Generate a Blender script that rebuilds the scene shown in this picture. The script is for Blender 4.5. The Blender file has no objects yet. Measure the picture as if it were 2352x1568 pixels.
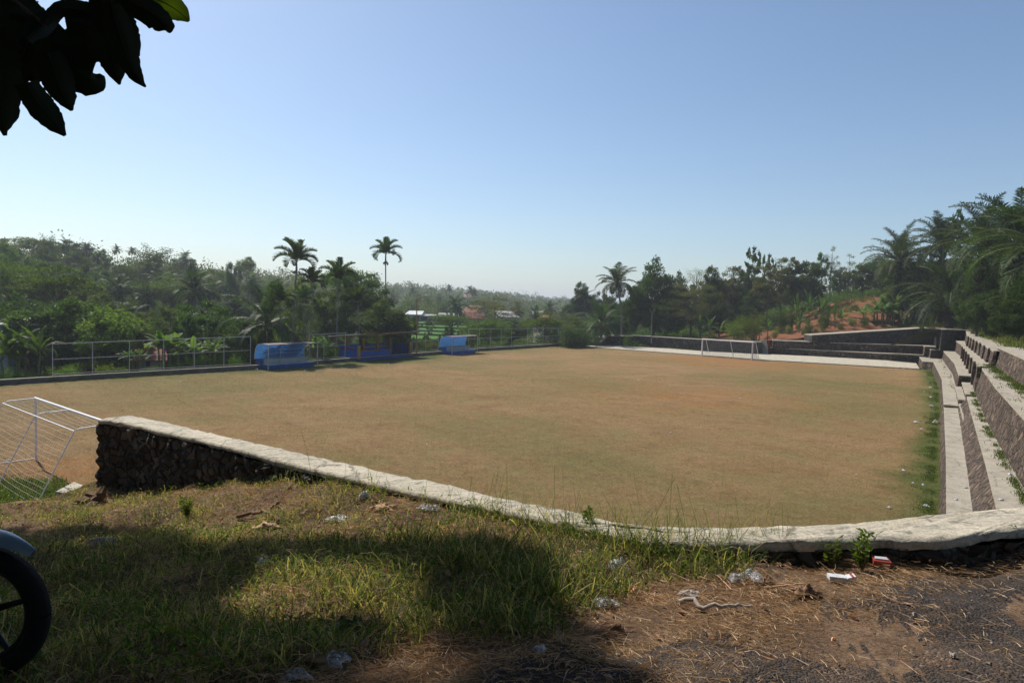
import bpy, math, random
import numpy as np
from mathutils import Vector, Matrix, noise

# ---------------------------------------------------------------- camera, sky, sun, exposure
scene = bpy.context.scene
HC = 6.0                                   # eye height above the pitch (pitch is z = 0)
F_PX, CX, CY = 1568.0, 1176.0, 784.0       # reading units of the photograph (2352 wide)
PITCH = math.atan((784 - 696.6) / 1568.0)
ROLL = 0.028
R3 = (Matrix.Rotation(math.pi / 2 - PITCH, 3, 'X') @ Matrix.Rotation(ROLL, 3, 'Z'))
cam_d = bpy.data.cameras.new("camera")
cam_d.sensor_width = 36.0
cam_d.lens = 24.0
cam_d.clip_start = 0.05
cam_d.clip_end = 20000.0
cam = bpy.data.objects.new("camera", cam_d)
cam.matrix_world = Matrix.Translation((0, 0, HC)) @ R3.to_4x4()
scene.collection.objects.link(cam)
scene.camera = cam

SUN_AZ = math.atan2(-0.66, 0.75)           # clockwise from +Y
SUN_EL = math.radians(47)
SUN = np.array([math.sin(SUN_AZ) * math.cos(SUN_EL), math.cos(SUN_AZ) * math.cos(SUN_EL), math.sin(SUN_EL)])
world = bpy.data.worlds.new("World")
scene.world = world
world.use_nodes = True
wn = world.node_tree
bg = wn.nodes["Background"]
sky = wn.nodes.new("ShaderNodeTexSky")
sky.sky_type = 'NISHITA'
sky.sun_disc = False
sky.sun_elevation = SUN_EL
sky.sun_rotation = SUN_AZ % (2 * math.pi)
sky.altitude = 400.0
sky.air_density = 1.0
sky.dust_density = 1.2
sky.ozone_density = 1.9
tint = wn.nodes.new("ShaderNodeMix"); tint.data_type = 'RGBA'; tint.blend_type = 'MULTIPLY'
tint.inputs[0].default_value = 1.0; tint.inputs[7].default_value = (0.92, 1.0, 1.055, 1)
wn.links.new(sky.outputs[0], tint.inputs[6]); wn.links.new(tint.outputs[2], bg.inputs[0])
bg.inputs[1].default_value = 0.108
sun_d = bpy.data.lights.new("sun", 'SUN')
sun_d.energy = 5.0
sun_d.angle = math.radians(0.53)
sun_d.color = (1.0, 0.95, 0.87)
sun = bpy.data.objects.new("sun", sun_d)
sun.rotation_euler = Vector(-SUN).to_track_quat('-Z', 'Y').to_euler()
sun.location = (0, 0, 60)
scene.collection.objects.link(sun)
scene.view_settings.view_transform = 'Standard'
scene.view_settings.look = 'None'
scene.view_settings.exposure = 0.13
scene.view_settings.gamma = 1.0
scene.cycles.max_bounces = 6
scene.cycles.transparent_max_bounces = 12
scene.cycles.volume_bounces = 0
scene.cycles.use_adaptive_sampling = True

# ---------------------------------------------------------------- readings of the photograph -> world points
def ray(px, py):
    d = R3 @ Vector(((px - CX) / F_PX, -(py - CY) / F_PX, -1.0))
    return np.array(d)
def gp(px, py, z=0.0):
    """world point at height z seen at (px, py)"""
    d = ray(px, py)
    t = (z - HC) / d[2]
    return np.array([d[0] * t, d[1] * t, z])
def gd(px, py, depth):
    d = ray(px, py)
    t = depth / d[1]
    return np.array([d[0] * t, depth, HC + d[2] * t])
def lin(pts, z=None):
    """list of (px,py) or (px,py,z) -> array of world points"""
    return np.array([gp(p[0], p[1], p[2] if len(p) > 2 else z) for p in pts])

# ---------------------------------------------------------------- object helpers
COL = scene.collection
def tag(o, label=None, cat=None, group=None, kind=None):
    if label: o['label'] = label
    if cat: o['category'] = cat
    if group: o['group'] = group
    if kind: o['kind'] = kind
    return o
def thing(name, label, cat, loc=(0, 0, 0), rz=0.0, group=None):
    o = bpy.data.objects.new(name, None)
    o.empty_display_size = 0.3
    o.location = [float(a) for a in loc]
    o.rotation_euler = (0, 0, rz)
    COL.objects.link(o)
    return tag(o, label, cat, group)
def mesh_np(name, V, F, mats, midx=None, attr=None, smooth=False):
    """V (n,3); F list of int arrays (k,3) or (k,4)"""
    V = np.asarray(V, dtype=np.float32)
    if not isinstance(F, (list, tuple)): F = [F]
    F = [np.asarray(f, dtype=np.int32) for f in F if len(f)]
    me = bpy.data.meshes.new(name)
    nl = sum(f.size for f in F); nf = sum(len(f) for f in F)
    me.vertices.add(len(V)); me.loops.add(nl); me.polygons.add(nf)
    me.vertices.foreach_set("co", V.ravel())
    me.loops.foreach_set("vertex_index", np.concatenate([f.ravel() for f in F]))
    tot = np.concatenate([np.full(len(f), f.shape[1], dtype=np.int32) for f in F])
    st = np.concatenate([[0], np.cumsum(tot)[:-1]]).astype(np.int32)
    me.polygons.foreach_set("loop_start", st)
    me.polygons.foreach_set("loop_total", tot)
    if midx is not None: me.polygons.foreach_set("material_index", np.asarray(midx, dtype=np.int32))
    me.polygons.foreach_set("use_smooth", np.full(nf, smooth, dtype=bool))
    for m in (mats if isinstance(mats, (list, tuple)) else [mats]): me.materials.append(m)
    me.update(calc_edges=True)
    if attr is not None:
        a = me.attributes.new("var", 'FLOAT', 'POINT')
        a.data.foreach_set("value", np.asarray(attr, dtype=np.float32))
    return me
def link(name, me, parent=None, loc=None):
    o = bpy.data.objects.new(name, me)
    if parent is not None: o.parent = parent
    if loc is not None: o.location = [float(a) for a in loc]
    COL.objects.link(o)
    return o
def struct(name, me):
    return tag(link(name, me), kind='structure')

class MB:
    """collects boxes, tubes and sheets into ONE mesh"""
    def __init__(s): s.V = []; s.Q = []; s.T = []; s.n = 0; s.A = []
    def add(s, V, Q=None, T=None, a=0.5):
        V = np.asarray(V, dtype=float).reshape(-1, 3)
        if Q is not None and len(Q): s.Q.append(np.asarray(Q, dtype=np.int32).reshape(-1, 4) + s.n)
        if T is not None and len(T): s.T.append(np.asarray(T, dtype=np.int32).reshape(-1, 3) + s.n)
        s.V.append(V); s.A.append(np.broadcast_to(np.asarray(a, dtype=float), (len(V),))); s.n += len(V)
        return s
    def hexa(s, b, t, a=0.5):
        """b, t: 4 bottom and 4 top points (ccw from above)"""
        return s.add(list(b) + list(t), [[3, 2, 1, 0], [4, 5, 6, 7], [0, 1, 5, 4], [1, 2, 6, 5], [2, 3, 7, 6], [3, 0, 4, 7]], a=a)
    def box(s, c, size, ax=(1, 0, 0), a=0.5):
        c = np.array(c, float); ax = np.array(ax, float); ax[2] = 0; ax /= np.linalg.norm(ax)
        ay = np.array([-ax[1], ax[0], 0]); x, y, z = [k / 2 for k in size]; up = np.array([0, 0, 1.])
        q = [c - ax * x - ay * y, c + ax * x - ay * y, c + ax * x + ay * y, c - ax * x + ay * y]
        return s.hexa([p - up * z for p in q], [p + up * z for p in q], a)
    def tube(s, P, r, n=8, a=0.5, cap=True):
        P = np.asarray(P, float); m = len(P)
        r = np.broadcast_to(np.asarray(r, float), (m,))
        T = np.gradient(P, axis=0); T /= np.linalg.norm(T, axis=1, keepdims=True) + 1e-9
        ref = np.array([0, 0, 1.]) if abs(T[0][2]) < 0.9 else np.array([1., 0, 0])
        U = np.cross(T, ref); U /= np.linalg.norm(U, axis=1, keepdims=True) + 1e-9
        W = np.cross(T, U)
        an = np.arange(n) * 2 * np.pi / n
        V = P[:, None, :] + r[:, None, None] * (np.cos(an)[None, :, None] * U[:, None, :] + np.sin(an)[None, :, None] * W[:, None, :])
        V = V.reshape(-1, 3)
        i, j = np.meshgrid(np.arange(m - 1), np.arange(n), indexing='ij')
        j2 = (j + 1) % n
        Q = np.stack([i * n + j, i * n + j2, (i + 1) * n + j2, (i + 1) * n + j], -1).reshape(-1, 4)
        s.add(V, Q, a=a)
        if cap:
            for k, base in ((0, 0), (1, (m - 1) * n)):
                idx = [base + q for q in range(n)]
                V2 = np.vstack([V[idx], P[0 if k == 0 else -1][None]])
                tt = [[q, (q + 1) % n, n] if k else [(q + 1) % n, q, n] for q in range(n)]
                s.add(V2, T=tt, a=a)
        return s
    def grid(s, G, a=0.5):
        """G (m,n,3) sheet of points"""
        m, n = G.shape[:2]
        i, j = np.meshgrid(np.arange(m - 1), np.arange(n - 1), indexing='ij')
        Q = np.stack([i * n + j, (i + 1) * n + j, (i + 1) * n + j + 1, i * n + j + 1], -1).reshape(-1, 4)
        return s.add(G.reshape(-1, 3), Q, a=a if np.isscalar(a) else np.asarray(a).ravel())
    def mesh(s, name, mat, smooth=False):
        F = []
        if s.Q: F.append(np.vstack(s.Q))
        if s.T: F.append(np.vstack(s.T))
        return mesh_np(name, np.vstack(s.V), F, mat, attr=np.concatenate(s.A), smooth=smooth)
    def obj(s, name, mat, parent=None, smooth=False):
        return link(name, s.mesh(name, mat, smooth), parent)

# ---------------------------------------------------------------- materials
def C4(c): return (c[0], c[1], c[2], 1.0)
class NT:
    def __init__(s, name):
        s.m = bpy.data.materials.new(name); s.m.use_nodes = True
        s.t = s.m.node_tree; s.b = s.t.nodes["Principled BSDF"]; s.out = s.t.nodes["Material Output"]
    def n(s, typ, **kw):
        nd = s.t.nodes.new(typ)
        for k, v in kw.items():
            if k.startswith('_'): setattr(nd, k[1:], v)
            else: nd.inputs[k.replace('__', ' ')].default_value = v
        return nd
    def l(s, a, b): s.t.links.new(a, b)
    def coord(s, which='Object'):
        return s.n("ShaderNodeTexCoord").outputs[which]
    def noise(s, scale, detail=4, rough=0.55, vec=None, stretch=None):
        nd = s.n("ShaderNodeTexNoise", Scale=scale, Detail=detail, Roughness=rough)
        v = vec if vec is not None else s.coord()
        if stretch is not None:
            mp = s.n("ShaderNodeMapping"); mp.inputs['Scale'].default_value = stretch
            s.l(v, mp.inputs[0]); v = mp.outputs[0]
        s.l(v, nd.inputs['Vector'])
        return nd.outputs[0]
    def ramp(s, fac, stops):
        r = s.n("ShaderNodeValToRGB"); el = r.color_ramp.elements
        while len(el) < len(stops): el.new(0.5)
        for e, (p, c) in zip(el, stops):
            e.position = p; e.color = C4(c) if not np.isscalar(c) else (c, c, c, 1)
        s.l(fac, r.inputs[0]); return r.outputs[0]
    def mix(s, fac, a, b, mode='MIX'):
        m = s.n("ShaderNodeMix", _data_type='RGBA', _blend_type=mode)
        for sock, v in ((m.inputs[0], fac), (m.inputs[6], a), (m.inputs[7], b)):
            if hasattr(v, 'is_linked'): s.l(v, sock)
            elif np.isscalar(v): sock.default_value = v
            else: sock.default_value = C4(v)
        return m.outputs[2]
    def math(s, op, a, b=None):
        m = s.n("ShaderNodeMath", _operation=op)
        for sock, v in ((m.inputs[0], a), (m.inputs[1], b)):
            if v is None: continue
            if hasattr(v, 'is_linked'): s.l(v, sock)
            else: sock.default_value = v
        return m.outputs[0]
    def bump(s, h, dist=0.02, strength=1.0, normal=None):
        b = s.n("ShaderNodeBump", Distance=dist, Strength=strength)
        s.l(h, b.inputs['Height'])
        if normal is not None: s.l(normal, b.inputs['Normal'])
        s.l(b.outputs[0], s.b.inputs['Normal']); return b.outputs[0]
    def col(s, c):
        if hasattr(c, 'is_linked'): s.l(c, s.b.inputs['Base Color'])
        else: s.b.inputs['Base Color'].default_value = C4(c)
        return s
    def set(s, rough=0.8, spec=0.3, metal=0.0):
        s.b.inputs['Roughness'].default_value = rough
        s.b.inputs['Specular IOR Level'].default_value = spec
        s.b.inputs['Metallic'].default_value = metal
        return s

def simple(name, c, rough=0.7, spec=0.3, metal=0.0, var=0.25, scale=3.0, bump=0.0, rust=None):
    t = NT(name); t.set(rough, spec, metal)
    d = [k * (1 - var) for k in c]; e = [min(1, k * (1 + var)) for k in c]
    col = t.ramp(t.noise(scale, 5, 0.65), [(0.3, d), (0.7, e)])
    if rust:
        f = t.ramp(t.noise(scale * 2.2, 6, 0.7), [(rust[1], 0.0), (rust[1] + 0.08, 1.0)])
        col = t.mix(f, col, rust[0])
    t.col(col)
    if bump: t.bump(t.noise(scale * 8, 4), bump)
    return t.m

def leafmat(name, c1, c2, trans=0.35, rough=0.42, spec=0.5, tcol=None, objvar=0.25, dead=None):
    """leaf colour differs leaf by leaf (mesh attribute) and plant by plant"""
    t = NT(name); t.set(rough, spec)
    at = t.n("ShaderNodeAttribute", _attribute_name="var")
    col = t.ramp(at.outputs['Fac'], [(0.0, c1), (0.8, c2)] + ([(0.93, c2), (1.0, dead)] if dead else [(1.0, [min(1, k * 1.35) for k in c2])]))
    oi = t.n("ShaderNodeObjectInfo")
    hs = t.n("ShaderNodeHueSaturation")
    mr = t.n("ShaderNodeMapRange"); mr.inputs[3].default_value = 0.5 - 0.035; mr.inputs[4].default_value = 0.5 + 0.02
    t.l(oi.outputs['Random'], mr.inputs[0]); t.l(mr.outputs[0], hs.inputs['Hue'])
    mv = t.n("ShaderNodeMapRange"); mv.inputs[3].default_value = 1 - objvar; mv.inputs[4].default_value = 1 + objvar
    rr = t.math('FRACT', t.math('MULTIPLY', oi.outputs['Random'], 7.31))
    t.l(rr, mv.inputs[0]); t.l(mv.outputs[0], hs.inputs['Value'])
    t.l(col, hs.inputs['Color'])
    t.col(hs.outputs[0])
    tr = t.n("ShaderNodeBsdfTranslucent")
    tc = t.mix(1.0, hs.outputs[0], tcol or (1.5, 1.7, 0.6), 'MULTIPLY')
    t.l(tc, tr.inputs[0])
    mx = t.n("ShaderNodeMixShader"); mx.inputs[0].default_value = trans
    t.l(t.b.outputs[0], mx.inputs[1]); t.l(tr.outputs[0], mx.inputs[2])
    t.l(mx.outputs[0], t.out.inputs[0])
    return t.m

def stone_mat(name, base=(0.135, 0.092, 0.062), mortar=(0.055, 0.043, 0.034), scale=3.3, dep=0.06):
    t = NT(name); t.set(0.85, 0.25)
    v = t.coord()
    vo = t.n("ShaderNodeTexVoronoi", Scale=scale); vo.feature = 'F1'
    ve = t.n("ShaderNodeTexVoronoi", Scale=scale); ve.feature = 'DISTANCE_TO_EDGE'
    nz = t.n("ShaderNodeTexNoise", Scale=3.0, Detail=3); t.l(v, nz.inputs['Vector'])
    w = t.mix(0.12, v, nz.outputs['Color'], 'ADD')
    t.l(w, vo.inputs['Vector']); t.l(w, ve.inputs['Vector'])
    e = t.ramp(ve.outputs['Distance'], [(0.02, 0.0), (0.12, 1.0)])
    cc = t.n("ShaderNodeSeparateColor"); t.l(vo.outputs['Color'], cc.inputs[0])
    stone = t.ramp(cc.outputs[0], [(0.0, [k * 0.45 for k in base]), (0.45, base), (0.75, (base[0] * 1.1, base[1] * 1.15, base[2] * 1.25)), (1.0, [k * 1.8 for k in base])])
    dirt = t.ramp(t.noise(1.2, 6, 0.7), [(0.35, 0.55), (0.7, 1.25)])
    stone = t.mix(1.0, stone, dirt, 'MULTIPLY')
    col = t.mix(e, mortar, stone)
    t.col(col)
    h = t.math('ADD', e, t.math('MULTIPLY', t.noise(22, 5), 0.5))
    t.bump(h, dep)
    return t.m

def concrete_mat(name, c=(0.50, 0.47, 0.40), dirt=(0.20, 0.15, 0.10), amount=0.55, soil=None):
    t = NT(name); t.set(0.9, 0.2)
    a = t.ramp(t.noise(1.6, 6, 0.7), [(0.3, [k * 0.72 for k in c]), (0.55, c), (0.75, [min(1, k * 1.15) for k in c])])
    st = t.ramp(t.noise(5.5, 8, 0.75, stretch=(1, 2.2, 1)), [(amount, 0.0), (amount + 0.1, 1.0)])
    a = t.mix(st, a, dirt)
    sp = t.ramp(t.noise(40, 3, 0.7), [(0.35, 0.75), (0.6, 1.05)])
    a = t.mix(1.0, a, sp, 'MULTIPLY')
    ck = t.n("ShaderNodeTexVoronoi", Scale=0.6); ck.feature = 'DISTANCE_TO_EDGE'
    nz = t.n("ShaderNodeTexNoise", Scale=4.0, Detail=5); t.l(t.coord(), nz.inputs['Vector'])
    t.l(t.mix(0.25, t.coord(), nz.outputs['Color'], 'ADD'), ck.inputs['Vector'])
    a = t.mix(t.ramp(ck.outputs[0], [(0.0, 1.0), (0.012, 0.0)]), a, [k * 0.35 for k in c])
    t.col(a)
    t.bump(t.math('ADD', t.noise(9, 6, 0.7), t.math('MULTIPLY', t.noise(60, 3), 0.25)), 0.018)
    return t.m

M = {}
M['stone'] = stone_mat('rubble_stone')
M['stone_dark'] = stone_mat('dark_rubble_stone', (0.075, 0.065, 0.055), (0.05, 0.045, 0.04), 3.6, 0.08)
M['stone_near'] = stone_mat('darkened_rubble_stone', (0.085, 0.072, 0.056), (0.02, 0.019, 0.016), 6.5, 0.02)  # near stone darkened overall, standing in for the black shaded gap under the coping
M['cap'] = concrete_mat('weathered_concrete_coping', (0.54, 0.48, 0.37), (0.25, 0.23, 0.19), 0.52)
M['bench_cap'] = concrete_mat('concrete_bench_top', (0.42, 0.37, 0.29), (0.20, 0.13, 0.08), 0.56)
M['path'] = concrete_mat('pale_concrete_slab', (0.55, 0.49, 0.38), (0.20, 0.17, 0.09), 0.56)
M['galv'] = simple('galvanised_pipe', (0.42, 0.43, 0.42), 0.5, 0.5, 0.0, 0.2, 6, rust=((0.2, 0.12, 0.07), 0.66))
M['white'] = simple('white_painted_pipe', (0.78, 0.78, 0.77), 0.45, 0.5, 0, 0.06, 5)
M['net'] = simple('white_net_cord', (0.62, 0.61, 0.56), 0.8, 0.2, 0, 0.1, 5)
M['net_dark'] = simple('dark_net_cord', (0.16, 0.16, 0.15), 0.8, 0.2, 0, 0.1, 5)
# ---------------------------------------------------------------- outlines of the place, read at their true heights
CURB = lin([(-420, 911), (0, 884.5), (586, 848), (1093, 806.7), (1283, 794.6), (1352, 793.4)], 0.0)
PATH_NEAR = lin([(1336.5, 794.7), (1611.5, 815), (1764, 826.3), (2112.7, 846.5)], 0.0)
WALLBASE = lin([(1374, 792.7), (1611, 804), (1746, 812.7)], 0.1)
L1 = lin([(1767, 797.3, .95), (2110, 815.6, .95), (2119.8, 828.8, .9), (2144.6, 831, .9), (2155, 850.6, .9), (2164, 869.4, .9), (2169, 928.8, .9)])
L1N = lin([(2169, 932, .76), (2172, 990, .76), (2175, 1047.5, .76), (2176.7, 1178.7, .76), (2180, 1420, .76)])
L2 = lin([(1775, 781.3, 1.95), (2121, 793.5, 2.05), (2138.7, 802.6, 1.95), (2166.4, 804, 1.9), (2192.7, 833, 1.9), (2203.6, 861.6, 1.9)])
SB = lin([(2210, 877, 1.5), (2219, 904.6, 1.5)])
SA = lin([(2195.6, 887, 1.2), (2202, 917, 1.2)])
L2N = lin([(2222, 910, 1.5), (2244, 985, 1.5), (2266, 1060, 1.5), (2294, 1168, 1.5), (2345, 1400, 1.5)])
L3 = lin([(1865, 769, 2.9), (2149, 751.6, 4.4), (2155.5, 753, 4.4), (2163.5, 755.9, 4.4), (2207.3, 758.6, 4.3)])
L3R = lin([(2189.8, 777.8, 3.15), (2209.5, 791, 3.1), (2252.5, 841, 3.05)])
L3N = lin([(2256.4, 844.4, 3.0), (2287.7, 886.6, 3.0), (2352, 955.3, 3.0), (2500, 1105, 3.0)])
L4R = lin([(2221.8, 769, 4.1), (2289, 806, 4.0)])
L4N = lin([(2292.4, 796, 4.2), (2352, 821, 4.2), (2560, 905, 4.2)])

def teeth(A, B, n, jog):
    """retaining wall that steps back from the pitch at each buttress"""
    d = B - A; hd = np.array([d[0], d[1], 0]); hd /= np.linalg.norm(hd)
    lf = np.array([-hd[1], hd[0], 0.0])          # away/left of travel
    if np.dot(lf, np.array([-1., 0, 0])) < 0: lf = -lf
    out = []
    for k in range(n):
        P = A + d * k / n; Q = A + d * (k + 1) / n
        out += [P, Q + lf * jog - hd * 0.02]
    out.append(B)
    return np.array(out)

# terrain heights: columns are picture directions, rows are depths
T_PX = [-900, 0, 300, 600, 900, 1100, 1300, 1420, 1560, 1750, 2000, 2200, 2352, 3200]
T_D = [10, 40, 55, 75, 95, 120, 150, 180, 230, 300, 420, 650, 1000, 2000, 6000]
T_Z = {
 -900: [-1, -1.5, -2.5, -2, 0, 5, 10, 13, 16, 18, 20, 20, 20, 15, 10],
 0:    [-1, -1.0, -3.0, -4, 0, 4.5, 8.5, 10.5, 12, 13, 14, 16, 16, 15, 10],
 300:  [-1, -1.0, -2.5, -5, -3.5, 0.5, 4.5, 7.5, 9, 10, 12, 14, 14, 15, 10],
 600:  [-1, -1.0, -2.0, -5, -7, -5, -1, 3, 6, 9, 12, 15, 20, 15, 10],
 900:  [-1, -1.0, -1.0, -1.6, -5, -8, -6, -4.5, -2, 2, 8, 12, 16, 15, 10],
 1100: [-1, -1.0, -1.0, -1.2, -3, -7, -6, -3.0, -2.5, -1, 4, 9, 13, 14, 10],
 1300: [-1, -1.0, -1.0, -1.0, -1.5, -3, -5, -5, -5, -4, -1, 4, 8, 9, 8],
 1420: [-1, -1.0, -1.0, -1.0, -0.5, -1.0, -1, -2, -4, -5, -4, -2, 2, 5, 6],
 1560: [-1, -1.0, -1.0, -1.0, 0.4, 0.6, 0, -1, -2, -4, -6, -6, -4, 0, 5],
 1750: [-1, -1.0, -1.0, -1.0, 1.4, 3.2, 4.5, 5, 4, 2, 0, -2, -4, 0, 5],
 2000: [-1, -1.0, -1.0, -1.0, 3.0, 8.5, 10.5, 10, 8, 6, 2, 0, -4, 0, 5],
 2200: [-1, 1.0, 3.0, 4.0, 4.9, 8.0, 10.5, 11, 10, 8, 4, 0, -4, 0, 5],
 2352: [-1, 4.0, 4.2, 4.9, 6.5, 8.5, 10.5, 12, 12, 10, 6, 2, -4, 0, 5],
 3200: [4.0, 4.1, 4.6, 5.5, 7, 9, 11, 13, 14, 13, 10, 5, 0, 0, 5]}
T_AZ = np.array([math.atan((p - CX) / F_PX) for p in T_PX])
T_L = np.log(np.array(T_D, float))
T_G = np.array([T_Z[p] for p in T_PX], float)
def terrain_raw(x, y):
    x = np.asarray(x, float); y = np.asarray(y, float)
    az = np.clip(np.arctan2(x, y), T_AZ[0], T_AZ[-1])
    r = np.hypot(x, y) + 1e-6
    L = np.clip(np.log(r * np.cos(az)), T_L[0], T_L[-1] - 1e-6)
    i = np.clip(np.searchsorted(T_AZ, az, side='right') - 1, 0, len(T_AZ) - 2)
    j = np.clip(np.searchsorted(T_L, L, side='right') - 1, 0, len(T_L) - 2)
    u = (az - T_AZ[i]) / (T_AZ[i + 1] - T_AZ[i]); v = (L - T_L[j]) / (T_L[j + 1] - T_L[j])
    u = u * u * (3 - 2 * u)
    z = (T_G[i, j] * (1 - u) + T_G[i + 1, j] * u) * (1 - v) + (T_G[i, j + 1] * (1 - u) + T_G[i + 1, j + 1] * u) * v
    return z
def wob(x, y):
    return (np.sin(x * .31 + y * .17) * .35 + np.sin(x * .11 - y * .23 + 1.7) * .5 + np.sin(x * .053 + y * .041) * 1.0)
def in_poly(x, y, P):
    x = np.asarray(x, float); y = np.asarray(y, float)
    c = np.zeros(x.shape, bool); n = len(P)
    for k in range(n):
        x1, y1 = P[k][:2]; x2, y2 = P[(k + 1) % n][:2]
        if y1 == y2: continue
        m = ((y1 > y) != (y2 > y)) & (x < (x2 - x1) * (y - y1) / (y2 - y1) + x1)
        c ^= m
    return c
def offset_line(P, d):
    """shift polyline sideways (2D), positive = left of travel"""
    P = np.asarray(P, float); T = np.gradient(P[:, :2], axis=0)
    T /= np.linalg.norm(T, axis=1, keepdims=True) + 1e-9
    Q = P.copy(); Q[:, 0] += -T[:, 1] * d; Q[:, 1] += T[:, 0] * d
    return Q
_out_left = offset_line(CURB, 0.9)
_out_far = np.array([WALLBASE[0] + [-4, 1.2, 0], WALLBASE[0] + [0.5, 1.6, 0], WALLBASE[2] + [0.8, 1.6, 0]])
_p2 = lin([(1771, 772, 2.2), (1865, 769, 2.9), (2149, 751.6, 4.4)]) + np.array([0.3, 1.5, 0])
_p3 = np.array([L3[4], L4R[0], L4R[1], L4N[0], L4N[1], L4N[2]]) + np.array([1.3, 0.3, 0])
COMPLEX = np.vstack([_out_left[:, :2], _out_far[:, :2], _p2[:, :2], _p3[:, :2], [[14, 8], [14, -40], [-60, -40], [-60, 10]]])
def terrain(x, y):
    z = terrain_raw(x, y)
    r = np.hypot(x, y)
    z = z + wob(np.asarray(x), np.asarray(y)) * np.clip((r - 95) / 100, 0, 1) * 0.9
    return np.where(in_poly(x, y, COMPLEX), -0.5, z)

# ---------------------------------------------------------------- ground sheet to the horizon
def ground_mat():
    t = NT('hill_ground'); t.set(0.95, 0.1)
    n1 = t.noise(0.05, 5, 0.6); n2 = t.noise(0.9, 6, 0.7)
    g = t.ramp(n2, [(0.3, (0.022, 0.034, 0.010)), (0.5, (0.045, 0.065, 0.018)), (0.7, (0.10, 0.085, 0.035))])
    red = t.ramp(t.noise(1.3, 7, 0.7), [(0.3, (0.15, 0.062, 0.030)), (0.55, (0.24, 0.10, 0.048)), (0.75, (0.30, 0.17, 0.085))])
    at = t.n("ShaderNodeAttribute", _attribute_name="var")
    f = t.ramp(t.math('ADD', at.outputs['Fac'], t.math('MULTIPLY', t.math('SUBTRACT', t.noise(0.35, 5, 0.6), 0.5), 0.9)), [(0.42, 0.0), (0.55, 1.0)])
    t.col(t.mix(f, g, red))
    t.bump(t.noise(2.2, 8, 0.7), 0.25)
    return t.m
def build_ground():
    az = np.concatenate([np.linspace(-math.pi, -0.82, 60, endpoint=False), np.linspace(-0.82, 0.82, 520, endpoint=False), np.linspace(0.82, math.pi, 60, endpoint=False)])
    rr = np.concatenate([np.linspace(3, 24, 10, endpoint=False), np.exp(np.linspace(math.log(24), math.log(320), 190, endpoint=False)), np.exp(np.linspace(math.log(320), math.log(9000), 60))])
    A, Rr = np.meshgrid(az, rr)
    X = np.sin(A) * Rr; Y = np.cos(A) * Rr
    Z = terrain(X, Y)
    m, n = X.shape
    i, j = np.meshgrid(np.arange(m - 1), np.arange(n), indexing='ij'); j2 = (j + 1) % n
    Q = np.stack([i * n + j, i * n + j2, (i + 1) * n + j2, (i + 1) * n + j], -1).reshape(-1, 4)
    V = np.stack([X, Y, Z], -1).reshape(-1, 3)
    # bare red soil: the garden slope above the far wall and under the oil palms
    c = gd(1905, 720, 108)[:2]; c2 = gd(2080, 720, 92)[:2]
    px = CX + V[:, 0] / np.maximum(V[:, 1], 1) * F_PX
    dd = V[:, 1]
    red = np.clip(1.5 - np.abs((px - 1830) / 260) ** 2 - np.abs((dd - 106) / 26) ** 2, 0, 1)
    red = np.maximum(red, 0.85 * np.clip(1.3 - np.abs((px - 2120) / 150) ** 2 - np.abs((dd - 96) / 16) ** 2, 0, 1))
    red = np.where(V[:, 1] > 1, red, 0)
    return struct('ground', mesh_np('ground', V, Q, ground_mat(), attr=red, smooth=True))
build_ground()

# ---------------------------------------------------------------- pitch
def pitch_mat():
    t = NT('dry_pitch_turf'); t.set(0.95, 0.05)
    v = t.coord()
    big = t.noise(0.055, 6, 0.62, vec=v)
    mid = t.noise(0.45, 6, 0.65, vec=v)
    fine = t.noise(9.0, 6, 0.8, vec=v)
    tiny = t.noise(55.0, 3, 0.8, vec=v)
    dry = t.ramp(mid, [(0.30, (0.215, 0.135, 0.065)), (0.5, (0.285, 0.180, 0.087)), (0.68, (0.33, 0.21, 0.102))])
    grn = t.ramp(mid, [(0.3, (0.13, 0.125, 0.045)), (0.7, (0.19, 0.165, 0.065))])
    f = t.ramp(t.math('ADD', big, t.math('MULTIPLY', t.math('SUBTRACT', mid, 0.5), 0.45)), [(0.44, 0.0), (0.60, 1.0)])
    c = t.mix(t.math('MULTIPLY', f, 0.72), dry, grn)
    at = t.n("ShaderNodeAttribute", _attribute_name="var")     # worn soil > 0.5, greener edge < 0.5
    jit = t.math('MULTIPLY', t.math('SUBTRACT', t.noise(0.22, 7, 0.66, vec=v), 0.5), 0.95)
    a = t.math('ADD', at.outputs['Fac'], jit)
    soil = t.ramp(t.noise(0.8, 7, 0.7, vec=v), [(0.3, (0.27, 0.12, 0.045)), (0.7, (0.38, 0.19, 0.075))])
    c = t.mix(t.ramp(a, [(0.60, 0.0), (0.86, 0.85)]), c, soil)
    lush = t.ramp(t.noise(1.4, 6, 0.7, vec=v), [(0.3, (0.060, 0.080, 0.020)), (0.7, (0.125, 0.135, 0.04))])
    c = t.mix(t.ramp(a, [(0.10, 1.0), (0.36, 0.0)]), c, lush)
    c = t.mix(1.0, c, t.ramp(fine, [(0.34, 0.68), (0.5, 1.0), (0.64, 1.25)]), 'MULTIPLY')
    c = t.mix(1.0, c, t.ramp(t.noise(2.2, 5, 0.75, vec=v), [(0.34, 0.80), (0.5, 1.0), (0.66, 1.13)]), 'MULTIPLY')
    c = t.mix(1.0, c, t.ramp(tiny, [(0.34, 0.5), (0.5, 1.0), (0.64, 1.4)]), 'MULTIPLY')
    sp = t.ramp(t.noise(3.1, 3, 0.8, vec=v), [(0.70, 0.0), (0.76, 1.0)])
    c = t.mix(t.math('MULTIPLY', sp, 0.35), c, (0.45, 0.33, 0.2))
    t.col(c)
    t.bump(t.math('ADD', t.math('MULTIPLY', tiny, 0.5), fine), 0.05)
    return t.m
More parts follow.
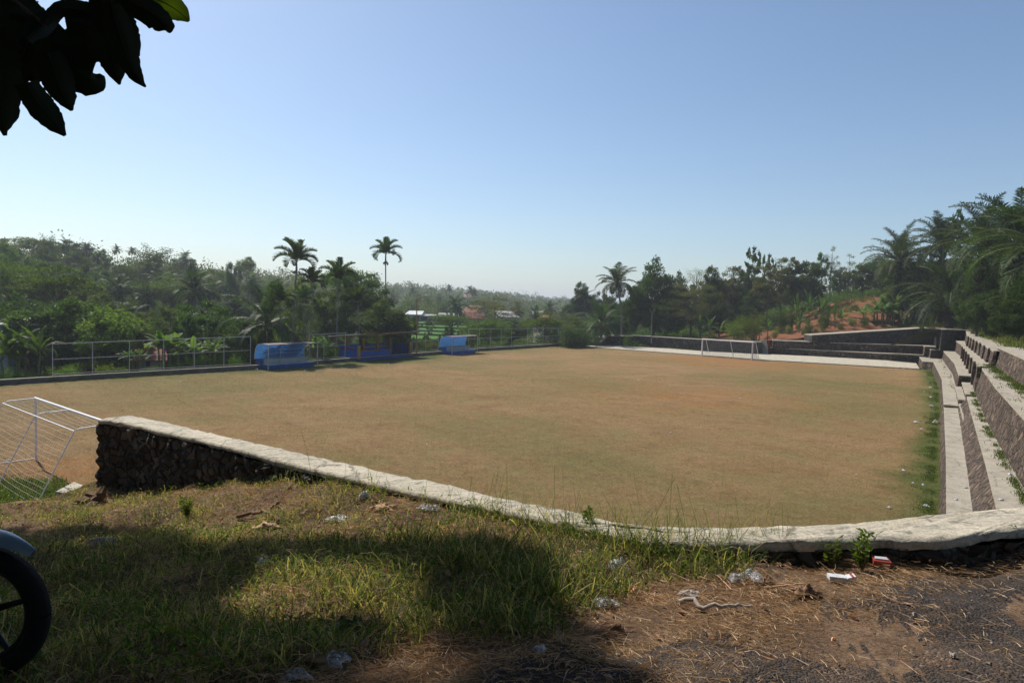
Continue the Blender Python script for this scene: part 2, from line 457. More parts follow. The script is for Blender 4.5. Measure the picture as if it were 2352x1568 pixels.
PITCH_POLY = np.vstack([CURB[:, :2], PATH_NEAR[1:, :2] + [0, .05], L1[2:, :2] + [0.6, 0], L1N[:, :2] + [0.6, 0], [[8, 4.2], [-30, 2]]])
NEAR_GOAL_MID = np.array([-14.2, 22.0]); FAR_GOAL_MID = (gp(1612, 817.8) + gp(1727, 827))[:2] / 2
def seg_dist(x, y, P):
    d = np.full(np.shape(x), 1e9)
    for k in range(len(P) - 1):
        a = P[k][:2]; b = P[k + 1][:2]; ab = b - a; L = ab @ ab + 1e-9
        t = np.clip(((x - a[0]) * ab[0] + (y - a[1]) * ab[1]) / L, 0, 1)
        d = np.minimum(d, np.hypot(x - a[0] - t * ab[0], y - a[1] - t * ab[1]))
    return d
def build_pitch():
    xs = np.arange(-75, 62, 0.5); ys = np.arange(3, 108, 0.5)
    X, Y = np.meshgrid(xs, ys)
    ins = in_poly(X, Y, PITCH_POLY)
    Z = 0.02 * np.sin(X * .23 + 1) * np.sin(Y * .19)
    right = seg_dist(X, Y, np.vstack([L1[2:], L1N])); left = seg_dist(X, Y, CURB); far = seg_dist(X, Y, PATH_NEAR)
    a = np.full(X.shape, 0.5)
    a -= 0.50 * np.exp(-(right / 1.1) ** 1.3) + 0.12 * np.exp(-(right / 6.0))
    a -= 0.30 * np.exp(-(left / 4.0)) + 0.42 * np.exp(-(far / 1.0))
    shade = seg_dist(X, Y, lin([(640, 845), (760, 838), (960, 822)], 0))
    a -= 0.25 * np.exp(-(shade / 4) ** 2)  # greener turf in a band along the dugouts
    g1 = np.hypot(X - FAR_GOAL_MID[0], Y - FAR_GOAL_MID[1] + 6); g2 = np.hypot(X - NEAR_GOAL_MID[0], Y - NEAR_GOAL_MID[1])
    a += 0.34 * np.exp(-(g1 / 11) ** 2) + 0.27 * np.exp(-(g2 / 6) ** 2)
    cc = gp(1500, 905); a += 0.18 * np.exp(-(np.hypot(X - cc[0], (Y - cc[1])) / 9) ** 2)
    cc = gp(1800, 930); a += 0.12 * np.exp(-(np.hypot(X - cc[0], (Y - cc[1])) / 9) ** 2)
    m, n = X.shape
    i, j = np.meshgrid(np.arange(m - 1), np.arange(n - 1), indexing='ij')
    Q = np.stack([i * n + j, i * n + j + 1, (i + 1) * n + j + 1, (i + 1) * n + j], -1).reshape(-1, 4)
    Q = Q[ins.ravel()[Q].all(1)]
    return struct('pitch', mesh_np('pitch', np.stack([X, Y, Z], -1).reshape(-1, 3), Q, pitch_mat(), attr=a.ravel(), smooth=True))
build_pitch()

# ---------------------------------------------------------------- near coping wall (line A - elbow - C) and the verge
CAPF = [(303, 953.8, 2.0), (380, 970, 2.0), (475, 992.8, 1.98), (620.6, 1024.5, 1.95), (722.7, 1048.6, 1.92), (889.4, 1085.3, 1.88), (1056, 1120, 1.82),
        (1142.7, 1142, 1.79), (1298, 1173, 1.73), (1396, 1194.5, 1.69), (1537, 1222, 1.62), (1635, 1221, 1.6), (1780, 1214, 1.58), (1884, 1205.7, 1.56), (2052, 1194.5, 1.53), (2176, 1180.4, 1.51), (2352, 1163.6, 1.5), (2800, 1118, 1.5), (3600, 1040, 1.5)]
CAPN = [(227, 963.8, 2.0), (287.6, 971.7, 2.0), (356, 988.9, 2.0), (480, 1016.6, 1.98), (620.6, 1052.5, 1.95), (722.7, 1079.3, 1.92), (889, 1118.6, 1.88), (1022.7, 1147, 1.82),
        (1120, 1166, 1.79), (1240, 1191, 1.73), (1354, 1213.6, 1.69), (1520, 1247, 1.62), (1635, 1252, 1.6), (1827, 1243, 1.56), (2052, 1239.5, 1.53), (2170.6, 1241, 1.51), (2249, 1228, 1.505), (2352, 1217, 1.5), (2800, 1180, 1.5), (3600, 1110, 1.5)]
capf = np.array([gp(a, b, HC - h) for a, b, h in CAPF]); capn = np.array([gp(a, b, HC - h) for a, b, h in CAPN])
def resample(P, n=None, step=None):
    P = np.asarray(P, float); s = np.concatenate([[0], np.cumsum(np.linalg.norm(np.diff(P, axis=0), axis=1))])
    if n is None: n = max(2, int(s[-1] / step) + 1)
    q = np.linspace(0, s[-1], n)
    return np.stack([np.interp(q, s, P[:, k]) for k in range(3)], -1)

# ground of the verge, anchored on readings (px, py, depth below eye)
VA = [(0, 1568, 1.72), (600, 1568, 1.68), (1176, 1568, 1.65), (1800, 1568, 1.62), (2352, 1568, 1.6), (2352, 1400, 1.62), (2352, 1266, 1.69), (2250, 1284, 1.71), (2137, 1298, 1.715), (2020, 1292, 1.71), (1912, 1270, 1.70),
      (1700, 1262, 1.69), (1537, 1256, 1.70), (1354, 1226, 1.77), (1240, 1203, 1.81), (1120, 1178, 1.86), (1022, 1158, 1.88), (889, 1130, 1.94), (800, 1112, 2.0), (722, 1100, 2.10), (640, 1098, 2.25), (600, 1112, 2.36), (520, 1125, 2.58),
      (400, 1140, 2.88), (245, 1140, 3.05), (130, 1180, 3.0), (0, 1225, 2.75), (-150, 1260, 2.6), (300, 1240, 2.7), (500, 1220, 2.45), (700, 1220, 2.15), (900, 1220, 2.0), (1150, 1260, 1.85), (1400, 1350, 1.74), (0, 1350, 2.3), (200, 1350, 2.2), (500, 1350, 2.05), (800, 1380, 1.85), (0, 1480, 1.95), (1700, 1400, 1.66), (2000, 1400, 1.64)]
VP = np.array([gp(a, b, HC - h) for a, b, h in VA] + [[-6, -6, 4.2], [0, -8, 4.3], [8, -6, 4.35], [12, 2, 4.35], [-12, 4, 3.8], [-10, -2, 4.0], [14, 6, 4.3], [-14, 10, 2.6], [-9, 7.5, 3.2]])
def verge_z(x, y):
    x = np.asarray(x, float); y = np.asarray(y, float); sh = x.shape
    x = x.ravel(); y = y.ravel(); out = np.empty(len(x))
    for s in range(0, len(x), 20000):
        xx = x[s:s + 20000]; yy = y[s:s + 20000]
        d2 = (xx[:, None] - VP[None, :, 0]) ** 2 + (yy[:, None] - VP[None, :, 1]) ** 2
        w = 1 / (d2 + 0.02) ** 1.5
        out[s:s + 20000] = (w * VP[None, :, 2]).sum(1) / w.sum(1)
    out += 0.02 * np.sin(x * 5.1 + y * 2.3) * np.sin(y * 4.3 - x) + 0.012 * np.sin(x * 11 + 1) * np.sin(y * 13)
    return out.reshape(sh)
crest = np.array([[-40, 4.0], [-20, 6.0], [-12, 6.6], [-8.4, 7.7], [-6.95, 9.2], [capn[0][0] - .2, capn[0][1] - 1.0], [capn[0][0] - .1, capn[0][1] + .2]])
edge_xy = np.vstack([crest, resample(capn, step=0.3)[:, :2] + [0.05, 0.12], [[60, 9]]])
def edge_y(x): return np.interp(x, edge_xy[:, 0], edge_xy[:, 1])
def soil_mat():
    t = NT('straw_covered_soil'); t.set(0.95, 0.1)
    n = t.noise(3.0, 8, 0.72)
    c = t.ramp(n, [(0.3, (0.11, 0.068, 0.043)), (0.5, (0.21, 0.135, 0.085)), (0.7, (0.33, 0.22, 0.14))])
    c = t.mix(1.0, c, t.ramp(t.noise(45, 5, 0.8), [(0.3, 0.45), (0.65, 1.35)]), 'MULTIPLY')
    c = t.mix(t.ramp(t.noise(1.1, 4, 0.6), [(0.5, 0.0), (0.62, 0.6)]), c, (0.10, 0.075, 0.05))
    t.col(c); t.bump(t.math('ADD', t.noise(30, 6, 0.8), n), 0.03)
    return t.m
M['soil'] = soil_mat()
def build_verge():
    xs = np.concatenate([np.arange(-60, -12, 1.5), np.arange(-12, 8, 0.07), np.arange(8, 60, 1.5)])
    n = len(xs); m = 190
    ye = edge_y(xs)
    G = np.zeros((m + 3, n, 3))
    v = np.linspace(0, 1, m) ** 0.75
    for k in range(m):
        y = -30 + (ye + 30) * (v[k] if v[k] > 0 else 0)
        G[k, :, 0] = xs; G[k, :, 1] = y
    G[:m, :, 2] = verge_z(G[:m, :, 0], G[:m, :, 1])
    for k, (dy, dz) in enumerate([(0.7, -0.9), (2.4, -2.4), (5.5, -9)]):
        G[m + k, :, 0] = xs; G[m + k, :, 1] = ye + np.where(xs < capn[0][0], dy, 0.02 * (k + 1)); G[m + k, :, 2] = np.maximum(G[m - 1, :, 2] + np.where(xs < capn[0][0], dz, -0.5 * (k + 1)), -0.45)
    b = MB(); b.grid(G.transpose(1, 0, 2)[:, :, :])
    struct('verge_ground', b.mesh('verge_ground', M['soil'], True))
build_verge()

def asphalt_mat():
    t = NT('broken_asphalt'); t.set(0.9, 0.25)
    c = t.ramp(t.noise(2.2, 7, 0.7), [(0.3, (0.032, 0.026, 0.022)), (0.5, (0.058, 0.044, 0.035)), (0.70, (0.15, 0.095, 0.06))])
    vo = t.n("ShaderNodeTexVoronoi", Scale=75.0); t.l(t.coord(), vo.inputs['Vector'])
    cc = t.n("ShaderNodeSeparateColor"); t.l(vo.outputs['Color'], cc.inputs[0])
    c = t.mix(1.0, c, t.ramp(cc.outputs[0], [(0.0, 0.72), (0.7, 1.05), (0.95, 1.25), (1.0, 2.4)]), 'MULTIPLY')
    t.col(c)
    t.bump(t.math('ADD', t.math('MULTIPLY', vo.outputs['Distance'], -1.0), t.math('MULTIPLY', t.noise(7, 6, 0.7), 2.5)), 0.012)
    return t.m
ROAD_EDGE = [(560, 1620), (900, 1640), (1150, 1540), (1350, 1492), (1560, 1470), (1780, 1425), (1900, 1395), (2010, 1350), (2080, 1322), (2160, 1306), (2260, 1290), (2352, 1275), (2700, 1240), (3400, 1180)]
road_edge = np.array([gp(a, b, HC - 1.66)[:2] for a, b in ROAD_EDGE])
def build_road():
    xs = np.concatenate([np.arange(-1.0, 6, 0.05), np.arange(6, 50, 1.0)])
    rng = np.random.default_rng(3)
    ye = np.interp(xs, road_edge[:, 0], road_edge[:, 1])
    ye = ye + 0.10 * np.sin(xs * 7.1) + 0.07 * np.sin(xs * 17.3 + 1) + rng.normal(0, 0.02, len(xs))
    m = 120; G = np.zeros((m + 1, len(xs), 3)); v = np.linspace(0, 1, m) ** 0.6
    for k in range(m):
        G[k, :, 0] = xs; G[k, :, 1] = -25 + (ye + 25) * v[k]
    G[:m, :, 2] = verge_z(G[:m, :, 0], G[:m, :, 1]) + 0.006 + 0.016 * np.clip(np.sin(G[:m, :, 0] * 3.3 + G[:m, :, 1] * 1.7) + np.sin(G[:m, :, 1] * 4.9), -0.6, 1)
    G[m] = G[m - 1]; G[m, :, 1] += 0.015; G[m, :, 2] -= 0.05
    b = MB(); b.grid(G.transpose(1, 0, 2)); struct('road', b.mesh('road', asphalt_mat(), True))
build_road()

# coping wall, a thing with a stone face and a concrete coping
def build_near_wall():
    t = thing('retaining_wall', 'rubble stone retaining wall with pale concrete coping around the near side of the pitch', 'wall', (0, 0, 0))
    n = 240
    Fp = resample(capf, n); Np = resample(capn, n)
    rng = np.random.default_rng(5)
    jn = np.convolve(rng.normal(0, 1, n + 8), np.ones(4) / 4, 'same')[4:-4]
    dirn = Np - Fp; dirn[:, 2] = 0; dirn /= np.linalg.norm(dirn, axis=1, keepdims=True)
    Np2 = Np + dirn * (jn * 0.018)[:, None]; Fp2 = Fp + dirn * (np.roll(jn, 30) * 0.012)[:, None]
    k = 9; G = np.zeros((n, k + 4, 3))
    for q in range(k):
        u = q / (k - 1); G[:, q + 2] = Fp2 * (1 - u) + Np2 * u
        G[:, q + 2, 2] += 0.006 * rng.normal(0, 1, n) + (0.012 * math.sin(math.pi * u))
    G[:, 1] = Fp2 - [0, 0, 0.05]; G[:, 0] = Fp2 - [0, 0, 0.12] 
    G[:, k + 2] = Np2 - [0, 0, 0.035] - dirn * -0.004; G[:, k + 3] = Np2 + np.array([0, 0, -1]) * (0.055 + 0.018 * jn[:, None])
    b = MB(); b.grid(G)
    b.add(np.vstack([G[0], [G[0].mean(0) - [0, 0, .05]]]), T=[[i, i + 1, k + 4] for i in range(k + 3)])
    b.obj('coping', M['cap'], t, True)
    # rubble body: verge side face with knobbly stones
    b = MB()
    s_step = 0.035
    A = resample(capn - dir_in(capn, capf) * 0.03, step=s_step)
    # wrap round the left end
    endf = capf[0] + (capn[0] - capf[0]) * 0.04; end = resample(np.array([endf, A[0]]), step=s_step)
    left_pts = np.vstack([end[:-1], A])
    nn = len(left_pts); rows = 46
    hgt = np.interp(np.arange(nn), [0, nn - 1], [1, 1])
    base = np.minimum(verge_z(left_pts[:, 0], left_pts[:, 1]) - 0.15, left_pts[:, 2] - 0.25)
    base[:len(end)] = np.linspace(base[len(end)] - 1.5, base[len(end)], len(end))
    G = np.zeros((nn, rows, 3))
    nrm = np.zeros((nn, 3)); tt = np.gradient(left_pts[:, :2], axis=0); tt /= np.linalg.norm(tt, axis=1, keepdims=True) + 1e-9
    nrm[:, 0] = tt[:, 1]; nrm[:, 1] = -tt[:, 0]
    for r in range(rows):
        u = r / (rows - 1); G[:, r] = left_pts; G[:, r, 2] = (left_pts[:, 2] - 0.06) * (1 - u) + base * u
    flat = G.reshape(-1, 3); disp = np.zeros(len(flat))
    for q, p in enumerate(flat):
        if p[0] > 3.0 and (q % 2): pass
        v = Vector((p[0] * 1.0, p[1] * 1.0, p[2] * 1.2)) * 4.6 + Vector((noise.noise(Vector(p) * 5), noise.noise(Vector(p) * 5 + Vector((7, 7, 7))), 0)) * .35
        d, _ = noise.voronoi(v)
        e = min(1.0, (d[1] - d[0]) * 2.6); disp[q] = 0.075 * math.sqrt(e) + noise.noise(v * 0.7) * 0.03 + noise.noise(v * 3.5) * .008
    G = (flat.reshape(nn, rows, 3) + nrm[:, None, :] * (disp.reshape(nn, rows) - 0.04)[:, :, None])
    b.grid(G)
    # pitch side face, battered, down to the pitch
    Fd = resample(capf, 80); G2 = np.zeros((80, 2, 3)); G2[:, 0] = Fd - [0, 0, .1]; G2[:, 1] = Fd - dir_in(capn, capf)[0] * 0; G2[:, 1, 2] = -0.1
    dd = resample(dir_in(capn, capf), 80); G2[:, 1] += dd * 0.25; b.grid(G2)
    b.obj('stone_face', M['stone_near'], t, True)
    # slumped foot of the wall at its broken end
    return t
def dir_in(a, b):
    a = np.asarray(a); b = np.asarray(b)
    bb = resample(b, len(a)); d = bb - a; d[:, 2] = 0
    return d / (np.linalg.norm(d, axis=1, keepdims=True) + 1e-9)
build_near_wall()

# ---------------------------------------------------------------- stone benches and retaining walls around the far and right sides
def inward(P, toward=(8.0, 55.0)):
    P = np.asarray(P, float); T = np.gradient(P[:, :2], axis=0); T /= np.linalg.norm(T, axis=1, keepdims=True) + 1e-9
    N = np.stack([-T[:, 1], T[:, 0]], -1)
    mid = P[len(P) // 2, :2]; s = 1.0 if N[len(P) // 2] @ (np.array(toward) - mid) > 0 else -1.0
    return np.hstack([N * s, np.zeros((len(P), 1))])
def bench(parent, P, depth, zbase, batter=0.12, cap_w=0.5, thick=0.08, capmat='bench_cap', face='stone', top=None, step=0.8, endcap=(True, True), name_face='stone_face', name_cap='coping', overhang=0.03):
    """P front top edge; body goes back by depth; zbase = z of its foot"""
    P = np.asarray(P, float)
    if step:
        seg = [P[0]]
        for a, b_ in zip(P[:-1], P[1:]):
            k = max(1, int(np.linalg.norm(b_ - a) / step)); seg += [a + (b_ - a) * q / k for q in range(1, k + 1)]
        P = np.array(seg)
    N = inward(P)
    rng = np.random.default_rng(int(abs(P[0, 0] * 100)))
    f = MB(); n = len(P)
    G = np.zeros((n, 4, 3)); G[:, 0] = P - [0, 0, thick]; G[:, 3] = P + N * batter; G[:, 3, 2] = zbase
    for q in (1, 2): G[:, q] = G[:, 0] * (1 - q / 3) + G[:, 3] * q / 3 + N * rng.normal(0, .02, (n, 1))
    f.grid(G)
    for e in (0, n - 1):
        back = P[e] - N[e] * depth
        f.add([P[e] - [0, 0, thick], G[e, 3], [back[0], back[1], zbase], back - [0, 0, thick]], [[0, 1, 2, 3]])
    f.obj(name_face, M[face], parent)
    c = MB(); G = np.zeros((n, 5, 3)); O = P + N * overhang
    G[:, 0] = O - [0, 0, thick * 1.2]; G[:, 1] = O; G[:, 2] = P - N * (cap_w * .5); G[:, 3] = P - N * cap_w; G[:, 4] = P - N * depth
    G[:, 1:4, 2] += rng.normal(0, .008, (n, 3))
    if cap_w < depth - 0.05: G[:, 4, 2] -= 0.01
    c.grid(G)
    for e in (0, n - 1):
        c.add([G[e, 0], G[e, 1], G[e, 4], G[e, 4] - [0, 0, thick * 1.2]], [[0, 1, 2, 3]])
    c.obj(name_cap, M[capmat], parent)

t = thing('stone_bench', 'lowest stone seating step, running round the far and right sides of the pitch', 'seating step', L1[0])
t.location = (0, 0, 0)
bench(t, L1, 2.6, -0.1); bench(t, L1N, 2.2, -0.1, 0.2, 0.9)
t = thing('stone_bench', 'second stone seating step up, turning the far right corner of the pitch', 'seating step')
bench(t, L2, 3.4, 0.9, 0.1)
t = thing('stone_bench', 'second tier stone ledge nearest the camera with a steep rubble face on the right', 'seating step')
bench(t, L2N, 3.2, 0.7, 0.45, 0.85, capmat='bench_cap')
t = thing('stone_steps', 'small concrete stair blocks between the lower ledges on the right side', 'steps')
bench(t, SB, 2.4, 0.7, 0.03, 0.6, name_face='step_block', name_cap='tread'); bench(t, SA, 1.6, 0.7, 0.03, 0.6, name_face='step_block', name_cap='tread')
bench(t, lin([(2203, 921, .98), (2214, 965, .98)]), 1.2, 0.7, 0.03, 0.6, name_face='step_block', name_cap='tread')
t = thing('retaining_wall', 'tall dark stone wall rising to the corner pier above the far steps', 'wall')
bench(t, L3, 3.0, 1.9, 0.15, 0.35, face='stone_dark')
t = thing('retaining_wall', 'third tier stone wall with a row of buttress offsets on the far right', 'wall')
bench(t, np.vstack([L3R[:1], teeth(L3R[1], L3R[2], 7, 0.16)]), 2.6, 1.0, 0.12, 0.35, step=0)
t = thing('retaining_wall', 'highest stepped stone wall under the oil palms at the far right', 'wall')
bench(t, np.vstack([L3[4:5] + [0.4, -0.3, 0], teeth(L4R[0], L4R[1], 8, 0.13)]), 2.4, 3.0, 0.1, 0.35, step=0)
t = thing('retaining_wall', 'third tier rubble wall with pale coping nearest the camera on the right', 'wall')
bench(t, L3N, 3.0, 1.4, 0.3, 0.6)
t = thing('retaining_wall', 'topmost rubble wall at the right edge with grass above its coping', 'wall')
bench(t, L4N, 2.6, 2.9, 0.2, 0.45)

# far wall left of the stairs
FW = np.array([gp(1398, 770, 1.50), gp(1453, 771.5, 1.55)]); FW2 = np.array([gp(1453.5, 769.6, 1.68), gp(1611, 779, 1.72), gp(1748, 784.7, 1.75)])
t = thing('retaining_wall', 'low dark stone wall behind the far goal, stepped down at its left end', 'wall')
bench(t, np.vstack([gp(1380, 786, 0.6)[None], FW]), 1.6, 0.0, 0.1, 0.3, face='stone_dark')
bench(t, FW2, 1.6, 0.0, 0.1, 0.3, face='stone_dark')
# little stairs in the gap
t = thing('stone_steps', 'narrow concrete stairs in the gap of the far stone wall', 'steps')
b = MB(); s0 = gp(1749, 812, 0.1); s1 = gp(1764, 813, 0.1); up = np.array([0.25, 1.0, 0]); up /= np.linalg.norm(up)
for k in range(6):
    a = s0 + up * (0.45 * k - .1); c = s1 + up * (0.45 * k - .1); a2 = a + up * 0.6; c2 = c + up * 0.6; z = 0.35 + 0.3 * k
    b.hexa([[*a[:2], 0], [*c[:2], 0], [*c2[:2], 0], [*a2[:2], 0]], [[*a[:2], z], [*c[:2], z], [*c2[:2], z], [*a2[:2], z]])
b.obj('tread', M['bench_cap'], t)

# path in front of the far wall
def build_path():
    A = resample(np.array([gp(1336, 794.7, 0.1), gp(1611.5, 815, .1), gp(1764, 826.3, .1), gp(2113, 846.5, .1)]), 120)
    B = resample(np.vstack([gp(1374, 792.2, .1)[None] + [0, .3, 0], WALLBASE[1:] + [0, .5, 0], gp(2107, 829, .1)[None] + [0, .6, 0]]), 120)
    rng = np.random.default_rng(9)
    G = np.zeros((120, 6, 3)); 
    A[:, 1] += rng.normal(0, .05, 120)
    G[:, 0] = A - [0, 0, .14]
    for k in range(5): G[:, k + 1] = A * (1 - k / 4) + B * k / 4
    b = MB(); b.grid(G); struct('path', b.mesh('path', M['path']))
build_path()

# backfill behind the walls, level with their tops, joining the hill ground
def fill(name, P, w, drop=0.04, mat=None, red=0.0):
    P = np.asarray(P, float); N = inward(P); k = 7
    G = np.zeros((len(P), k, 3))
    for q in range(k):
        u = q / (k - 1); G[:, q] = P - N * (0.35 + w * u)
        zt = terrain_raw(G[:, q, 0], G[:, q, 1])
        G[:, q, 2] = (P[:, 2] - drop) * (1 - u) + (np.minimum(zt, P[:, 2] + 2) - 0.15) * u
    b = MB(); b.grid(G, red); return struct(name, b.mesh(name, mat or bpy.data.materials['hill_ground'], True))
fill('bank', resample(np.vstack([FW, FW2]), 30), 6, red=0.55)
fill('bank', resample(lin([(1775, 781.3, 1.9), (1865, 775, 2.4)]), 12), 6, red=0.9)
fill('bank', resample(L3[:2], 30), 7, red=0.8); fill('bank', resample(np.vstack([L3[3:], L4R]), 30), 8); fill('bank', resample(L4N, 30), 14)
# raised curb on the left side
t = thing('boundary_curb', 'low concrete curb along the left edge of the pitch under the pipe fence', 'curb')
cb = resample(CURB, 160); N = inward(cb); b = MB(); G = np.zeros((160, 4, 3))
rng = np.random.default_rng(2)
G[:, 0] = cb + N * .02 - [0, 0, .1]; G[:, 1] = cb + N * .02 + [0, 0, .33]; G[:, 2] = cb - N * .28 + [0, 0, .34]; G[:, 3] = cb - N * .3 - [0, 0, 1.6]
G[:, 1:3, 2] += rng.normal(0, .012, (160, 2)); b.grid(G)
b.obj('curb', simple('mossy_concrete', (0.13, 0.12, 0.10), 0.9, 0.2, 0, 0.4, 1.2, 0.03), t)
G2 = np.zeros((160, 4, 3)); G2[:, 0] = cb + N * .05 + [0, 0, .30]; G2[:, 1] = cb + N * .05 + [0, 0, .355]; G2[:, 2] = cb - N * .2 + [0, 0, .355]; G2[:, 3] = cb - N * .2 + [0, 0, .30]
b = MB(); b.grid(G2); b.obj('coping', M['bench_cap'], t)
# ---------------------------------------------------------------- pipe fence on the curb
def fence(label, tops, posts, mids=True, zc=0.36, low=True, end_posts=True):
    """tops: [(px, py_top)] reading of the top rail; follows the curb line in plan"""
    t = thing('pipe_fence', label, 'fence')
    cx = resample(CURB, 800); cpx = CX + (cx[:, 0] / cx[:, 1]) * F_PX
    N = inward(cx)
    def at(px):
        k = int(np.argmin(np.abs(cpx - px + 0.0))); return cx[k] - N[k] * .1
    def topz(px):
        p = at(px); py = np.interp(px, [a for a, b in tops], [b for a, b in tops])
        d = ray(px, py); return HC + d[2] / math.hypot(d[0], d[1]) * math.hypot(p[0], p[1])
    x0, x1 = tops[0][0], tops[-1][0]
    q = np.linspace(x0, x1, 24)
    T = np.array([[*at(a)[:2], topz(a)] for a in q])
    for name, f in (('top_rail', 1.0), ('middle_rail', 0.52), ('bottom_rail', 0.06)):
        L = T.copy(); L[:, 2] = zc + (T[:, 2] - zc) * f
        MB().tube(L, 0.024 if f == 1 else 0.018, 6).obj(name, M['galv'], t, True)
    for a in posts:
        p = at(a); z = topz(a)
        MB().tube([[p[0], p[1], 0.2], [p[0], p[1], z]], 0.024, 6).obj('post', M['galv'], t, True)
    return t
fence('long pipe fence on the curb left of the first dugout', [(119, 789.5), (348, 781), (577, 772.5)], [120, 212, 297, 375, 447, 514, 577])
fence('short tall pipe fence panel between the canopy dugout and the roofed dugout', [(712, 768), (794, 764.5)], [712, 745, 794])
fence('short pipe fence panel right of the roofed dugout beside the bent lamp pole', [(948, 759.5), (1008, 757.8)], [949, 980, 1008])
fence('long pipe fence right of the far dugout running to the bush in the corner', [(1077, 755.7), (1180, 754.2), (1283, 754), (1343, 755.7)], [1077, 1103, 1128, 1152, 1176, 1213, 1248.5, 1283, 1318])

# ---------------------------------------------------------------- goals
def net_sheet(b, A, B, C, D, nu, nv, r, sag=0.12, rng=None):
    """cords between edge A-B and edge D-C"""
    A, B, C, D = [np.array(k, float) for k in (A, B, C, D)]
    nrm = np.cross(B - A, D - A); nrm /= np.linalg.norm(nrm) + 1e-9
    def P(u, v):
        p = (A * (1 - u) + B * u) * (1 - v) + (D * (1 - u) + C * u) * v
        s = math.sin(math.pi * u) * math.sin(math.pi * v)
        return p + nrm * sag * s * (1 + .4 * math.sin(u * 9)) + np.array([0, 0, -.05 * s * math.sin(u * 14 + v * 5)])
    for i in range(nu + 1):
        b.tube([P(i / nu, v) for v in np.linspace(0, 1, 9)], r, 3, cap=False)
    for j in range(nv + 1):
        b.tube([P(u, j / nv) for u in np.linspace(0, 1, 15)], r, 3, cap=False)
def goal(label, P1, P2, H, back, rp, rt, netmat, nr, sp, ground_bar=True):
    P1 = np.array(P1, float); P2 = np.array(P2, float); Z = np.array([0, 0, 1.]); back = np.array([back[0], back[1], 0.]); back /= np.linalg.norm(back)
    t = thing('football_goal', label, 'goal', (0, 0, 0))
    for P in (P1, P2): MB().tube([P, P + Z * H], rp, 10).obj('post', M['white'], t, True)
    d = (P2 - P1) / np.linalg.norm(P2 - P1)
    MB().tube([P1 - d * rp + Z * H, P2 + d * rp + Z * H], rp, 10).obj('crossbar', M['white'], t, True)
    dt, dg = 0.95, 1.95
    for f in (0, .5, 1.0):
        P = P1 * (1 - f) + P2 * f
        if not ground_bar and f != 0.5: pass
        MB().tube([P + Z * H, P + back * (dt - .15) + Z * (H - .03), P + back * (dt) + Z * (H - .09), P + back * (dt + .05) + Z * (H - .2), P + back * dg + Z * .03], rt, 8).obj('stanchion', M['white'], t, True)
    if ground_bar:
        for P in (P1, P2): MB().tube([P + Z * .04, P + back * dg + Z * .04], rt, 6).obj('ground_bar', M['white'], t, True)
        MB().tube([P1 + back * dg + Z * .04, P2 + back * dg + Z * .04], rt, 6).obj('ground_bar', M['white'], t, True)
    MB().tube([P1 + back * dt + Z * (H - .09), P2 + back * dt + Z * (H - .09)], rt, 6).obj('rear_bar', M['white'], t, True)
    b = MB(); W = np.linalg.norm(P2 - P1); n = int(W / sp)
    T1 = P1 + back * dt + Z * (H - .09); T2 = P2 + back * dt + Z * (H - .09); G1 = P1 + back * dg + Z * .05; G2 = P2 + back * dg + Z * .05
    net_sheet(b, P1 + Z * H, P2 + Z * H, T2, T1, n, 6, nr, -0.05)
    net_sheet(b, T1, T2, G2, G1, n, int(2.2 / sp), nr, -0.14)
    for P, T, G in ((P1, T1, G1), (P2, T2, G2)):
        net_sheet(b, P + Z * H, T, G, P + Z * .05, 6, int(2.2 / sp), nr, 0.1)
    b.obj('net', netmat, t)
    return t
G1 = gp(83, 1055); G1t = gp(76.5, 912, 2.19); G2t = gp(229, 963.8, 2.19)
gdr = (G2t - G1t)[:2]; gdr /= np.linalg.norm(gdr); gdr = np.array([gdr[0], gdr[1], 0])
G2 = G1 + gdr * 6.8
goal('white goal with a loose net at the near left, partly hidden by the stone wall', G1, G2, 2.19, (-gdr[1] * -1, gdr[0] * -1) if gdr[0] > 0 else (0, -1), 0.042, 0.019, M['net'], 0.0023, 0.14)
F1 = gp(1612, 817.8); F2 = gp(1727, 827.0); fd = (F2 - F1) / np.linalg.norm(F2 - F1)
goal('white goal at the far end in front of the dark stone wall', F1, F2, 2.15, (-fd[1], fd[0]), 0.085, 0.04, M['net_dark'], 0.012, 0.24, False)

# ---------------------------------------------------------------- team dugouts
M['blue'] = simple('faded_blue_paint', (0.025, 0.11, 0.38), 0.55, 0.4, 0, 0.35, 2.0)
M['blue_sheet'] = simple('blue_fibre_sheet', (0.03, 0.20, 0.58), 0.35, 0.5, 0, 0.35, 1.4)
def _sheet():
    t = NT('translucent_blue_sheet'); t.set(.4, .4); c = t.ramp(t.noise(1.4, 5, .7), [(.3, (.025, .11, .28)), (.7, (.05, .19, .46))]); t.col(c)
    tr = t.n("ShaderNodeBsdfTranslucent"); t.l(c, tr.inputs[0]); mx = t.n("ShaderNodeMixShader"); mx.inputs[0].default_value = .38
    t.l(t.b.outputs[0], mx.inputs[1]); t.l(tr.outputs[0], mx.inputs[2]); t.l(mx.outputs[0], t.out.inputs[0]); return t.m
M['blue_sheet'] = _sheet()
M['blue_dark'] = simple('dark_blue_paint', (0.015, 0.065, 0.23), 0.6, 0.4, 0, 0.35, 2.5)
M['yellow'] = simple('yellow_paint', (0.42, 0.24, 0.035), 0.6, 0.3, 0, 0.25, 3)
M['pale_blue'] = simple('chalky_pale_blue_paint', (0.34, 0.44, 0.50), 0.8, 0.2, 0, 0.35, 2.5)
M['rust_roof'] = simple('rusty_sheet_roof', (0.19, 0.13, 0.12), 0.7, 0.3, 0, 0.4, 3.0, rust=((0.10, 0.045, 0.03), 0.55))
M['roof_dark'] = simple('blue_black_roof_sheet', (0.02, 0.03, 0.06), 0.5, 0.4, 0, 0.3, 2.0)
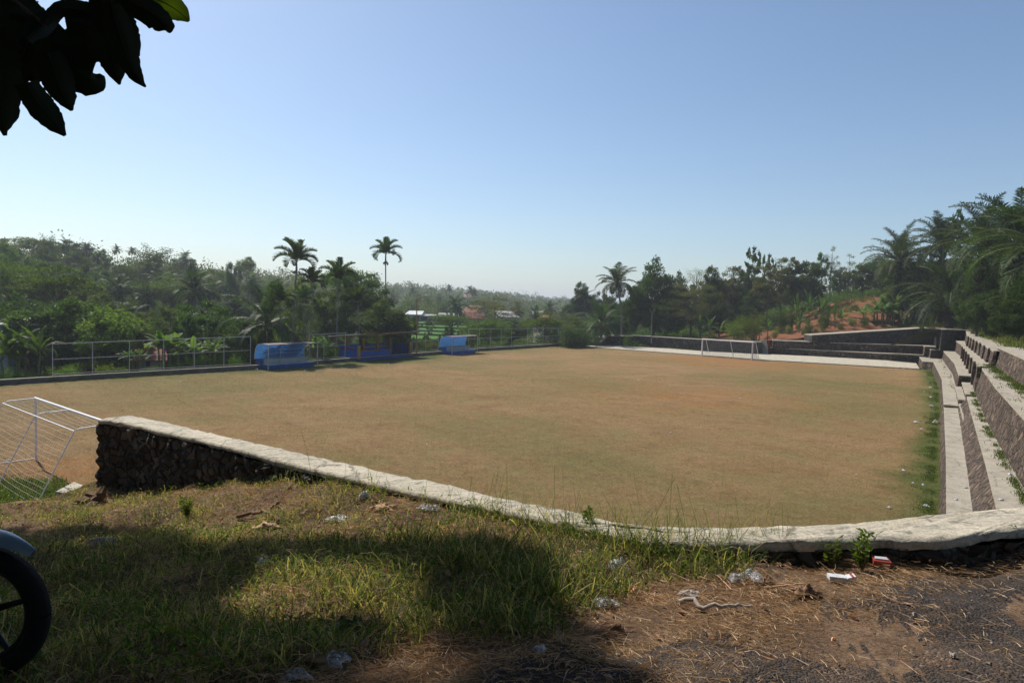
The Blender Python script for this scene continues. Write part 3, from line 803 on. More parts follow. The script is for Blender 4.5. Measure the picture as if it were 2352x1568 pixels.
M['red_paint'] = simple('dull_red_paint', (0.24, 0.035, 0.02), 0.7, 0.3, 0, 0.3, 9)
def dugout(label, A, B, H, light):
    """A, B front posts on the pitch"""
    t = thing('canopy_dugout', label, 'dugout', (0, 0, 0))
    A = np.array(A, float); B = np.array(B, float); x = B - A; W = np.linalg.norm(x); x /= W; y = np.array([-x[1], x[0], 0.]); z = np.array([0, 0, 1.])
    def P(u, v, w): return A + x * u + y * v + z * w
    D = 1.75
    for u in (0, W): MB().tube([P(u, 0, 0), P(u, 0, H)], 0.045, 8).obj('post', M['galv'], t, True)
    prof = [(0.0, H), (0.55, H + .06), (1.0, H + .05), (1.35, H - .05), (1.6, H - .30), (1.72, H - .65), (1.75, .75)]
    for u in (0.0, W * .5, W):
        MB().tube([P(u, a + .02, b) for a, b in prof], 0.028, 6).obj('hoop', M['galv'], t, True)
    for w in (0.8, 1.15, 1.5): MB().tube([P(0, D - .06, w), P(W, D - .06, w)], 0.016, 5).obj('rail', M['galv'], t)
    MB().tube([P(0, 0, 1.5), P(0, D - .05, 1.5)], 0.02, 5).obj('rail', M['galv'], t)
    b = MB(); G = np.zeros((2, 4, 3)); pr = prof[:3] + [(1.15, H + .02)]
    for i, u in enumerate((-.08, W + .1)):
        for j, (a, c) in enumerate(pr): G[i, j] = P(u, a - (.1 if j == 0 else 0), c + .035)
    b.grid(np.array([G[0] * (1 - k / 12) + G[1] * k / 12 + [0, 0, 0.012 * (k % 2)] for k in range(13)])); b.grid(np.array([G[0] * (1 - k / 12) + G[1] * k / 12 - [0, 0, .02] for k in range(13)]))
    b.obj('roof', M['rust_roof'], t)
    b = MB(); pr = [(1.02, H + .03), (1.3, H - .02), (1.52, H - .15), (1.66, H - .38), (1.75, H - .7), (1.79, 1.2), (1.79, .78)]
    b.grid(np.array([[P(u, a + .035, c) for a, c in pr] for u in np.linspace(0, W, 6)]))
    b.obj('back_sheet', M['blue_sheet'], t, True)
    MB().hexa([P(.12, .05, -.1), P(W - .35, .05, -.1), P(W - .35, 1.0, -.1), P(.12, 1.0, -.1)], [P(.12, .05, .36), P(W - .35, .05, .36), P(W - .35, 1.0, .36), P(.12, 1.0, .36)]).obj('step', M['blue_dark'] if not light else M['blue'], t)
    MB().hexa([P(.1, .03, .362), P(W - .33, .03, .362), P(W - .33, 1.0, .362), P(.1, 1.0, .362)], [P(.1, .03, .39), P(W - .33, .03, .39), P(W - .33, 1.0, .39), P(.1, 1.0, .39)]).obj('footboard', M['pale_blue'], t)
    MB().hexa([P(.3, 1.0, -.1), P(W - .25, 1.0, -.1), P(W - .25, 1.55, -.1), P(.3, 1.55, -.1)], [P(.3, 1.0, .78), P(W - .25, 1.0, .78), P(W - .25, 1.55, .78), P(.3, 1.55, .78)]).obj('bench', simple('worn_white_paint', (.36, .38, .36), .85, .2, 0, .35, 2.2), t)
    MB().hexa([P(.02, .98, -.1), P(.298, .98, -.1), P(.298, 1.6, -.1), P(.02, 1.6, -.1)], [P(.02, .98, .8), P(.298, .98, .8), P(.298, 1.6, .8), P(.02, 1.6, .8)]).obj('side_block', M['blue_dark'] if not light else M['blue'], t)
    return t
dugout('blue canopy dugout with a rusty roof and pale bench, nearest the camera', gp(616, 849.4), gp(729, 840.5), 2.02, False)
dugout('smaller looking bright blue canopy dugout, farthest along the fence', gp(1037.9, 814.7), gp(1096.6, 809.7), 2.0, True)
# roofed dugout
def shed():
    A = gp(824.4, 829.4); B = gp(944.4, 819.4); x = B - A; W = np.linalg.norm(x); x /= W; y = np.array([-x[1], x[0], 0.]); z = np.array([0, 0, 1.])
    t = thing('roofed_dugout', 'long blue and yellow roofed dugout between the two canopy dugouts', 'dugout')
    def P(u, v, w): return A + x * u + y * v + z * w
    def bx(u0, u1, v0, v1, w0, w1): return [P(u0, v0, w0), P(u1, v0, w0), P(u1, v1, w0), P(u0, v1, w0)], [P(u0, v0, w1), P(u1, v0, w1), P(u1, v1, w1), P(u0, v1, w1)]
    D = 2.6
    MB().hexa(*bx(0, W, -.15, D, -.1, .22)).obj('plinth', M['blue_dark'], t)
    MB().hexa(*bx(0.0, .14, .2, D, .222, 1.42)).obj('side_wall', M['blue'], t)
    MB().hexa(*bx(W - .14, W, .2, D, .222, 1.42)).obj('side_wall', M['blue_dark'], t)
    MB().hexa(*bx(.142, W - .142, D - .12, D, .222, 1.45)).obj('back_wall', M['blue'], t)
    for u in (-.03, W - .19): MB().hexa(*bx(u, u + .22, -.02, .198, .222, 1.5 if u < 1 else 1.62)).obj('pillar', M['yellow'], t)
    for u in (W * .1, W * .37, W * .64, W * .9): MB().hexa(*bx(u, u + .26, D - .34, D - .122, .222, 1.95)).obj('pillar', M['yellow'], t)
    for u in (0, W * .37, W * .64, W - .1): MB().tube([P(u + .12, D - .2 if 0 < u < W - 1 else .1, 1.4), P(u + .12, D - .2 if 0 < u < W - 1 else .1, 2.4)], .03, 6).obj('post', M['roof_dark'], t)  # thin dark posts standing in for pillar tops lost in shade
    # row of yellow strokes on the back wall and red strokes on the side wall
    rng = np.random.default_rng(4); b = MB(); last = False
    for k in range(46):
        u = .6 + k * (W - 1.2) / 46
        if any(abs(u - c - .13) < .2 for c in (W * .1, W * .37, W * .64, W * .9)):
            if last: b.obj('painted_band', M['yellow'], t); b = MB(); last = False
            continue
        last = True
        b.hexa(*bx(u, u + .07, D - .128, D - .1205, .98, 1.18 + rng.uniform(-.03, .03)))
    if last: b.obj('painted_band', M['yellow'], t)
    b = MB()
    for k in range(11):
        v = .62 + k * .155
        b.hexa(*bx(-.006, -.001, v, v + .11, .98 + rng.uniform(0, .04), 1.2)); b.hexa(*bx(-.006, -.001, v + .02, v + .15, 1.04, 1.08))
    b.obj('painted_band', M['red_paint'], t)
    MB().hexa(*bx(W * .16, W * .74, 1.15, 1.75, .222, .82)).obj('bench', simple('bright_blue_paint', (0.022, 0.10, 0.42), .5, .4, 0, .2, 2), t)
    MB().hexa(*bx(W * .16, W * .74, 1.12, 1.78, .821, .85)).obj('bench_top', M['yellow'], t)
    # lean-to roof with yellow fascia; it overhangs towards the fence
    b = MB(); hf, hb = 2.62, 2.25; r = [P(-.15, -.35, hf), P(W + .9, -.35, hf + .12), P(W + .9, D + 1.2, hb + .1), P(-.4, D + 1.2, hb)]
    n = 28; G = np.zeros((n * 2, 2, 3))
    for k in range(n * 2):
        u = k / (n * 2 - 1); G[k, 0] = r[0] * (1 - u) + r[1] * u; G[k, 1] = r[3] * (1 - u) + r[2] * u; G[k, :, 2] += .025 * (k % 2)
    b.grid(G); b.grid(G - [0, 0, .03]); b.obj('roof', M['roof_dark'], t)
    for p, q in ((r[0], r[1]), (r[3], r[0]), (r[1], r[2])):
        d = (q - p) / np.linalg.norm(q - p); s = np.array([-d[1], d[0], 0]) * .02
        b = MB(); b.hexa([p - z * .16 - s, q - z * .16 - s, q - z * .16 + s, p - z * .16 + s], [p - z * .035 - s, q - z * .035 - s, q - z * .035 + s, p - z * .035 + s]); b.obj('fascia', simple('dull_ochre_board', (.20, .12, .035), .8, .2, 0, .4, 2) if 'dull_ochre_board' not in bpy.data.materials else bpy.data.materials['dull_ochre_board'], t)
    return t
shed()

# ---------------------------------------------------------------- poles
def lamp_pole():
    t = thing('lamp_pole', 'yellowish bent arm lamp pole right of the roofed dugout', 'lamp pole', gp(957, 812, 0.3) - np.array([0, 0, .3]))
    o = np.array(t.location); dist = o[1]
    top = gd(955.5, 688, dist) - o; a1 = gd(960, 684.5, dist) - o; a2 = gd(975, 679, dist) - o; tip = gd(984.5, 678.5, dist) - o
    mt = simple('ochre_painted_pole', (0.22, 0.15, 0.06), .6, .3, 0, .3, 5)
    MB().tube([[0, 0, -1.5], top * [0, 0, 1] + top * [.5, 1, 0]], [.075, .055], 8).obj('pole', mt, t, True)
    MB().tube([top * [.5, 1, 1], a1, a2], [.055, .045, .035], 7).obj('arm', mt, t, True)
    MB().tube([a2, a2 * .5 + tip * .5, tip], [.06, .1, .04], 8).obj('lamp_head', M['galv'], t, True)
    MB().box((0.12, -.05, 3.2), (.25, .2, .35)).obj('switch_box', mt, t)
lamp_pole()
t = thing('forked_pole', 'pale forked pole standing behind the far stone wall', 'pole', (0, 0, 0))
pb = gd(1497, 765, 100); pj = gd(1497.5, 722, 100)
M['pole_grey'] = simple('weathered_grey_pole', (.17, .16, .14), .9, .1)
MB().tube([pb - [0, 0, 1.5], pj], [.09, .06], 8).obj('pole', M['pole_grey'], t, True)
MB().tube([pj - [0, 0, .1], gd(1494, 712, 100), gd(1490, 706, 100)], [.06, .05, .03], 6).obj('fork_arm', M['pole_grey'], t, True)
MB().tube([pj - [0, 0, .1], gd(1501, 715, 100), gd(1503, 708, 100)], [.06, .05, .03], 6).obj('fork_arm', M['pole_grey'], t, True)

# ---------------------------------------------------------------- village houses across the valley
def tile_mat(name, c):
    t = NT(name); t.set(0.8, 0.2)
    w = t.n("ShaderNodeTexWave", Scale=3.0, Distortion=0.5); w.bands_direction = 'Z'; t.l(t.coord(), w.inputs['Vector'])
    col = t.ramp(t.noise(1.5, 6, 0.7), [(0.3, [k * .6 for k in c]), (0.7, [min(1, k * 1.2) for k in c])])
    t.col(t.mix(1.0, col, t.ramp(w.outputs[0], [(0, .7), (.6, 1.05)]), 'MULTIPLY')); return t.m
M['tile_red'] = tile_mat('red_roof_tile', (0.25, 0.09, 0.055)); M['tile_pink'] = tile_mat('faded_pink_roof_tile', (0.42, 0.20, 0.16)); M['tile_orange'] = tile_mat('orange_roof_tile', (0.36, 0.14, 0.06))
M['zinc'] = simple('pale_zinc_roof', (0.62, 0.62, 0.60), .5, .4, 0, .15, 1.2); M['asb'] = simple('grey_cement_sheet_roof', (0.36, 0.34, 0.31), .8, .2, 0, .25, .8)
M['wall_white'] = simple('pale_render_wall', (0.48, 0.48, 0.46), .9, .1, 0, .15, .8); M['wall_grey'] = simple('grey_boarded_wall', (0.20, 0.22, 0.23), .9, .1, 0, .25, .8)
M['dark_open'] = simple('dark_opening', (0.015, 0.016, 0.018), .6, .2, 0, .2, 2)
def house(label, x0, x1, yb, dist, hw, hr, depth, roof, wall, gable='long', rot=0.0, openings=(), cat='house', name='house', z0=None):
    """front spans px x0..x1 at depth dist; yb: reading of wall foot"""
    p0 = gd(x0, yb, dist); p1 = gd(x1, yb, dist); W = np.linalg.norm((p1 - p0)[:2]); c = (p0 + p1) / 2
    t = thing(name, label, cat, (c[0], c[1], c[2]), rot)
    w2, d = W / 2, depth; mw = M[wall]
    b = MB(); b.hexa([[-w2, 0, -4], [w2, 0, -4], [w2, d, -4], [-w2, d, -4]], [[-w2, 0, hw], [w2, 0, hw], [w2, d, hw], [-w2, d, hw]])
    if gable == 'front':
        b.add([[-w2, 0, hw], [w2, 0, hw], [0, 0, hw + hr], [-w2, d, hw], [w2, d, hw], [0, d, hw + hr]], T=[[0, 1, 2], [4, 3, 5]])
    elif gable == 'long':
        b.add([[-w2, 0, hw], [-w2, d, hw], [-w2, d / 2, hw + hr], [w2, 0, hw], [w2, d, hw], [w2, d / 2, hw + hr]], T=[[1, 0, 2], [3, 4, 5]])
    b.obj('wall', mw, t)
    e = .45; b = MB()
    def slab(q):
        q = [np.array(k, float) for k in q]; b.hexa(q, [k + [0, 0, .12] for k in q])
    if gable == 'long':
        sl = hr / (d / 2); slab([[-w2 - e, -e, hw - e * sl], [w2 + e, -e, hw - e * sl], [w2 + e, d / 2, hw + hr], [-w2 - e, d / 2, hw + hr]])
        slab([[-w2 - e, d / 2, hw + hr + .005], [w2 + e, d / 2, hw + hr + .005], [w2 + e, d + e, hw - e * sl], [-w2 - e, d + e, hw - e * sl]])
    elif gable == 'front':
        sl = hr / w2; slab([[-w2 - e, -e, hw - e * sl], [0, -e, hw + hr], [0, d + e, hw + hr], [-w2 - e, d + e, hw - e * sl]])
        slab([[0, -e, hw + hr + .005], [w2 + e, -e, hw - e * sl], [w2 + e, d + e, hw - e * sl], [0, d + e, hw + hr + .005]])
    else:
        slab([[-w2 - e, -e, hw + .02], [w2 + e, -e, hw + .02], [w2 + e * .6, d, hw + hr], [-w2 - e * .2, d, hw + hr]])
    b.obj('roof', M[roof], t)
    for (u0, u1, z0_, z1_, nm) in openings:
        a0 = -w2 + W * u0; a1 = -w2 + W * u1
        MB().hexa([[a0, -.03, z0_], [a1, -.03, z0_], [a1, .1, z0_], [a0, .1, z0_]], [[a0, -.03, z1_], [a1, -.03, z1_], [a1, .1, z1_], [a0, .1, z1_]]).obj(nm, M['dark_open'], t)
    return t
house('grey shed with a bright white lean-to roof at the left of the green rice field', 933, 965, 737, 190, 1.7, .95, 6, 'zinc', 'wall_grey', 'lean', openings=[(.5, .95, 0, 1.5, 'door'), (.1, .3, .7, 1.3, 'window')])
house('low dark open shelter with a thin pale roof edge, joined to the white roofed shed', 966, 1001, 736, 192, 1.2, .4, 4, 'asb', 'wall_grey', 'lean', openings=[(.05, .45, 0, 1.05, 'door'), (.55, .95, 0.0, 1.05, 'door')])
house('long low house with a grey cement sheet roof behind the green rice field', 1003, 1048, 739, 192, 1.05, 1.2, 7, 'asb', 'wall_grey', 'lean', openings=[(.05, .3, 0, .95, 'window'), (.4, .65, .2, .95, 'window'), (.7, .95, 0, .95, 'door')])
house('brown tiled house standing behind the coconut palm beside the rice field', 1058, 1092, 735, 205, 2.3, 1.9, 8, 'tile_red', 'wall_white', 'long', rot=-.5, openings=[(.3, .45, 1, 2.2, 'window')])
house('low red tiled house in front of the brown tiled one', 1074, 1112, 742, 180, 1.3, 1.4, 6, 'tile_red', 'wall_grey', 'long', rot=.25, openings=[(.3, .45, .4, 1.0, 'window'), (.6, .7, 0, 1.1, 'door')])
house('small house with a faded pink roof high on the wooded slope', 1065, 1081, 687, 480, 1.6, 1.7, 7, 'tile_pink', 'wall_white', 'long', openings=[(.3, .5, .5, 1.2, 'window')])
house('tiny pale roofed house high on the slope right of the tall areca palm', 943, 957, 680, 480, 1.3, .9, 6, 'tile_pink', 'wall_white', 'long', openings=[(.3, .6, .4, 1.0, 'window')])
house('white gabled house rising above the airy tree in the valley', 1160, 1182, 731, 232, 2.4, 1.2, 8, 'zinc', 'wall_white', 'front', openings=[(.35, .65, .9, 1.7, 'window')])
house('house with a bright orange tiled roof beside the white gabled house', 1177, 1196, 731, 240, 2.4, 1.1, 8, 'tile_orange', 'wall_white', 'long', openings=[(.3, .5, .8, 1.9, 'window')])
house('long pale roofed shed below the orange roofed house', 1150, 1190, 744, 190, 1.8, 1.6, 7, 'asb', 'wall_white', 'lean', rot=.3, openings=[(.2, .5, 0, 1.3, 'door')])
house('pale grey roofed house half hidden right of the orange roof', 1226, 1246, 737, 215, 1.6, 1.4, 7, 'asb', 'wall_white', 'long', openings=[(.3, .5, .8, 1.8, 'window')])
house('low house with a pinkish roof behind the coconut palms near the corner bush', 1240, 1262, 748, 150, 1.5, 1.3, 6, 'tile_pink', 'wall_white', 'long', rot=.2, openings=[(.3, .6, .3, 1.2, 'window')])
house('house with an old brown tiled roof just below the left pipe fence', 322, 368, 850, 60, 1.0, 1.1, 5, 'tile_red', 'wall_grey', 'long', rot=.5, openings=[(.3, .5, .3, 1.1, 'window')])
house('small grey hut among the trees at the left edge', 0, 22, 790, 60, 1.6, .5, 4, 'asb', 'wall_grey', 'lean', openings=[(.3, .7, 0, 1.3, 'door')])

# rice terraces
def rice():
    b = MB(); rng = np.random.default_rng(8)
    for k, (ya, yb, d0, d1, z) in enumerate([(738, 742, 176, 190, None), (742, 747, 165, 175.5, None), (747, 752, 154, 164.5, None), (752, 757, 145, 153.5, None), (757, 764, 132, 144.5, None)]):
        z = gd(990, 740.5, 184)[2] - k * 0.38
        xs = np.linspace((885 - CX) / F_PX, (1112 - CX) / F_PX, 24)
        G = np.zeros((24, 4, 3))
        wv = np.sin(xs * 40 + k) * 1.2
        G[:, 0] = np.stack([xs * d0, d0 + wv, np.full(24, z - .4)], -1); G[:, 1] = np.stack([xs * d0, d0 + wv, np.full(24, z)], -1)
        G[:, 2] = np.stack([xs * (d0 + d1) / 2, (d0 + d1) / 2 + wv * .5, np.full(24, z + .02)], -1); G[:, 3] = np.stack([xs * d1, d1 + wv * .2, np.full(24, z)], -1)
        b.grid(G)
    t = NT('rice_green'); t.set(.9, .1)
    t.col(t.ramp(t.noise(.6, 6, .7), [(.3, (.045, .12, .016)), (.7, (.085, .19, .025))])); t.bump(t.noise(6, 5, .8), .1)
    tag(b.obj('rice_field', t.m), kind='structure')
rice()
def dry_terrace():
    b = MB()
    for k in range(6):
        z = gd(290, 632, 150)[2] - k * .75 + 1.5; d = 150 - k * 1.3
        xs = np.linspace((255 - CX) / F_PX, (342 - CX) / F_PX, 14); G = np.zeros((14, 3, 3))
        G[:, 0] = np.stack([xs * d, d + xs * 0, xs * 0 + z - .75], -1); G[:, 1] = np.stack([xs * d, d + xs * 0, xs * 0 + z], -1); G[:, 2] = np.stack([xs * (d + 1.6), d + 1.6 + xs * 0, xs * 0 + z], -1)
        b.grid(G)
    tag(b.obj('hillside_terrace', simple('dry_terrace_soil', (.14, .11, .07), .95, .1, 0, .5, 1.2)), kind='structure')
dry_terrace()

# two figures at the edge of the rice
def person(px, py, dist, label, lean):
    p = gd(px, py, dist); J = np.array([[0, 0, .95], [0, 0, 1.2], [0, 0, 1.42], [0, 0, 1.52], [0, .02, 1.66], [-.1, 0, .93], [-.12, .05, .5], [-.13, .02, .06], [-.13, -.12, .03], [.1, 0, .93], [.13, -.04, .5], [.14, 0, .06], [.14, -.12, .03], [-.19, 0, 1.4], [-.26, -.02, 1.1], [-.24, -.16, .88], [.19, 0, 1.4], [.26, -.02, 1.1], [.22, -.18, .9]])
    E = [(0, 1), (1, 2), (2, 3), (3, 4), (0, 5), (5, 6), (6, 7), (7, 8), (0, 9), (9, 10), (10, 11), (11, 12), (2, 13), (13, 14), (14, 15), (2, 16), (16, 17), (17, 18)]
    R = [.15, .15, .14, .06, .1, .1, .07, .05, .04, .1, .07, .05, .04, .06, .05, .035, .06, .05, .035]
    J[:, 1] -= lean * np.clip(J[:, 2] - .9, 0, 1)
    me = bpy.data.meshes.new('person'); me.from_pydata([tuple(k) for k in J], E, []); o = link('person', me, None, p)
    o.modifiers.new('skin', 'SKIN'); me.materials.append(simple('dark_work_clothes', (.03, .03, .04), .9, .1, 0, .3, 5))
    for k, r in enumerate(R): me.skin_vertices[0].data[k].radius = (r, r)
    me.skin_vertices[0].data[0].use_root = True
    o.modifiers.new('sub', 'SUBSURF').levels = 1; tag(o, label, 'person')
    h = MB(); an = np.linspace(0, 2 * np.pi, 12)
    h.grid(np.array([[[r * math.cos(a), r * math.sin(a) - lean * .7, z] for a in an] for r, z in ((.24, 1.70), (.12, 1.78), (.01, 1.86))])); h.obj('hat', simple('dark_straw_hat', (.1, .08, .05), .9), o)
person(933, 739.5, 175, 'left of two dark figures standing at the edge of the rice field', .1)
person(939.5, 739.5, 175, 'right of two dark figures standing at the edge of the rice field', .3)
# ---------------------------------------------------------------- foliage
LM = {}
LM['dark'] = leafmat('dark_glossy_leaf', (0.020, 0.040, 0.009), (0.060, 0.092, 0.020), .36, .58, .2)
LM['mid'] = leafmat('mid_green_leaf', (0.028, 0.056, 0.010), (0.085, 0.128, 0.023), .40, .58, .2)
LM['light'] = leafmat('light_green_leaf', (0.050, 0.095, 0.014), (0.115, 0.165, 0.030), .40, .62, .14)
LM['olive'] = leafmat('olive_brown_leaf', (0.050, 0.062, 0.018), (0.125, 0.122, 0.040), .36, .6, .2)
LM['palm'] = leafmat('palm_leaflet', (0.020, 0.045, 0.012), (0.055, 0.085, 0.024), .30, .6, .12, dead=(0.20, 0.13, 0.05))
LM['palm_dark'] = leafmat('dark_palm_leaflet', (0.016, 0.036, 0.009), (0.048, 0.076, 0.019), .28, .6, .14)
LM['banana'] = leafmat('banana_leaf', (0.035, 0.085, 0.014), (0.095, 0.165, 0.028), .42, .6, .18, dead=(0.20, 0.14, 0.06))
LM['straw'] = leafmat('dry_straw', (0.28, 0.175, 0.10), (0.66, 0.46, 0.29), .25, .7, .2, (1.2, 1.0, .7), 0)
LM['grass'] = leafmat('verge_grass_blade', (0.030, 0.052, 0.014), (0.142, 0.160, 0.052), .42, .65, .12, None, 0, dead=(0.52, 0.37, 0.21))
LM['turf'] = leafmat('dry_turf_blade', (0.03, 0.05, 0.014), (0.14, 0.15, 0.05), .3, .6, .2, None, 0, dead=(0.40, 0.24, 0.115))
LM['big'] = leafmat('broad_hanging_leaf', (0.016, 0.034, 0.009), (0.040, 0.070, 0.014), .12, .4, .4)
LM['glowleaf'] = leafmat('sun_tinted_yellow_green_leaf', (0.03, 0.05, 0.006), (0.09, 0.12, 0.012), .5, .5, .2, None, 0)  # lighter copy for one low leaf, sun glow put into its colour
LM['lowleaf'] = leafmat('shade_darkened_broad_leaf', (0.008, 0.014, 0.006), (0.014, 0.022, 0.007), .06, .45, .25, None, 0)  # near-black silhouette tone put into the colour of the low leaves
bark = simple('grey_brown_bark', (0.10, 0.08, 0.06), .9, .1, 0, .4, 3, .04)
bark_pale = simple('pale_ringed_bark', (0.20, 0.185, 0.16), .9, .1, 0, .3, 3, .03)
bark_dark = simple('dark_bark', (0.045, 0.038, 0.03), .95, .1, 0, .4, 3, .06)
stem_mat = simple('banana_stem', (0.14, 0.13, 0.06), .7, .2, 0, .5, 4, .02)

def unit(a): return a / (np.linalg.norm(a, axis=-1, keepdims=True) + 1e-9)
def leaves(P, D, L, W, rng, fold=0.12, roll=None):
    """rhombic folded leaves: P base, D direction, lengths L, widths W"""
    n = len(P); D = unit(D)
    ref = rng.normal(0, 1, (n, 3)) if roll is None else roll
    S = unit(np.cross(D, ref)); Nn = np.cross(S, D)
    L = np.broadcast_to(np.asarray(L, float), (n,))[:, None]; W = np.broadcast_to(np.asarray(W, float), (n,))[:, None]
    mid = P + D * L * .45
    V = np.stack([P, mid + S * W * .5 + Nn * W * fold, P + D * L - Nn * L * .08, mid - S * W * .5 + Nn * W * fold], 1)
    return V.reshape(-1, 3), np.arange(n * 4).reshape(n, 4)
def limb_tubes(b, base, tips, r0, rng, sag=0.0, n=5):
    for tp in tips:
        k = 6; u = np.linspace(0, 1, k)[:, None]
        P = base * (1 - u) + tp * u; P[:, 2] += np.sin(u[:, 0] * np.pi) * np.linalg.norm(tp - base) * .08
        P[1:-1] += rng.normal(0, np.linalg.norm(tp - base) * .03, (k - 2, 3))
        b.tube(P, np.linspace(r0, r0 * .25, k), n)
def tree_mesh(name, seed, H=10., Wd=7., crown0=.3, nclump=60, nleaf=90, leaf=.32, lw=.45, mat='mid', trunk_r=.18, shape='round', bk=None, clump_r=.75, droop=.3, flat=1.0, bare=.0):
    rng = np.random.default_rng(seed)
    z0 = H * crown0; ch = H - z0
    C = []
    while len(C) < nclump:
        p = rng.uniform(-1, 1, 3); r = np.linalg.norm(p)
        if r > 1 or r < .35: continue
        if shape == 'umbrella':
            if p[2] < .15 + .3 * (p[0] ** 2 + p[1] ** 2) * 0: continue
        if shape == 'cone' and np.hypot(p[0], p[1]) > (1 - (p[2] + 1) / 2) * 1.05 + .12: continue
        if shape == 'column' and abs(p[0]) > .95: continue
        C.append(p)
    C = np.array(C)
    # lumpy outline
    f = 1 + .28 * np.sin(C[:, 0] * 4 + seed) * np.sin(C[:, 1] * 4 + seed * 2) + .18 * np.sin(C[:, 2] * 6 + seed)
    C = C * f[:, None]
    rr_ = np.linalg.norm(C, axis=1, keepdims=True); C = np.where(rr_ > 1.05, C / rr_ * 1.05, C)
    C = np.stack([C[:, 0] * Wd / 2, C[:, 1] * Wd / 2, z0 + (C[:, 2] + 1) / 2 * ch * .92], -1)
    size = clump_r * rng.uniform(.6, 1.35, len(C)) * Wd / 7
    m = rng.poisson(nleaf, len(C)); idx = np.repeat(np.arange(len(C)), m)
    off = unit(rng.normal(0, 1, (len(idx), 3))) * (rng.random((len(idx), 1)) ** .45) * 1.05; off[:, 2] *= .65 * flat
    P = C[idx] + off * size[idx][:, None]
    out = P - np.array([0, 0, z0 + ch * .3]); D = unit(out) * .6 + rng.normal(0, .6, P.shape); D[:, 2] -= droop
    V, Q = leaves(P, D, leaf * rng.uniform(.6, 1.3, len(P)), leaf * lw * rng.uniform(.7, 1.2, len(P)), rng)
    cv = rng.uniform(0, 1, len(C)); a = np.clip(cv[idx] * .5 + rng.uniform(0, .5, len(P)), 0, 1)
    crown = mesh_np(name + '_crown', V, Q, LM[mat], attr=np.repeat(a, 4))
    b = MB(); base = np.array([rng.normal(0, .2), rng.normal(0, .2), z0 * .9 + .1]); tk = [[0, 0, -1.5], [0, 0, 0], base * [.5, .5, .5], base]
    top = np.array([rng.normal(0, .3), rng.normal(0, .3), z0 + ch * .75]); tk += [base * .5 + top * .5, top]
    b.tube(tk, [trunk_r * 1.3, trunk_r * 1.15, trunk_r, trunk_r * .85, trunk_r * .5, trunk_r * .15], 7)
    sel = rng.choice(len(C), min(len(C), 16), replace=False)
    for s in sel:
        h = base * (1 - .55 * rng.random()) + top * .0; u = np.clip((C[s][2] - z0) / ch - .25, 0, .8); st = base * (1 - u) + top * u
        limb_tubes(b, st, [C[s]], trunk_r * .38, rng)
    return crown, b.mesh(name + '_trunk', bk or bark, True)
def frond(rng, L=3.5, el=60, droop=95, nl=40, ll=.75, lw=.05, az=0., keel=.5, hang=.5, rach=.03, base=np.zeros(3), plumose=0.):
    """returns leaf V,Q and rachis points"""
    k = 14; s = np.linspace(0, 1, k); ang = np.radians(el - droop * s ** 1.5)
    d = L / (k - 1); x = np.concatenate([[0], np.cumsum(np.cos(ang[:-1]) * d)]); z = np.concatenate([[0], np.cumsum(np.sin(ang[:-1]) * d)])
    ca, sa = math.cos(az), math.sin(az)
    R = np.stack([x * ca, x * sa, z], -1) + base
    u = np.linspace(.14, .99, nl); Pn = np.stack([np.interp(u, s, R[:, q]) for q in range(3)], -1)
    a = np.interp(u, s, ang); T = np.stack([np.cos(a) * ca, np.cos(a) * sa, np.sin(a)], -1)
    side = np.array([-sa, ca, 0.]); N = np.cross(T, side); N = np.where(N[:, 2:3] < 0, -N, N)
    prof = np.sin(np.pi * np.clip(u * .88 + .1, 0, 1)) ** .6
    Vs, Qs = [], []; n0 = 0
    for sg in (-1, 1):
        D = T * .55 + side * sg * .8 + N * (keel + plumose * rng.normal(0, .5, (nl, 1))) + rng.normal(0, .07, (nl, 3)); D = unit(D)
        l = ll * prof * rng.uniform(.85, 1.1, nl)
        mid = Pn + D * l[:, None] * .5; D2 = unit(D + np.array([0, 0, -hang * 1.6])); tip = mid + D2 * l[:, None] * .55
        w = np.cross(D, N); w = unit(np.cross(D, N)) * lw * .5
        V = np.stack([Pn - w * .5, Pn + w * .5, mid + w, mid - w, tip], 1).reshape(-1, 3)
        i = np.arange(nl) * 5 + n0
        Vs.append(V); Qs.append((np.stack([i, i + 1, i + 2, i + 3], -1), np.stack([i + 3, i + 2, i + 4], -1))); n0 += nl * 5
    return np.vstack(Vs), np.vstack([q[0] for q in Qs]), np.vstack([q[1] for q in Qs]), R
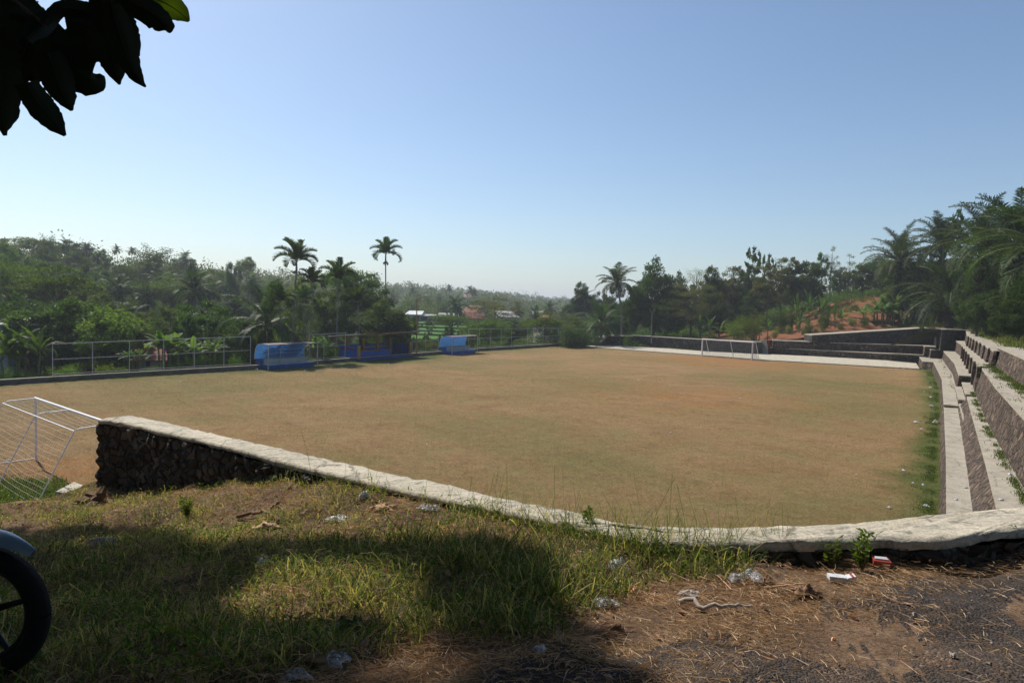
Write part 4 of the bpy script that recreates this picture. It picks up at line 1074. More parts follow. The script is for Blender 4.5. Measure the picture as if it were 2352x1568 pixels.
def palm_mesh(name, seed, H, nf, kind='coco', L=4.0, tr=.16, lean=.05, mat='palm', fine=1.0):
    rng = np.random.default_rng(seed)
    Vs, Qs, Ts, A = [], [], [], []; n0 = 0; b = MB(); rb = MB()
    k = 10; u = np.linspace(0, 1, k)[:, None]; th = rng.uniform(0, 6.28)
    tk = np.hstack([np.cos(th) * lean * H * u ** 2, np.sin(th) * lean * H * u ** 2, u * H]); tk = np.vstack([tk[:1] - [0, 0, 1.5], tk])
    rr = np.concatenate([[tr * 1.5], np.interp(np.linspace(0, 1, k), [0, .1, 1], [tr * 1.5, tr, tr * .8])])
    b.tube(tk, rr, 8)
    top = tk[-1]
    if kind == 'areca':
        b.tube([top, top + [0, 0, .9 * L / 2.0]], [tr * 1.25, tr * .7], 8, a=.9); top = top + [0, 0, .85 * L / 2.0]
    for f in range(nf):
        g = f / max(1, nf - 1); az = f * 2.39996 + rng.normal(0, .15)
        if kind == 'coco': el = 82 - 105 * g + rng.normal(0, 6); dr = 60 + 55 * g; l = L * rng.uniform(.85, 1.08) * (1 - .12 * g); arg = dict(nl=int(46 * fine), ll=.95 * L / 4, lw=.075 / fine * L / 4, keel=.15, hang=.35 + .5 * g)
        elif kind == 'areca': el = 84 - 66 * g + rng.normal(0, 6); dr = 48 + 75 * g; l = L * rng.uniform(.95, 1.2); arg = dict(nl=int(26 * fine), ll=.70 * L / 2.0, lw=.10 / fine * L / 2, keel=.75, hang=.10)
        else: el = 84 - 92 * g + rng.normal(0, 7); dr = 62 + 45 * g; l = L * rng.uniform(.85, 1.1); arg = dict(nl=int(84 * fine), ll=.66 * L / 4.5, lw=.055 / fine * L / 4.5, keel=.25, hang=.14 + .12 * g, plumose=.6)
        V, Q, T, R = frond(rng, L=l, el=el, droop=dr, az=az, base=top + rng.normal(0, tr * .3, 3), **arg)
        Vs.append(V); Qs.append(Q + n0); Ts.append(T + n0); n0 += len(V)
        a = np.clip(rng.uniform(.1, .75) + (0.3 if (g > .9 and rng.random() < .5) else 0), 0, 1); A.append(np.clip(a + rng.normal(0, .06, len(V)), 0, .92 if g < .85 else 1))
        rb.tube(R, np.linspace(.035 * L / 4, .008, len(R)) * (1.6 if kind != 'areca' else 1.0), 4, a=.5, cap=False)
    if kind == 'coco':
        for q in range(9):
            a = rng.uniform(0, 6.28); c = top + [math.cos(a) * .3, math.sin(a) * .3, -.35 - .2 * rng.random()]
            b.tube([c + [0, 0, .16], c + [0, 0, .06], c - [0, 0, .08], c - [0, 0, .16]], [.03, .13, .13, .03], 6)
    if kind == 'areca':
        for q in range(8):
            a = rng.uniform(0, 6.28); c = top + [math.cos(a) * .28, math.sin(a) * .28, -.95 * L / 2 - .2 * rng.random()]
            b.tube([top - [0, 0, .75 * L / 2], c * .6 + top * .4 - [0, 0, .3], c + [0, 0, .1], c - [0, 0, .12], c - [0, 0, .3]], [.02, .03, .12, .12, .03], 6)
    if kind == 'oil':
        for q in range(int(60)):
            a = q * 2.4; z = H * (1 - (q / 60) * .8); R0 = np.array([tk[-1][0] * (z / H) ** 2, tk[-1][1] * (z / H) ** 2, z])
            o = np.array([math.cos(a), math.sin(a), 0]); b.tube([R0 + o * tr * .7, R0 + o * tr * 1.7 + [0, 0, .25]], [.09, .04], 4)
    crown = mesh_np(name + '_crown', np.vstack(Vs), [np.vstack(Qs), np.vstack(Ts)], LM[mat], attr=np.concatenate(A))
    rach = rb.mesh(name + '_midribs', simple('palm_midrib', (.14, .14, .05), .5, .4, 0, .3, 3) if 'palm_midrib' not in bpy.data.materials else bpy.data.materials['palm_midrib'], True)
    return crown, b.mesh(name + '_trunk', bark_pale if kind != 'oil' else bark_dark, True), rach
def banana_mesh(name, seed, H=3.0, nf=8, n_stem=1, spread=.6, leafL=1.7, leafW=.5):
    rng = np.random.default_rng(seed); b = MB(); lf = MB()
    for s in range(n_stem):
        o = np.array([rng.normal(0, spread), rng.normal(0, spread), 0]) if n_stem > 1 else np.zeros(3); h = H * rng.uniform(.5, 1.0) * .55
        b.tube([o - [0, 0, .5], o + [0, 0, h * .5], o + [rng.normal(0, .08), rng.normal(0, .08), h]], [.12, .10, .06], 7)
        for f in range(nf):
            g = f / nf; az = f * 2.4 + rng.normal(0, .2); el = 86 - 60 * g; L = leafL * rng.uniform(.75, 1.15); W = leafW * rng.uniform(.8, 1.15)
            k = 12; u = np.linspace(0, 1, k); ang = np.radians(el - (60 + 50 * g) * u ** 1.5); d = L * 1.25 / (k - 1)
            x = np.concatenate([[0], np.cumsum(np.cos(ang[:-1]) * d)]); z = np.concatenate([[0], np.cumsum(np.sin(ang[:-1]) * d)])
            ca, sa = math.cos(az), math.sin(az); R = np.stack([x * ca, x * sa, z], -1) + o + [0, 0, h]
            b.tube(R, np.linspace(.03, .006, k), 4, cap=False)
            side = np.array([-sa, ca, 0.]); w = W * .5 * np.sin(np.pi * np.clip((u - .16) / .84, 0.0, 1)) ** .45
            a = np.clip(rng.uniform(.1, .8) + (.35 if g > .8 and rng.random() < .4 else 0), 0, 1)
            # torn strips
            for sg in (-1, 1):
                ns = 14
                for q in range(ns):
                    u0 = .17 + .82 * q / ns; u1 = .17 + .82 * (q + .93) / ns
                    p0 = np.array([np.interp(u0, u, R[:, c]) for c in range(3)]); p1 = np.array([np.interp(u1, u, R[:, c]) for c in range(3)])
                    w0 = np.interp(u0, u, w); w1 = np.interp(u1, u, w); dr = rng.uniform(.05, .55)
                    T = (p1 - p0) * .6
                    lf.add([p0, p1, p1 + side * sg * w1 - [0, 0, w1 * dr] + T, p0 + side * sg * w0 - [0, 0, w0 * dr] + T * .8], [[0, 1, 2, 3]], a=np.clip(a + rng.normal(0, .05), 0, 1))
    return lf.mesh(name + '_leaves', LM['banana']), b.mesh(name + '_stem', stem_mat, True)
def bush_mesh(name, seed, H=1.5, W=1.6, n=2600, leaf=.12, lw=.5, mat='mid', up=.5):
    rng = np.random.default_rng(seed); nc = 26
    C = rng.normal(0, .33, (nc, 3)) * [W, W, H * .7] + [0, 0, H * .5]; C[:, 2] = np.abs(C[:, 2])
    idx = rng.integers(0, nc, n); P = C[idx] + rng.normal(0, .16, (n, 3)) * [W, W, H]; P[:, 2] = np.abs(P[:, 2])
    D = rng.normal(0, .7, (n, 3)) + [0, 0, up]
    V, Q = leaves(P, D, leaf * rng.uniform(.6, 1.3, n), leaf * lw, rng)
    b = MB()
    for q in range(9): b.tube([[0, 0, -.3], C[q] * .5 + rng.normal(0, .05, 3), C[q]], [.03, .02, .008], 4)
    a = np.clip(rng.uniform(0, 1, nc)[idx] * .5 + rng.uniform(0, .5, n), 0, 1)
    return mesh_np(name + '_foliage', V, Q, LM[mat], attr=np.repeat(a, 4)), b.mesh(name + '_stems', bark, True)
def bamboo_mesh(name, seed, H=12., n=26, mat='mid'):
    rng = np.random.default_rng(seed); b = MB(); Ps = []; Ds = []; A = []
    for q in range(n):
        az = rng.uniform(0, 6.28); sp = rng.uniform(.1, 1.0); h = H * rng.uniform(.75, 1.05); k = 12; u = np.linspace(0, 1, k)
        r = sp * (u * .8 + 3.2 * u ** 4); P = np.stack([np.cos(az) * r, np.sin(az) * r, h * (u - .12 * sp * u ** 5 * 2)], -1); P[0, 2] = -1
        b.tube(P, np.linspace(.06, .012, k), 5)
        m = 190; t = rng.uniform(.22, 1, m); pp = np.stack([np.interp(t, u, P[:, c]) for c in range(3)], -1) + rng.normal(0, .26, (m, 3)); Ps.append(pp); Ds.append(rng.normal(0, .6, (m, 3)) + [0, 0, -.6]); A.append(np.clip(rng.random() * .6 + rng.uniform(0, .4, m), 0, 1))
    P = np.vstack(Ps); D = np.vstack(Ds); V, Q = leaves(P, D, rng.uniform(.25, .5, len(P)), .11, rng)
    return mesh_np(name + '_foliage', V, Q, LM[mat], attr=np.repeat(np.concatenate(A), 4)), b.mesh(name + '_culms', bark, True)

# library: each entry (crown, trunk, third) with its own height
LIB = {}
def lib(key, H, W, meshes, parts=('crown', 'trunk', 'midribs')):
    co = np.empty(len(meshes[0].vertices) * 3, np.float32); meshes[0].vertices.foreach_get('co', co); co = co.reshape(-1, 3)
    H = float(np.quantile(co[:, 2], .997)); W = float(np.quantile(co[:, 0], .995) - np.quantile(co[:, 0], .005) + np.quantile(co[:, 1], .995) - np.quantile(co[:, 1], .005)) / 2
    tH = 0.0
    if len(meshes) == 3:
        co = np.empty(len(meshes[1].vertices) * 3, np.float32); meshes[1].vertices.foreach_get('co', co); tH = TRUNK_H.get(key.rstrip('0123'), 8.2)
    LIB[key] = (H, W, meshes, parts, tH)
TRUNK_H = {'coco': 8.2, 'coco_young': 1.2, 'areca': 8.0, 'oil': 4.6}
for s in range(4): lib('round%d' % s, 10, 7.5, tree_mesh('round', 10 + s, 10, 7, .20, 85, 105, .38, .5, 'dark' if s % 2 else 'mid', clump_r=.8))
for s in range(2): lib('dense%d' % s, 10, 7.5, tree_mesh('dense', 20 + s, 10, 7.2, .15, 130, 140, .33, .5, 'dark', .2, clump_r=.85))
for s in range(3): lib('airy%d' % s, 10, 9, tree_mesh('airy', 30 + s, 10, 8.6, .35, 75, 85, .30, .45, 'light' if s == 1 else 'mid', .14, 'umbrella', flat=.35, clump_r=1.0, droop=.1))
lib('acacia', 10, 10, tree_mesh('acacia', 41, 10, 9.5, .2, 110, 90, .20, .4, 'olive', .2, 'round', flat=.5, clump_r=.8))
for s in range(2): lib('slim%d' % s, 10, 4.5, tree_mesh('slim', 50 + s, 10, 4.3, .22, 64, 85, .28, .45, 'mid' if s else 'olive', .12, 'column', clump_r=.85))
lib('pine', 10, 4.5, tree_mesh('pine', 61, 10, 4.4, .30, 46, 60, .26, .22, 'olive', .12, 'cone', clump_r=.9))
lib('bigleaf', 10, 4, tree_mesh('bigleaf', 63, 10, 4.2, .45, 22, 20, .62, .5, 'mid', .10, 'column', clump_r=.7, droop=.6))
lib('bright', 10, 7, tree_mesh('bright', 65, 10, 6.6, .12, 80, 70, .42, .5, 'light', .15, clump_r=.8))
lib('bare', 10, 6, tree_mesh('bare', 67, 10, 6, .3, 40, 22, .22, .4, 'light', .12, 'umbrella', clump_r=1.0))
for s in range(3): lib('coco%d' % s, 10, 7, palm_mesh('coco', 70 + s, 8.2, 24, 'coco', 3.9, .15, .06 + .05 * s))
lib('coco_young', 5, 8, palm_mesh('coco_young', 75, 1.2, 18, 'coco', 4.6, .22, .02))
for s in range(3): lib('areca%d' % s, 10, 3.4, palm_mesh('areca', 80 + s, 8.0, 13, 'areca', 2.1, .085, .015 + .02 * s))
for s in range(2): lib('oil%d' % s, 8, 9, palm_mesh('oil', 90 + s, 4.6, 38, 'oil', 4.7, .28, .02, 'palm_dark'))
for s in range(3): lib('banana%d' % s, 3, 2.4, banana_mesh('banana', 100 + s, 3.0, 9), ('leaves', 'stem'))
for s in range(2): lib('bananas%d' % s, 4, 4.5, banana_mesh('bananas', 104 + s, 4.0, 8, 6, 1.0, 2.0, .55), ('leaves', 'stem'))
for s in range(2): lib('bush%d' % s, 1.5, 1.8, bush_mesh('bush', 110 + s, mat='mid' if s else 'light'), ('foliage', 'stem'))
lib('bush_dark', 1.5, 1.8, bush_mesh('bush_dark', 113, mat='dark', n=3600, leaf=.10), ('foliage', 'stem'))
lib('hedge', 1.5, 1.8, bush_mesh('hedge', 117, mat='dark', n=15000, leaf=.13, H=1.7, W=2.0), ('foliage', 'stem'))
lib('weed', 1.0, 1.0, bush_mesh('weed', 114, 1.0, .9, 500, .22, .22, 'light', 1.6), ('foliage', 'stem'))
lib('bamboo', 12, 9, bamboo_mesh('bamboo', 120), ('foliage', 'stem'))

PLACED = []
def plant(key, kind, x, y, z, s, sw=None, rz=0., label=None, cat=None, group=None, height=None):
    H, W, me, parts, tH = LIB[key]
    t = thing(kind, label, cat, (x, y, z), rz, group)
    sw = sw or s; t.scale = (sw, sw, s)
    if tH and height:
        t.scale = (sw, sw, sw); k = max(.12, (height / sw - (H - tH)) / tH)
        for m, p in zip(me, parts):
            o = link(p, m, t)
            if p == 'trunk': o.scale = (1, 1, k)
            else: o.location = (0, 0, tH * (k - 1))
    else:
        for m, p in zip(me, parts): link(p, m, t)
    PLACED.append((x, y))
    return t
rng_p = np.random.default_rng(77)
def P(key, kind, px, dist, ytop, label, cat='tree', wpx=None, group=None, ybase=None, fac=1.0):
    """plant seen with its top at (px, ytop), standing on the terrain at depth dist"""
    top = gd(px, ytop, dist)
    z = float(terrain(top[0], top[1])) if ybase is None else gd(px, ybase, dist)[2]
    if ybase is None and in_poly(np.array([top[0]]), np.array([top[1]]), COMPLEX)[0]: z = float(terrain_raw(top[0], top[1]))
    H, W, me, parts, tH = LIB[key]
    s = (top[2] - z) / H * fac
    sw = s if wpx is None else wpx / F_PX * dist / W
    return plant(key, kind, top[0], top[1], z, s, sw, rng_p.uniform(0, 6.28), label, cat, group, height=(top[2] - z))

def hit(px, py, d0=96.0):
    for d in np.arange(d0, 220, .4):
        q = gd(px, py, d)
        if q[2] <= float(terrain_raw(q[0], q[1])): return float(d)
    return d0 + 6
def PG(key, kind, px, ytop, ybase, label, cat, wpx, group=None):
    d = hit(px, ybase, 97.0 if px < 1750 else (99.0 if px < 2000 else 101.0)); top = gd(px, ytop, d); z = float(terrain_raw(top[0], top[1]))
    H, W, me, parts, tH = LIB[key]; s = max(.2, (top[2] - z) / H)
    return plant(key, kind, top[0], top[1], z - .05, s, wpx / F_PX * d / W, rng_p.uniform(0, 6.28), label, cat, group)
def fence_depth(px):
    return float(np.interp(px, CX + CURB[:, 0] / CURB[:, 1] * F_PX, CURB[:, 1]))
# areca palms by the dugouts
P('areca0', 'areca_palm', 889, 92, 545, 'lone areca palm with a bare pale trunk standing alone against the sky', 'palm', 72, ybase=790)
P('areca1', 'areca_palm', 675, 68, 546, 'tall areca palm behind the nearest blue dugout, highest of the left cluster', 'palm', 98, ybase=800)
P('areca2', 'areca_palm', 776, 72, 589, 'areca palm with an upright crown just left of the roofed dugout', 'palm', 84, ybase=800)
P('areca0', 'areca_palm', 716, 66, 612, 'shaggy areca palm between the two tall ones of the left cluster', 'palm', 70, ybase=810)
P('areca1', 'areca_palm', 646, 62, 652, 'short areca palm with yellow green fronds above the nearest blue dugout', 'palm', 74, ybase=810)
P('areca2', 'areca_palm', 828, 70, 652, 'drooping areca palm in front of the dark leafy tree mass', 'palm', 66, ybase=805)
P('areca0', 'areca_palm', 700, 80, 655, 'thin areca palm half hidden behind the shaggy one', 'palm', 60, ybase=800)
# coconut palms
P('coco_young', 'coconut_palm', 612, 63, 640, 'young coconut palm with long arching fronds rising behind the nearest blue dugout', 'palm', 190, ybase=812)
P('coco0', 'coconut_palm', 449, 100, 603, 'big coconut palm with drooping fronds in the middle of the left hillside', 'palm', 112, ybase=745)
P('coco1', 'coconut_palm', 398, 82, 690, 'smaller coconut palm below the big one, just over the left fence', 'palm', 90, ybase=815)
P('coco2', 'coconut_palm', 1434, 112, 605, 'tall coconut palm against the sky behind the far fence corner', 'palm', 92, ybase=775)
P('coco_young', 'coconut_palm', 1384, 103, 688, 'low spreading young coconut palm at the corner behind the fence', 'palm', 108, ybase=785)
P('coco0', 'coconut_palm', 1053, 165, 668, 'coconut palm standing beside the rice field houses', 'palm', 62, ybase=745)
P('coco1', 'coconut_palm', 1240, 140, 702, 'short coconut palm right of the orange roofed house', 'palm', 60, ybase=760)
P('coco2', 'coconut_palm', 1345, 150, 660, 'slender coconut palm left of the tall one at the far corner', 'palm', 50, ybase=745)
P('coco0', 'coconut_palm', 1300, 150, 706, 'dark coconut palm low above the far fence', 'palm', 56, ybase=760)
for i, (px, yt, d, w) in enumerate([(147, 541, 165, 36), (428, 570, 175, 40), (350, 598, 140, 44), (203, 552, 170, 28), (272, 560, 175, 24), (1030, 652, 330, 22), (948, 655, 300, 26), (962, 668, 260, 30), (1075, 655, 330, 24), (1090, 660, 330, 22), (1010, 668, 280, 26), (300, 566, 175, 22), (552, 612, 170, 30), (60, 628, 95, 60), (222, 575, 150, 34)]):
    P('coco%d' % (i % 3), 'coconut_palm', px, d, yt, 'small distant coconut palm on the wooded slopes left of the valley', 'palm', w, 'distant coconut palms on the wooded slopes')
for i, (px, yt, d, w) in enumerate([(90, 600, 120, 74), (185, 590, 130, 66), (250, 628, 105, 80), (330, 640, 110, 78), (375, 610, 130, 62), (500, 640, 120, 72), (540, 665, 100, 84), (20, 655, 80, 96), (300, 690, 85, 80), (480, 690, 88, 78), (130, 690, 80, 84), (570, 625, 150, 56), (980, 676, 240, 34), (1195, 690, 200, 40), (1270, 690, 190, 40), (1110, 690, 230, 34), (905, 664, 240, 36)]):
    P('coco%d' % (i % 3), 'coconut_palm', px, d, yt, 'coconut palm with pale arching fronds among the trees of the left slope and valley', 'palm', w, 'coconut palms among the trees of the slope')
# trees behind the dugouts
P('dense0', 'broadleaf_tree', 880, 80, 690, 'dense dark glossy tree right behind the roofed dugout', wpx=125, ybase=805)
P('round1', 'broadleaf_tree', 832, 88, 640, 'tall leafy tree behind the drooping areca palm', wpx=120, ybase=800)
P('airy1', 'broadleaf_tree', 806, 98, 612, 'light green airy tree between the two areca clusters', wpx=130, ybase=800)
P('round0', 'broadleaf_tree', 765, 84, 665, 'mid green tree behind the upright areca palm', wpx=90, ybase=805)
P('bright', 'broadleaf_tree', 690, 92, 640, 'yellowish green tree showing through the left areca cluster', wpx=110, ybase=800)
P('round2', 'broadleaf_tree', 925, 84, 722, 'small bright leaved tree left of the bent lamp pole', wpx=60, ybase=805)
P('acacia', 'broadleaf_tree', 1137, 118, 680, 'wide airy olive tree in front of the valley houses', wpx=150, ybase=790)
P('airy0', 'broadleaf_tree', 1040, 112, 722, 'feathery green tree between the rice field and the far dugout', wpx=110, ybase=800)
P('bigleaf', 'broadleaf_tree', 985, 104, 735, 'spindly big leaved sapling against the rice field', wpx=34, ybase=800)
P('round3', 'broadleaf_tree', 1180, 108, 735, 'low tree behind the long fence in the valley', wpx=80, ybase=800)
P('acacia', 'broadleaf_tree', 1280, 130, 712, 'olive tree in the valley left of the corner bush', wpx=80, ybase=780)
P('bright', 'broadleaf_tree', 262, 62, 708, 'bright leafy tree just beyond the left fence', wpx=150, ybase=850)
P('airy2', 'broadleaf_tree', 132, 78, 612, 'large green layered tree on the left slope', wpx=190, ybase=800)
P('airy0', 'broadleaf_tree', 30, 90, 600, 'green layered tree at the left edge of the slope', wpx=130, ybase=790)
P('round1', 'broadleaf_tree', 330, 75, 715, 'dark rounded tree over the left fence by the tiled house', wpx=90, ybase=840)
P('bamboo', 'bamboo_clump', 353, 150, 566, 'broad dark bamboo clump on the left skyline', 'bamboo', wpx=90)
P('bamboo', 'bamboo_clump', 110, 160, 542, 'feathery bamboo clump on the far left skyline', 'bamboo', wpx=60)
P('dense1', 'broadleaf_tree', 532, 150, 605, 'dark rounded tree standing out on the middle of the slope', wpx=36)
P('airy1', 'broadleaf_tree', 565, 170, 590, 'tall airy tree on the skyline above the slope', wpx=42)
# right ridge
P('dense0', 'broadleaf_tree', 1508, 118, 597, 'big dense dark tree right of the tall coconut palm', wpx=100, ybase=775)
P('dense1', 'broadleaf_tree', 1462, 115, 660, 'dark tree between the coconut palm and the big dense tree', wpx=60, ybase=775)
P('dense1', 'broadleaf_tree', 1340, 150, 650, 'small dark tree on the skyline left of the coconut palm', wpx=48, ybase=745)
P('acacia', 'broadleaf_tree', 1592, 112, 640, 'olive bushy tree above the far goal wall', wpx=130, ybase=778)
P('bare', 'broadleaf_tree', 1600, 135, 615, 'pale sparse tree behind the olive bushy one', wpx=60, ybase=740)
P('dense1', 'broadleaf_tree', 1642, 120, 614, 'dark upright tree on the right ridge, left of the slim ones', wpx=56, ybase=745)
P('slim0', 'broadleaf_tree', 1683, 124, 612, 'slim olive tree on the right ridge', wpx=52, ybase=745)
P('slim1', 'broadleaf_tree', 1726, 124, 606, 'slim green tree left of the big leaved crown', wpx=56, ybase=745)
P('bigleaf', 'broadleaf_tree', 1735, 122, 566, 'tall tree with sparse big leaves rising highest on the right ridge', wpx=44, ybase=740)
P('bigleaf', 'broadleaf_tree', 1768, 124, 583, 'sparse big leaved tree next to the highest one', wpx=38, ybase=740)
P('slim0', 'broadleaf_tree', 1760, 118, 610, 'olive tree below the sparse big leaved tree', wpx=60, ybase=742)
P('slim0', 'broadleaf_tree', 1800, 122, 592, 'brownish olive tree on the right ridge above the red soil', wpx=66, ybase=725)
P('round2', 'broadleaf_tree', 1846, 122, 602, 'rounded green tree above the red garden slope', wpx=78, ybase=712)
P('pine', 'pine_tree', 1912, 135, 566, 'thin pine like tree on the skyline, left of its neighbour', wpx=48, ybase=680)
P('pine', 'pine_tree', 1952, 138, 584, 'lower pine like tree next to the thin one', wpx=52, ybase=680)
P('slim1', 'broadleaf_tree', 1888, 126, 580, 'leggy tree with a dark top left of the pine like trees', wpx=34, ybase=690)
P('round3', 'broadleaf_tree', 1985, 124, 606, 'dark green tree left of the first oil palm', wpx=60, ybase=680)
for px, d, yt, w, k in [(1560, 128, 628, 60, 'dense0'), (1610, 124, 650, 60, 'round1'), (1665, 128, 640, 70, 'round3'), (1705, 130, 640, 60, 'round1'), (1755, 130, 640, 60, 'dense1'), (1825, 130, 628, 60, 'round1'), (1870, 130, 630, 50, 'dense1'), (1930, 142, 622, 50, 'round1'), (1430, 122, 690, 70, 'dense1'), (1535, 112, 690, 70, 'round1'), (1400, 140, 680, 60, 'round3'), (1375, 160, 672, 50, 'round1'), (1320, 170, 686, 50, 'round3'), (1655, 112, 690, 70, 'dense0'), (1720, 116, 675, 60, 'dense0')]:
    P(k, 'broadleaf_tree', px, d, yt, 'dark filler tree in the belt along the right ridge', 'tree', w, 'trees packed along the right ridge', ybase=None)
# oil palms on the terrace top
for px, d, yt, w, yb, lab, k in [
    (2072, 103, 516, 150, 742, 'oil palm furthest left of the right hand grove, above the banana clump', 0),
    (2172, 94, 492, 150, 745, 'oil palm second from the left in the right hand grove', 1),
    (2262, 72, 456, 200, 765, 'large oil palm with fronds arching over the corner pier', 0),
    (2345, 58, 436, 250, 790, 'huge dark oil palm at the right edge of the picture', 1),
    (2195, 86, 585, 210, 760, 'low oil palm whose pale fronds hang beside the corner pier', 1),
    (2110, 101, 600, 130, 745, 'dark oil palm behind the banana clump', 1),
    (2300, 66, 520, 170, 760, 'oil palm behind the large ones at the right edge', 0),
    (2440, 46, 420, 300, 800, 'oil palm mostly outside the right edge', 0)]:
    P('oil%d' % k, 'oil_palm', px, d, yt, lab, 'palm', w)
P('round1', 'broadleaf_tree', 2120, 100, 640, 'leafy dark tree beside the pale fronded oil palm', wpx=80)
P('dense0', 'broadleaf_tree', 2155, 97, 600, 'dark dense tree among the oil palms', wpx=110)
P('dense1', 'broadleaf_tree', 2290, 76, 600, 'dark dense tree filling the shade behind the right oil palms', wpx=150)
for i, (px, d, yt, w) in enumerate([(2330, 58, 640, 130), (2250, 66, 650, 100), (2400, 50, 610, 160), (2180, 92, 650, 100), (2290, 60, 670, 90), (2345, 48, 690, 110)]):
    P('dense%d' % (i % 2), 'broadleaf_tree', px, d, yt, 'dark leafy tree in the deep shade under the oil palms', 'tree', w, 'trees in the shade of the oil palms')
P('bigleaf', 'broadleaf_tree', 2200, 90, 478, 'tall thin tree with two tufts of leaves above the oil palms', wpx=44)
# bananas
for i, (px, d, yt, lab) in enumerate([(2040, 88, 660, 'largest banana clump left of the oil palms'), (2010, 90, 690, 'banana clump at the foot of the red slope by the oil palms'), (2075, 84, 680, 'banana clump directly under the first oil palm')]):
    PG('bananas%d' % (i % 2), 'banana_plant', px, yt, 742, lab, 'banana plant', 100)
for i, (px, d, yt, yb, w) in enumerate([(1832, 96, 672, 757, 34), (1862, 97, 664, 752, 40), (1890, 98, 672, 750, 44), (1655, 99, 735, 782, 36), (1632, 99, 720, 782, 44), (1610, 99, 722, 782, 40), (1745, 98, 745, 785, 32), (1765, 99, 730, 785, 36), (1715, 98, 740, 782, 30), (1838, 94, 712, 765, 26), (1560, 99, 728, 776, 40), (1935, 92, 702, 755, 26), (1545, 99, 738, 775, 34)]):
    PG('banana%d' % (i % 3), 'banana_plant', px, yt, yb, 'single young banana plant on the red garden slope above the far wall', 'banana plant', w, 'young banana plants on the garden slope')
for i, (px, d, yt, yb, w, lab) in enumerate([(45, 44, 745, 880, 150, 'large banana clump at the left edge beyond the curb'), (412, 50, 760, 845, 120, 'banana clump behind the middle of the left fence'), (480, 52, 775, 842, 90, 'banana clump behind the left fence beside the dugout'), (318, 48, 800, 850, 70, 'low banana clump behind the left fence'), (735, 62, 770, 835, 70, 'banana clump behind the tall fence panel between the dugouts')]):
    P('bananas%d' % (i % 2), 'banana_plant', px, fence_depth(px) + 3.4, yt, lab, 'banana plant', w, ybase=yb - 8)
# garden shrubs and saplings on the red slope
for i, (px, d, yt, yb, w, k) in enumerate([(1695, 98, 722, 782, 56, 'bush0'), (1735, 97, 708, 782, 56, 'bush0'), (1895, 88, 702, 762, 36, 'bush_dark'), (1985, 84, 722, 755, 24, 'bush_dark'), (1860, 88, 735, 765, 22, 'bush1'), (1500, 100, 745, 775, 40, 'bush1'), (1455, 100, 752, 772, 30, 'weed'), (1475, 100, 754, 773, 26, 'weed'), (1440, 101, 756, 772, 22, 'weed'), (1520, 99, 752, 775, 34, 'bush1'), (1580, 98, 748, 778, 50, 'bush0'), (1930, 90, 738, 760, 20, 'bush1'), (1955, 92, 725, 750, 20, 'bush0'), (2010, 84, 735, 750, 30, 'bush1'), (1640, 98, 760, 782, 30, 'weed'), (1780, 96, 752, 776, 22, 'weed'), (1812, 95, 742, 768, 20, 'weed'), (1875, 100, 712, 735, 16, 'weed'), (1800, 100, 700, 730, 16, 'weed'), (1915, 100, 700, 722, 18, 'weed'), (1845, 92, 752, 768, 18, 'weed'), (2050, 84, 735, 748, 26, 'weed'), (1965, 100, 690, 715, 22, 'bush1'), (1820, 104, 690, 712, 18, 'bush1')]):
    PG(k, 'garden_shrub', px, yt, yb, 'leafy garden shrub on the red slope or behind the far stone wall', 'shrub', w, 'garden shrubs above the far wall')
rq = np.random.default_rng(91)
for i in range(60):
    px = rq.uniform(1690, 2040); y0 = np.interp(px, [1690, 1850, 1950, 2040], [735, 694, 668, 690]); y1 = np.interp(px, [1690, 1850, 1950, 2040], [782, 766, 756, 745]); yb = rq.uniform(y0, y1); h = rq.uniform(8, 24)
    PG(['weed', 'bush1', 'bush_dark', 'weed', 'bush0'][i % 5], 'garden_shrub', px, yb - h, yb, 'leafy garden shrub on the red slope or behind the far stone wall', 'shrub', h * rq.uniform(.6, 1.1), 'garden shrubs above the far wall')
P('hedge', 'hedge_bush', 1320, 97.5, 752, 'dense rounded bush swallowing the end of the fence in the corner', 'bush', 92, ybase=796)
for i, (px, d, yt, yb, w) in enumerate([(150, 45.5, 835, 868, 70), (60, 44, 850, 882, 60), (240, 49, 830, 862, 50), (455, 54, 812, 846, 50), (500, 55.5, 815, 845, 40), (540, 57, 812, 842, 40), (350, 52, 838, 856, 46), (700, 62, 800, 832, 40), (760, 66, 785, 826, 50), (985, 76, 780, 808, 40), (1020, 80, 778, 806, 36), (1105, 86, 780, 804, 44), (1150, 88, 778, 802, 40), (1195, 92, 776, 799, 44), (1245, 94, 775, 797, 44), (870, 72, 760, 815, 60), (20, 43, 840, 885, 60), (275, 50, 838, 858, 40), (395, 53, 825, 850, 46)]):
    P(['bush0', 'bush1', 'weed'][i % 3], 'fence_shrub', px, fence_depth(px) + 1.6, yt, 'wild green shrub growing just outside the pipe fence', 'shrub', w, 'shrubs along the outside of the fence', ybase=yb)

for i, (px, d, yt, w) in enumerate([(905, 100, 752, 40), (935, 108, 757, 34), (975, 112, 768, 34), (1030, 116, 748, 44), (1072, 112, 752, 44)]):
    P('round%d' % (i % 4), 'valley_shrub', px, d, yt, 'low green shrub between the roofed dugout and the rice field', 'shrub', w, 'shrubs below the rice field')
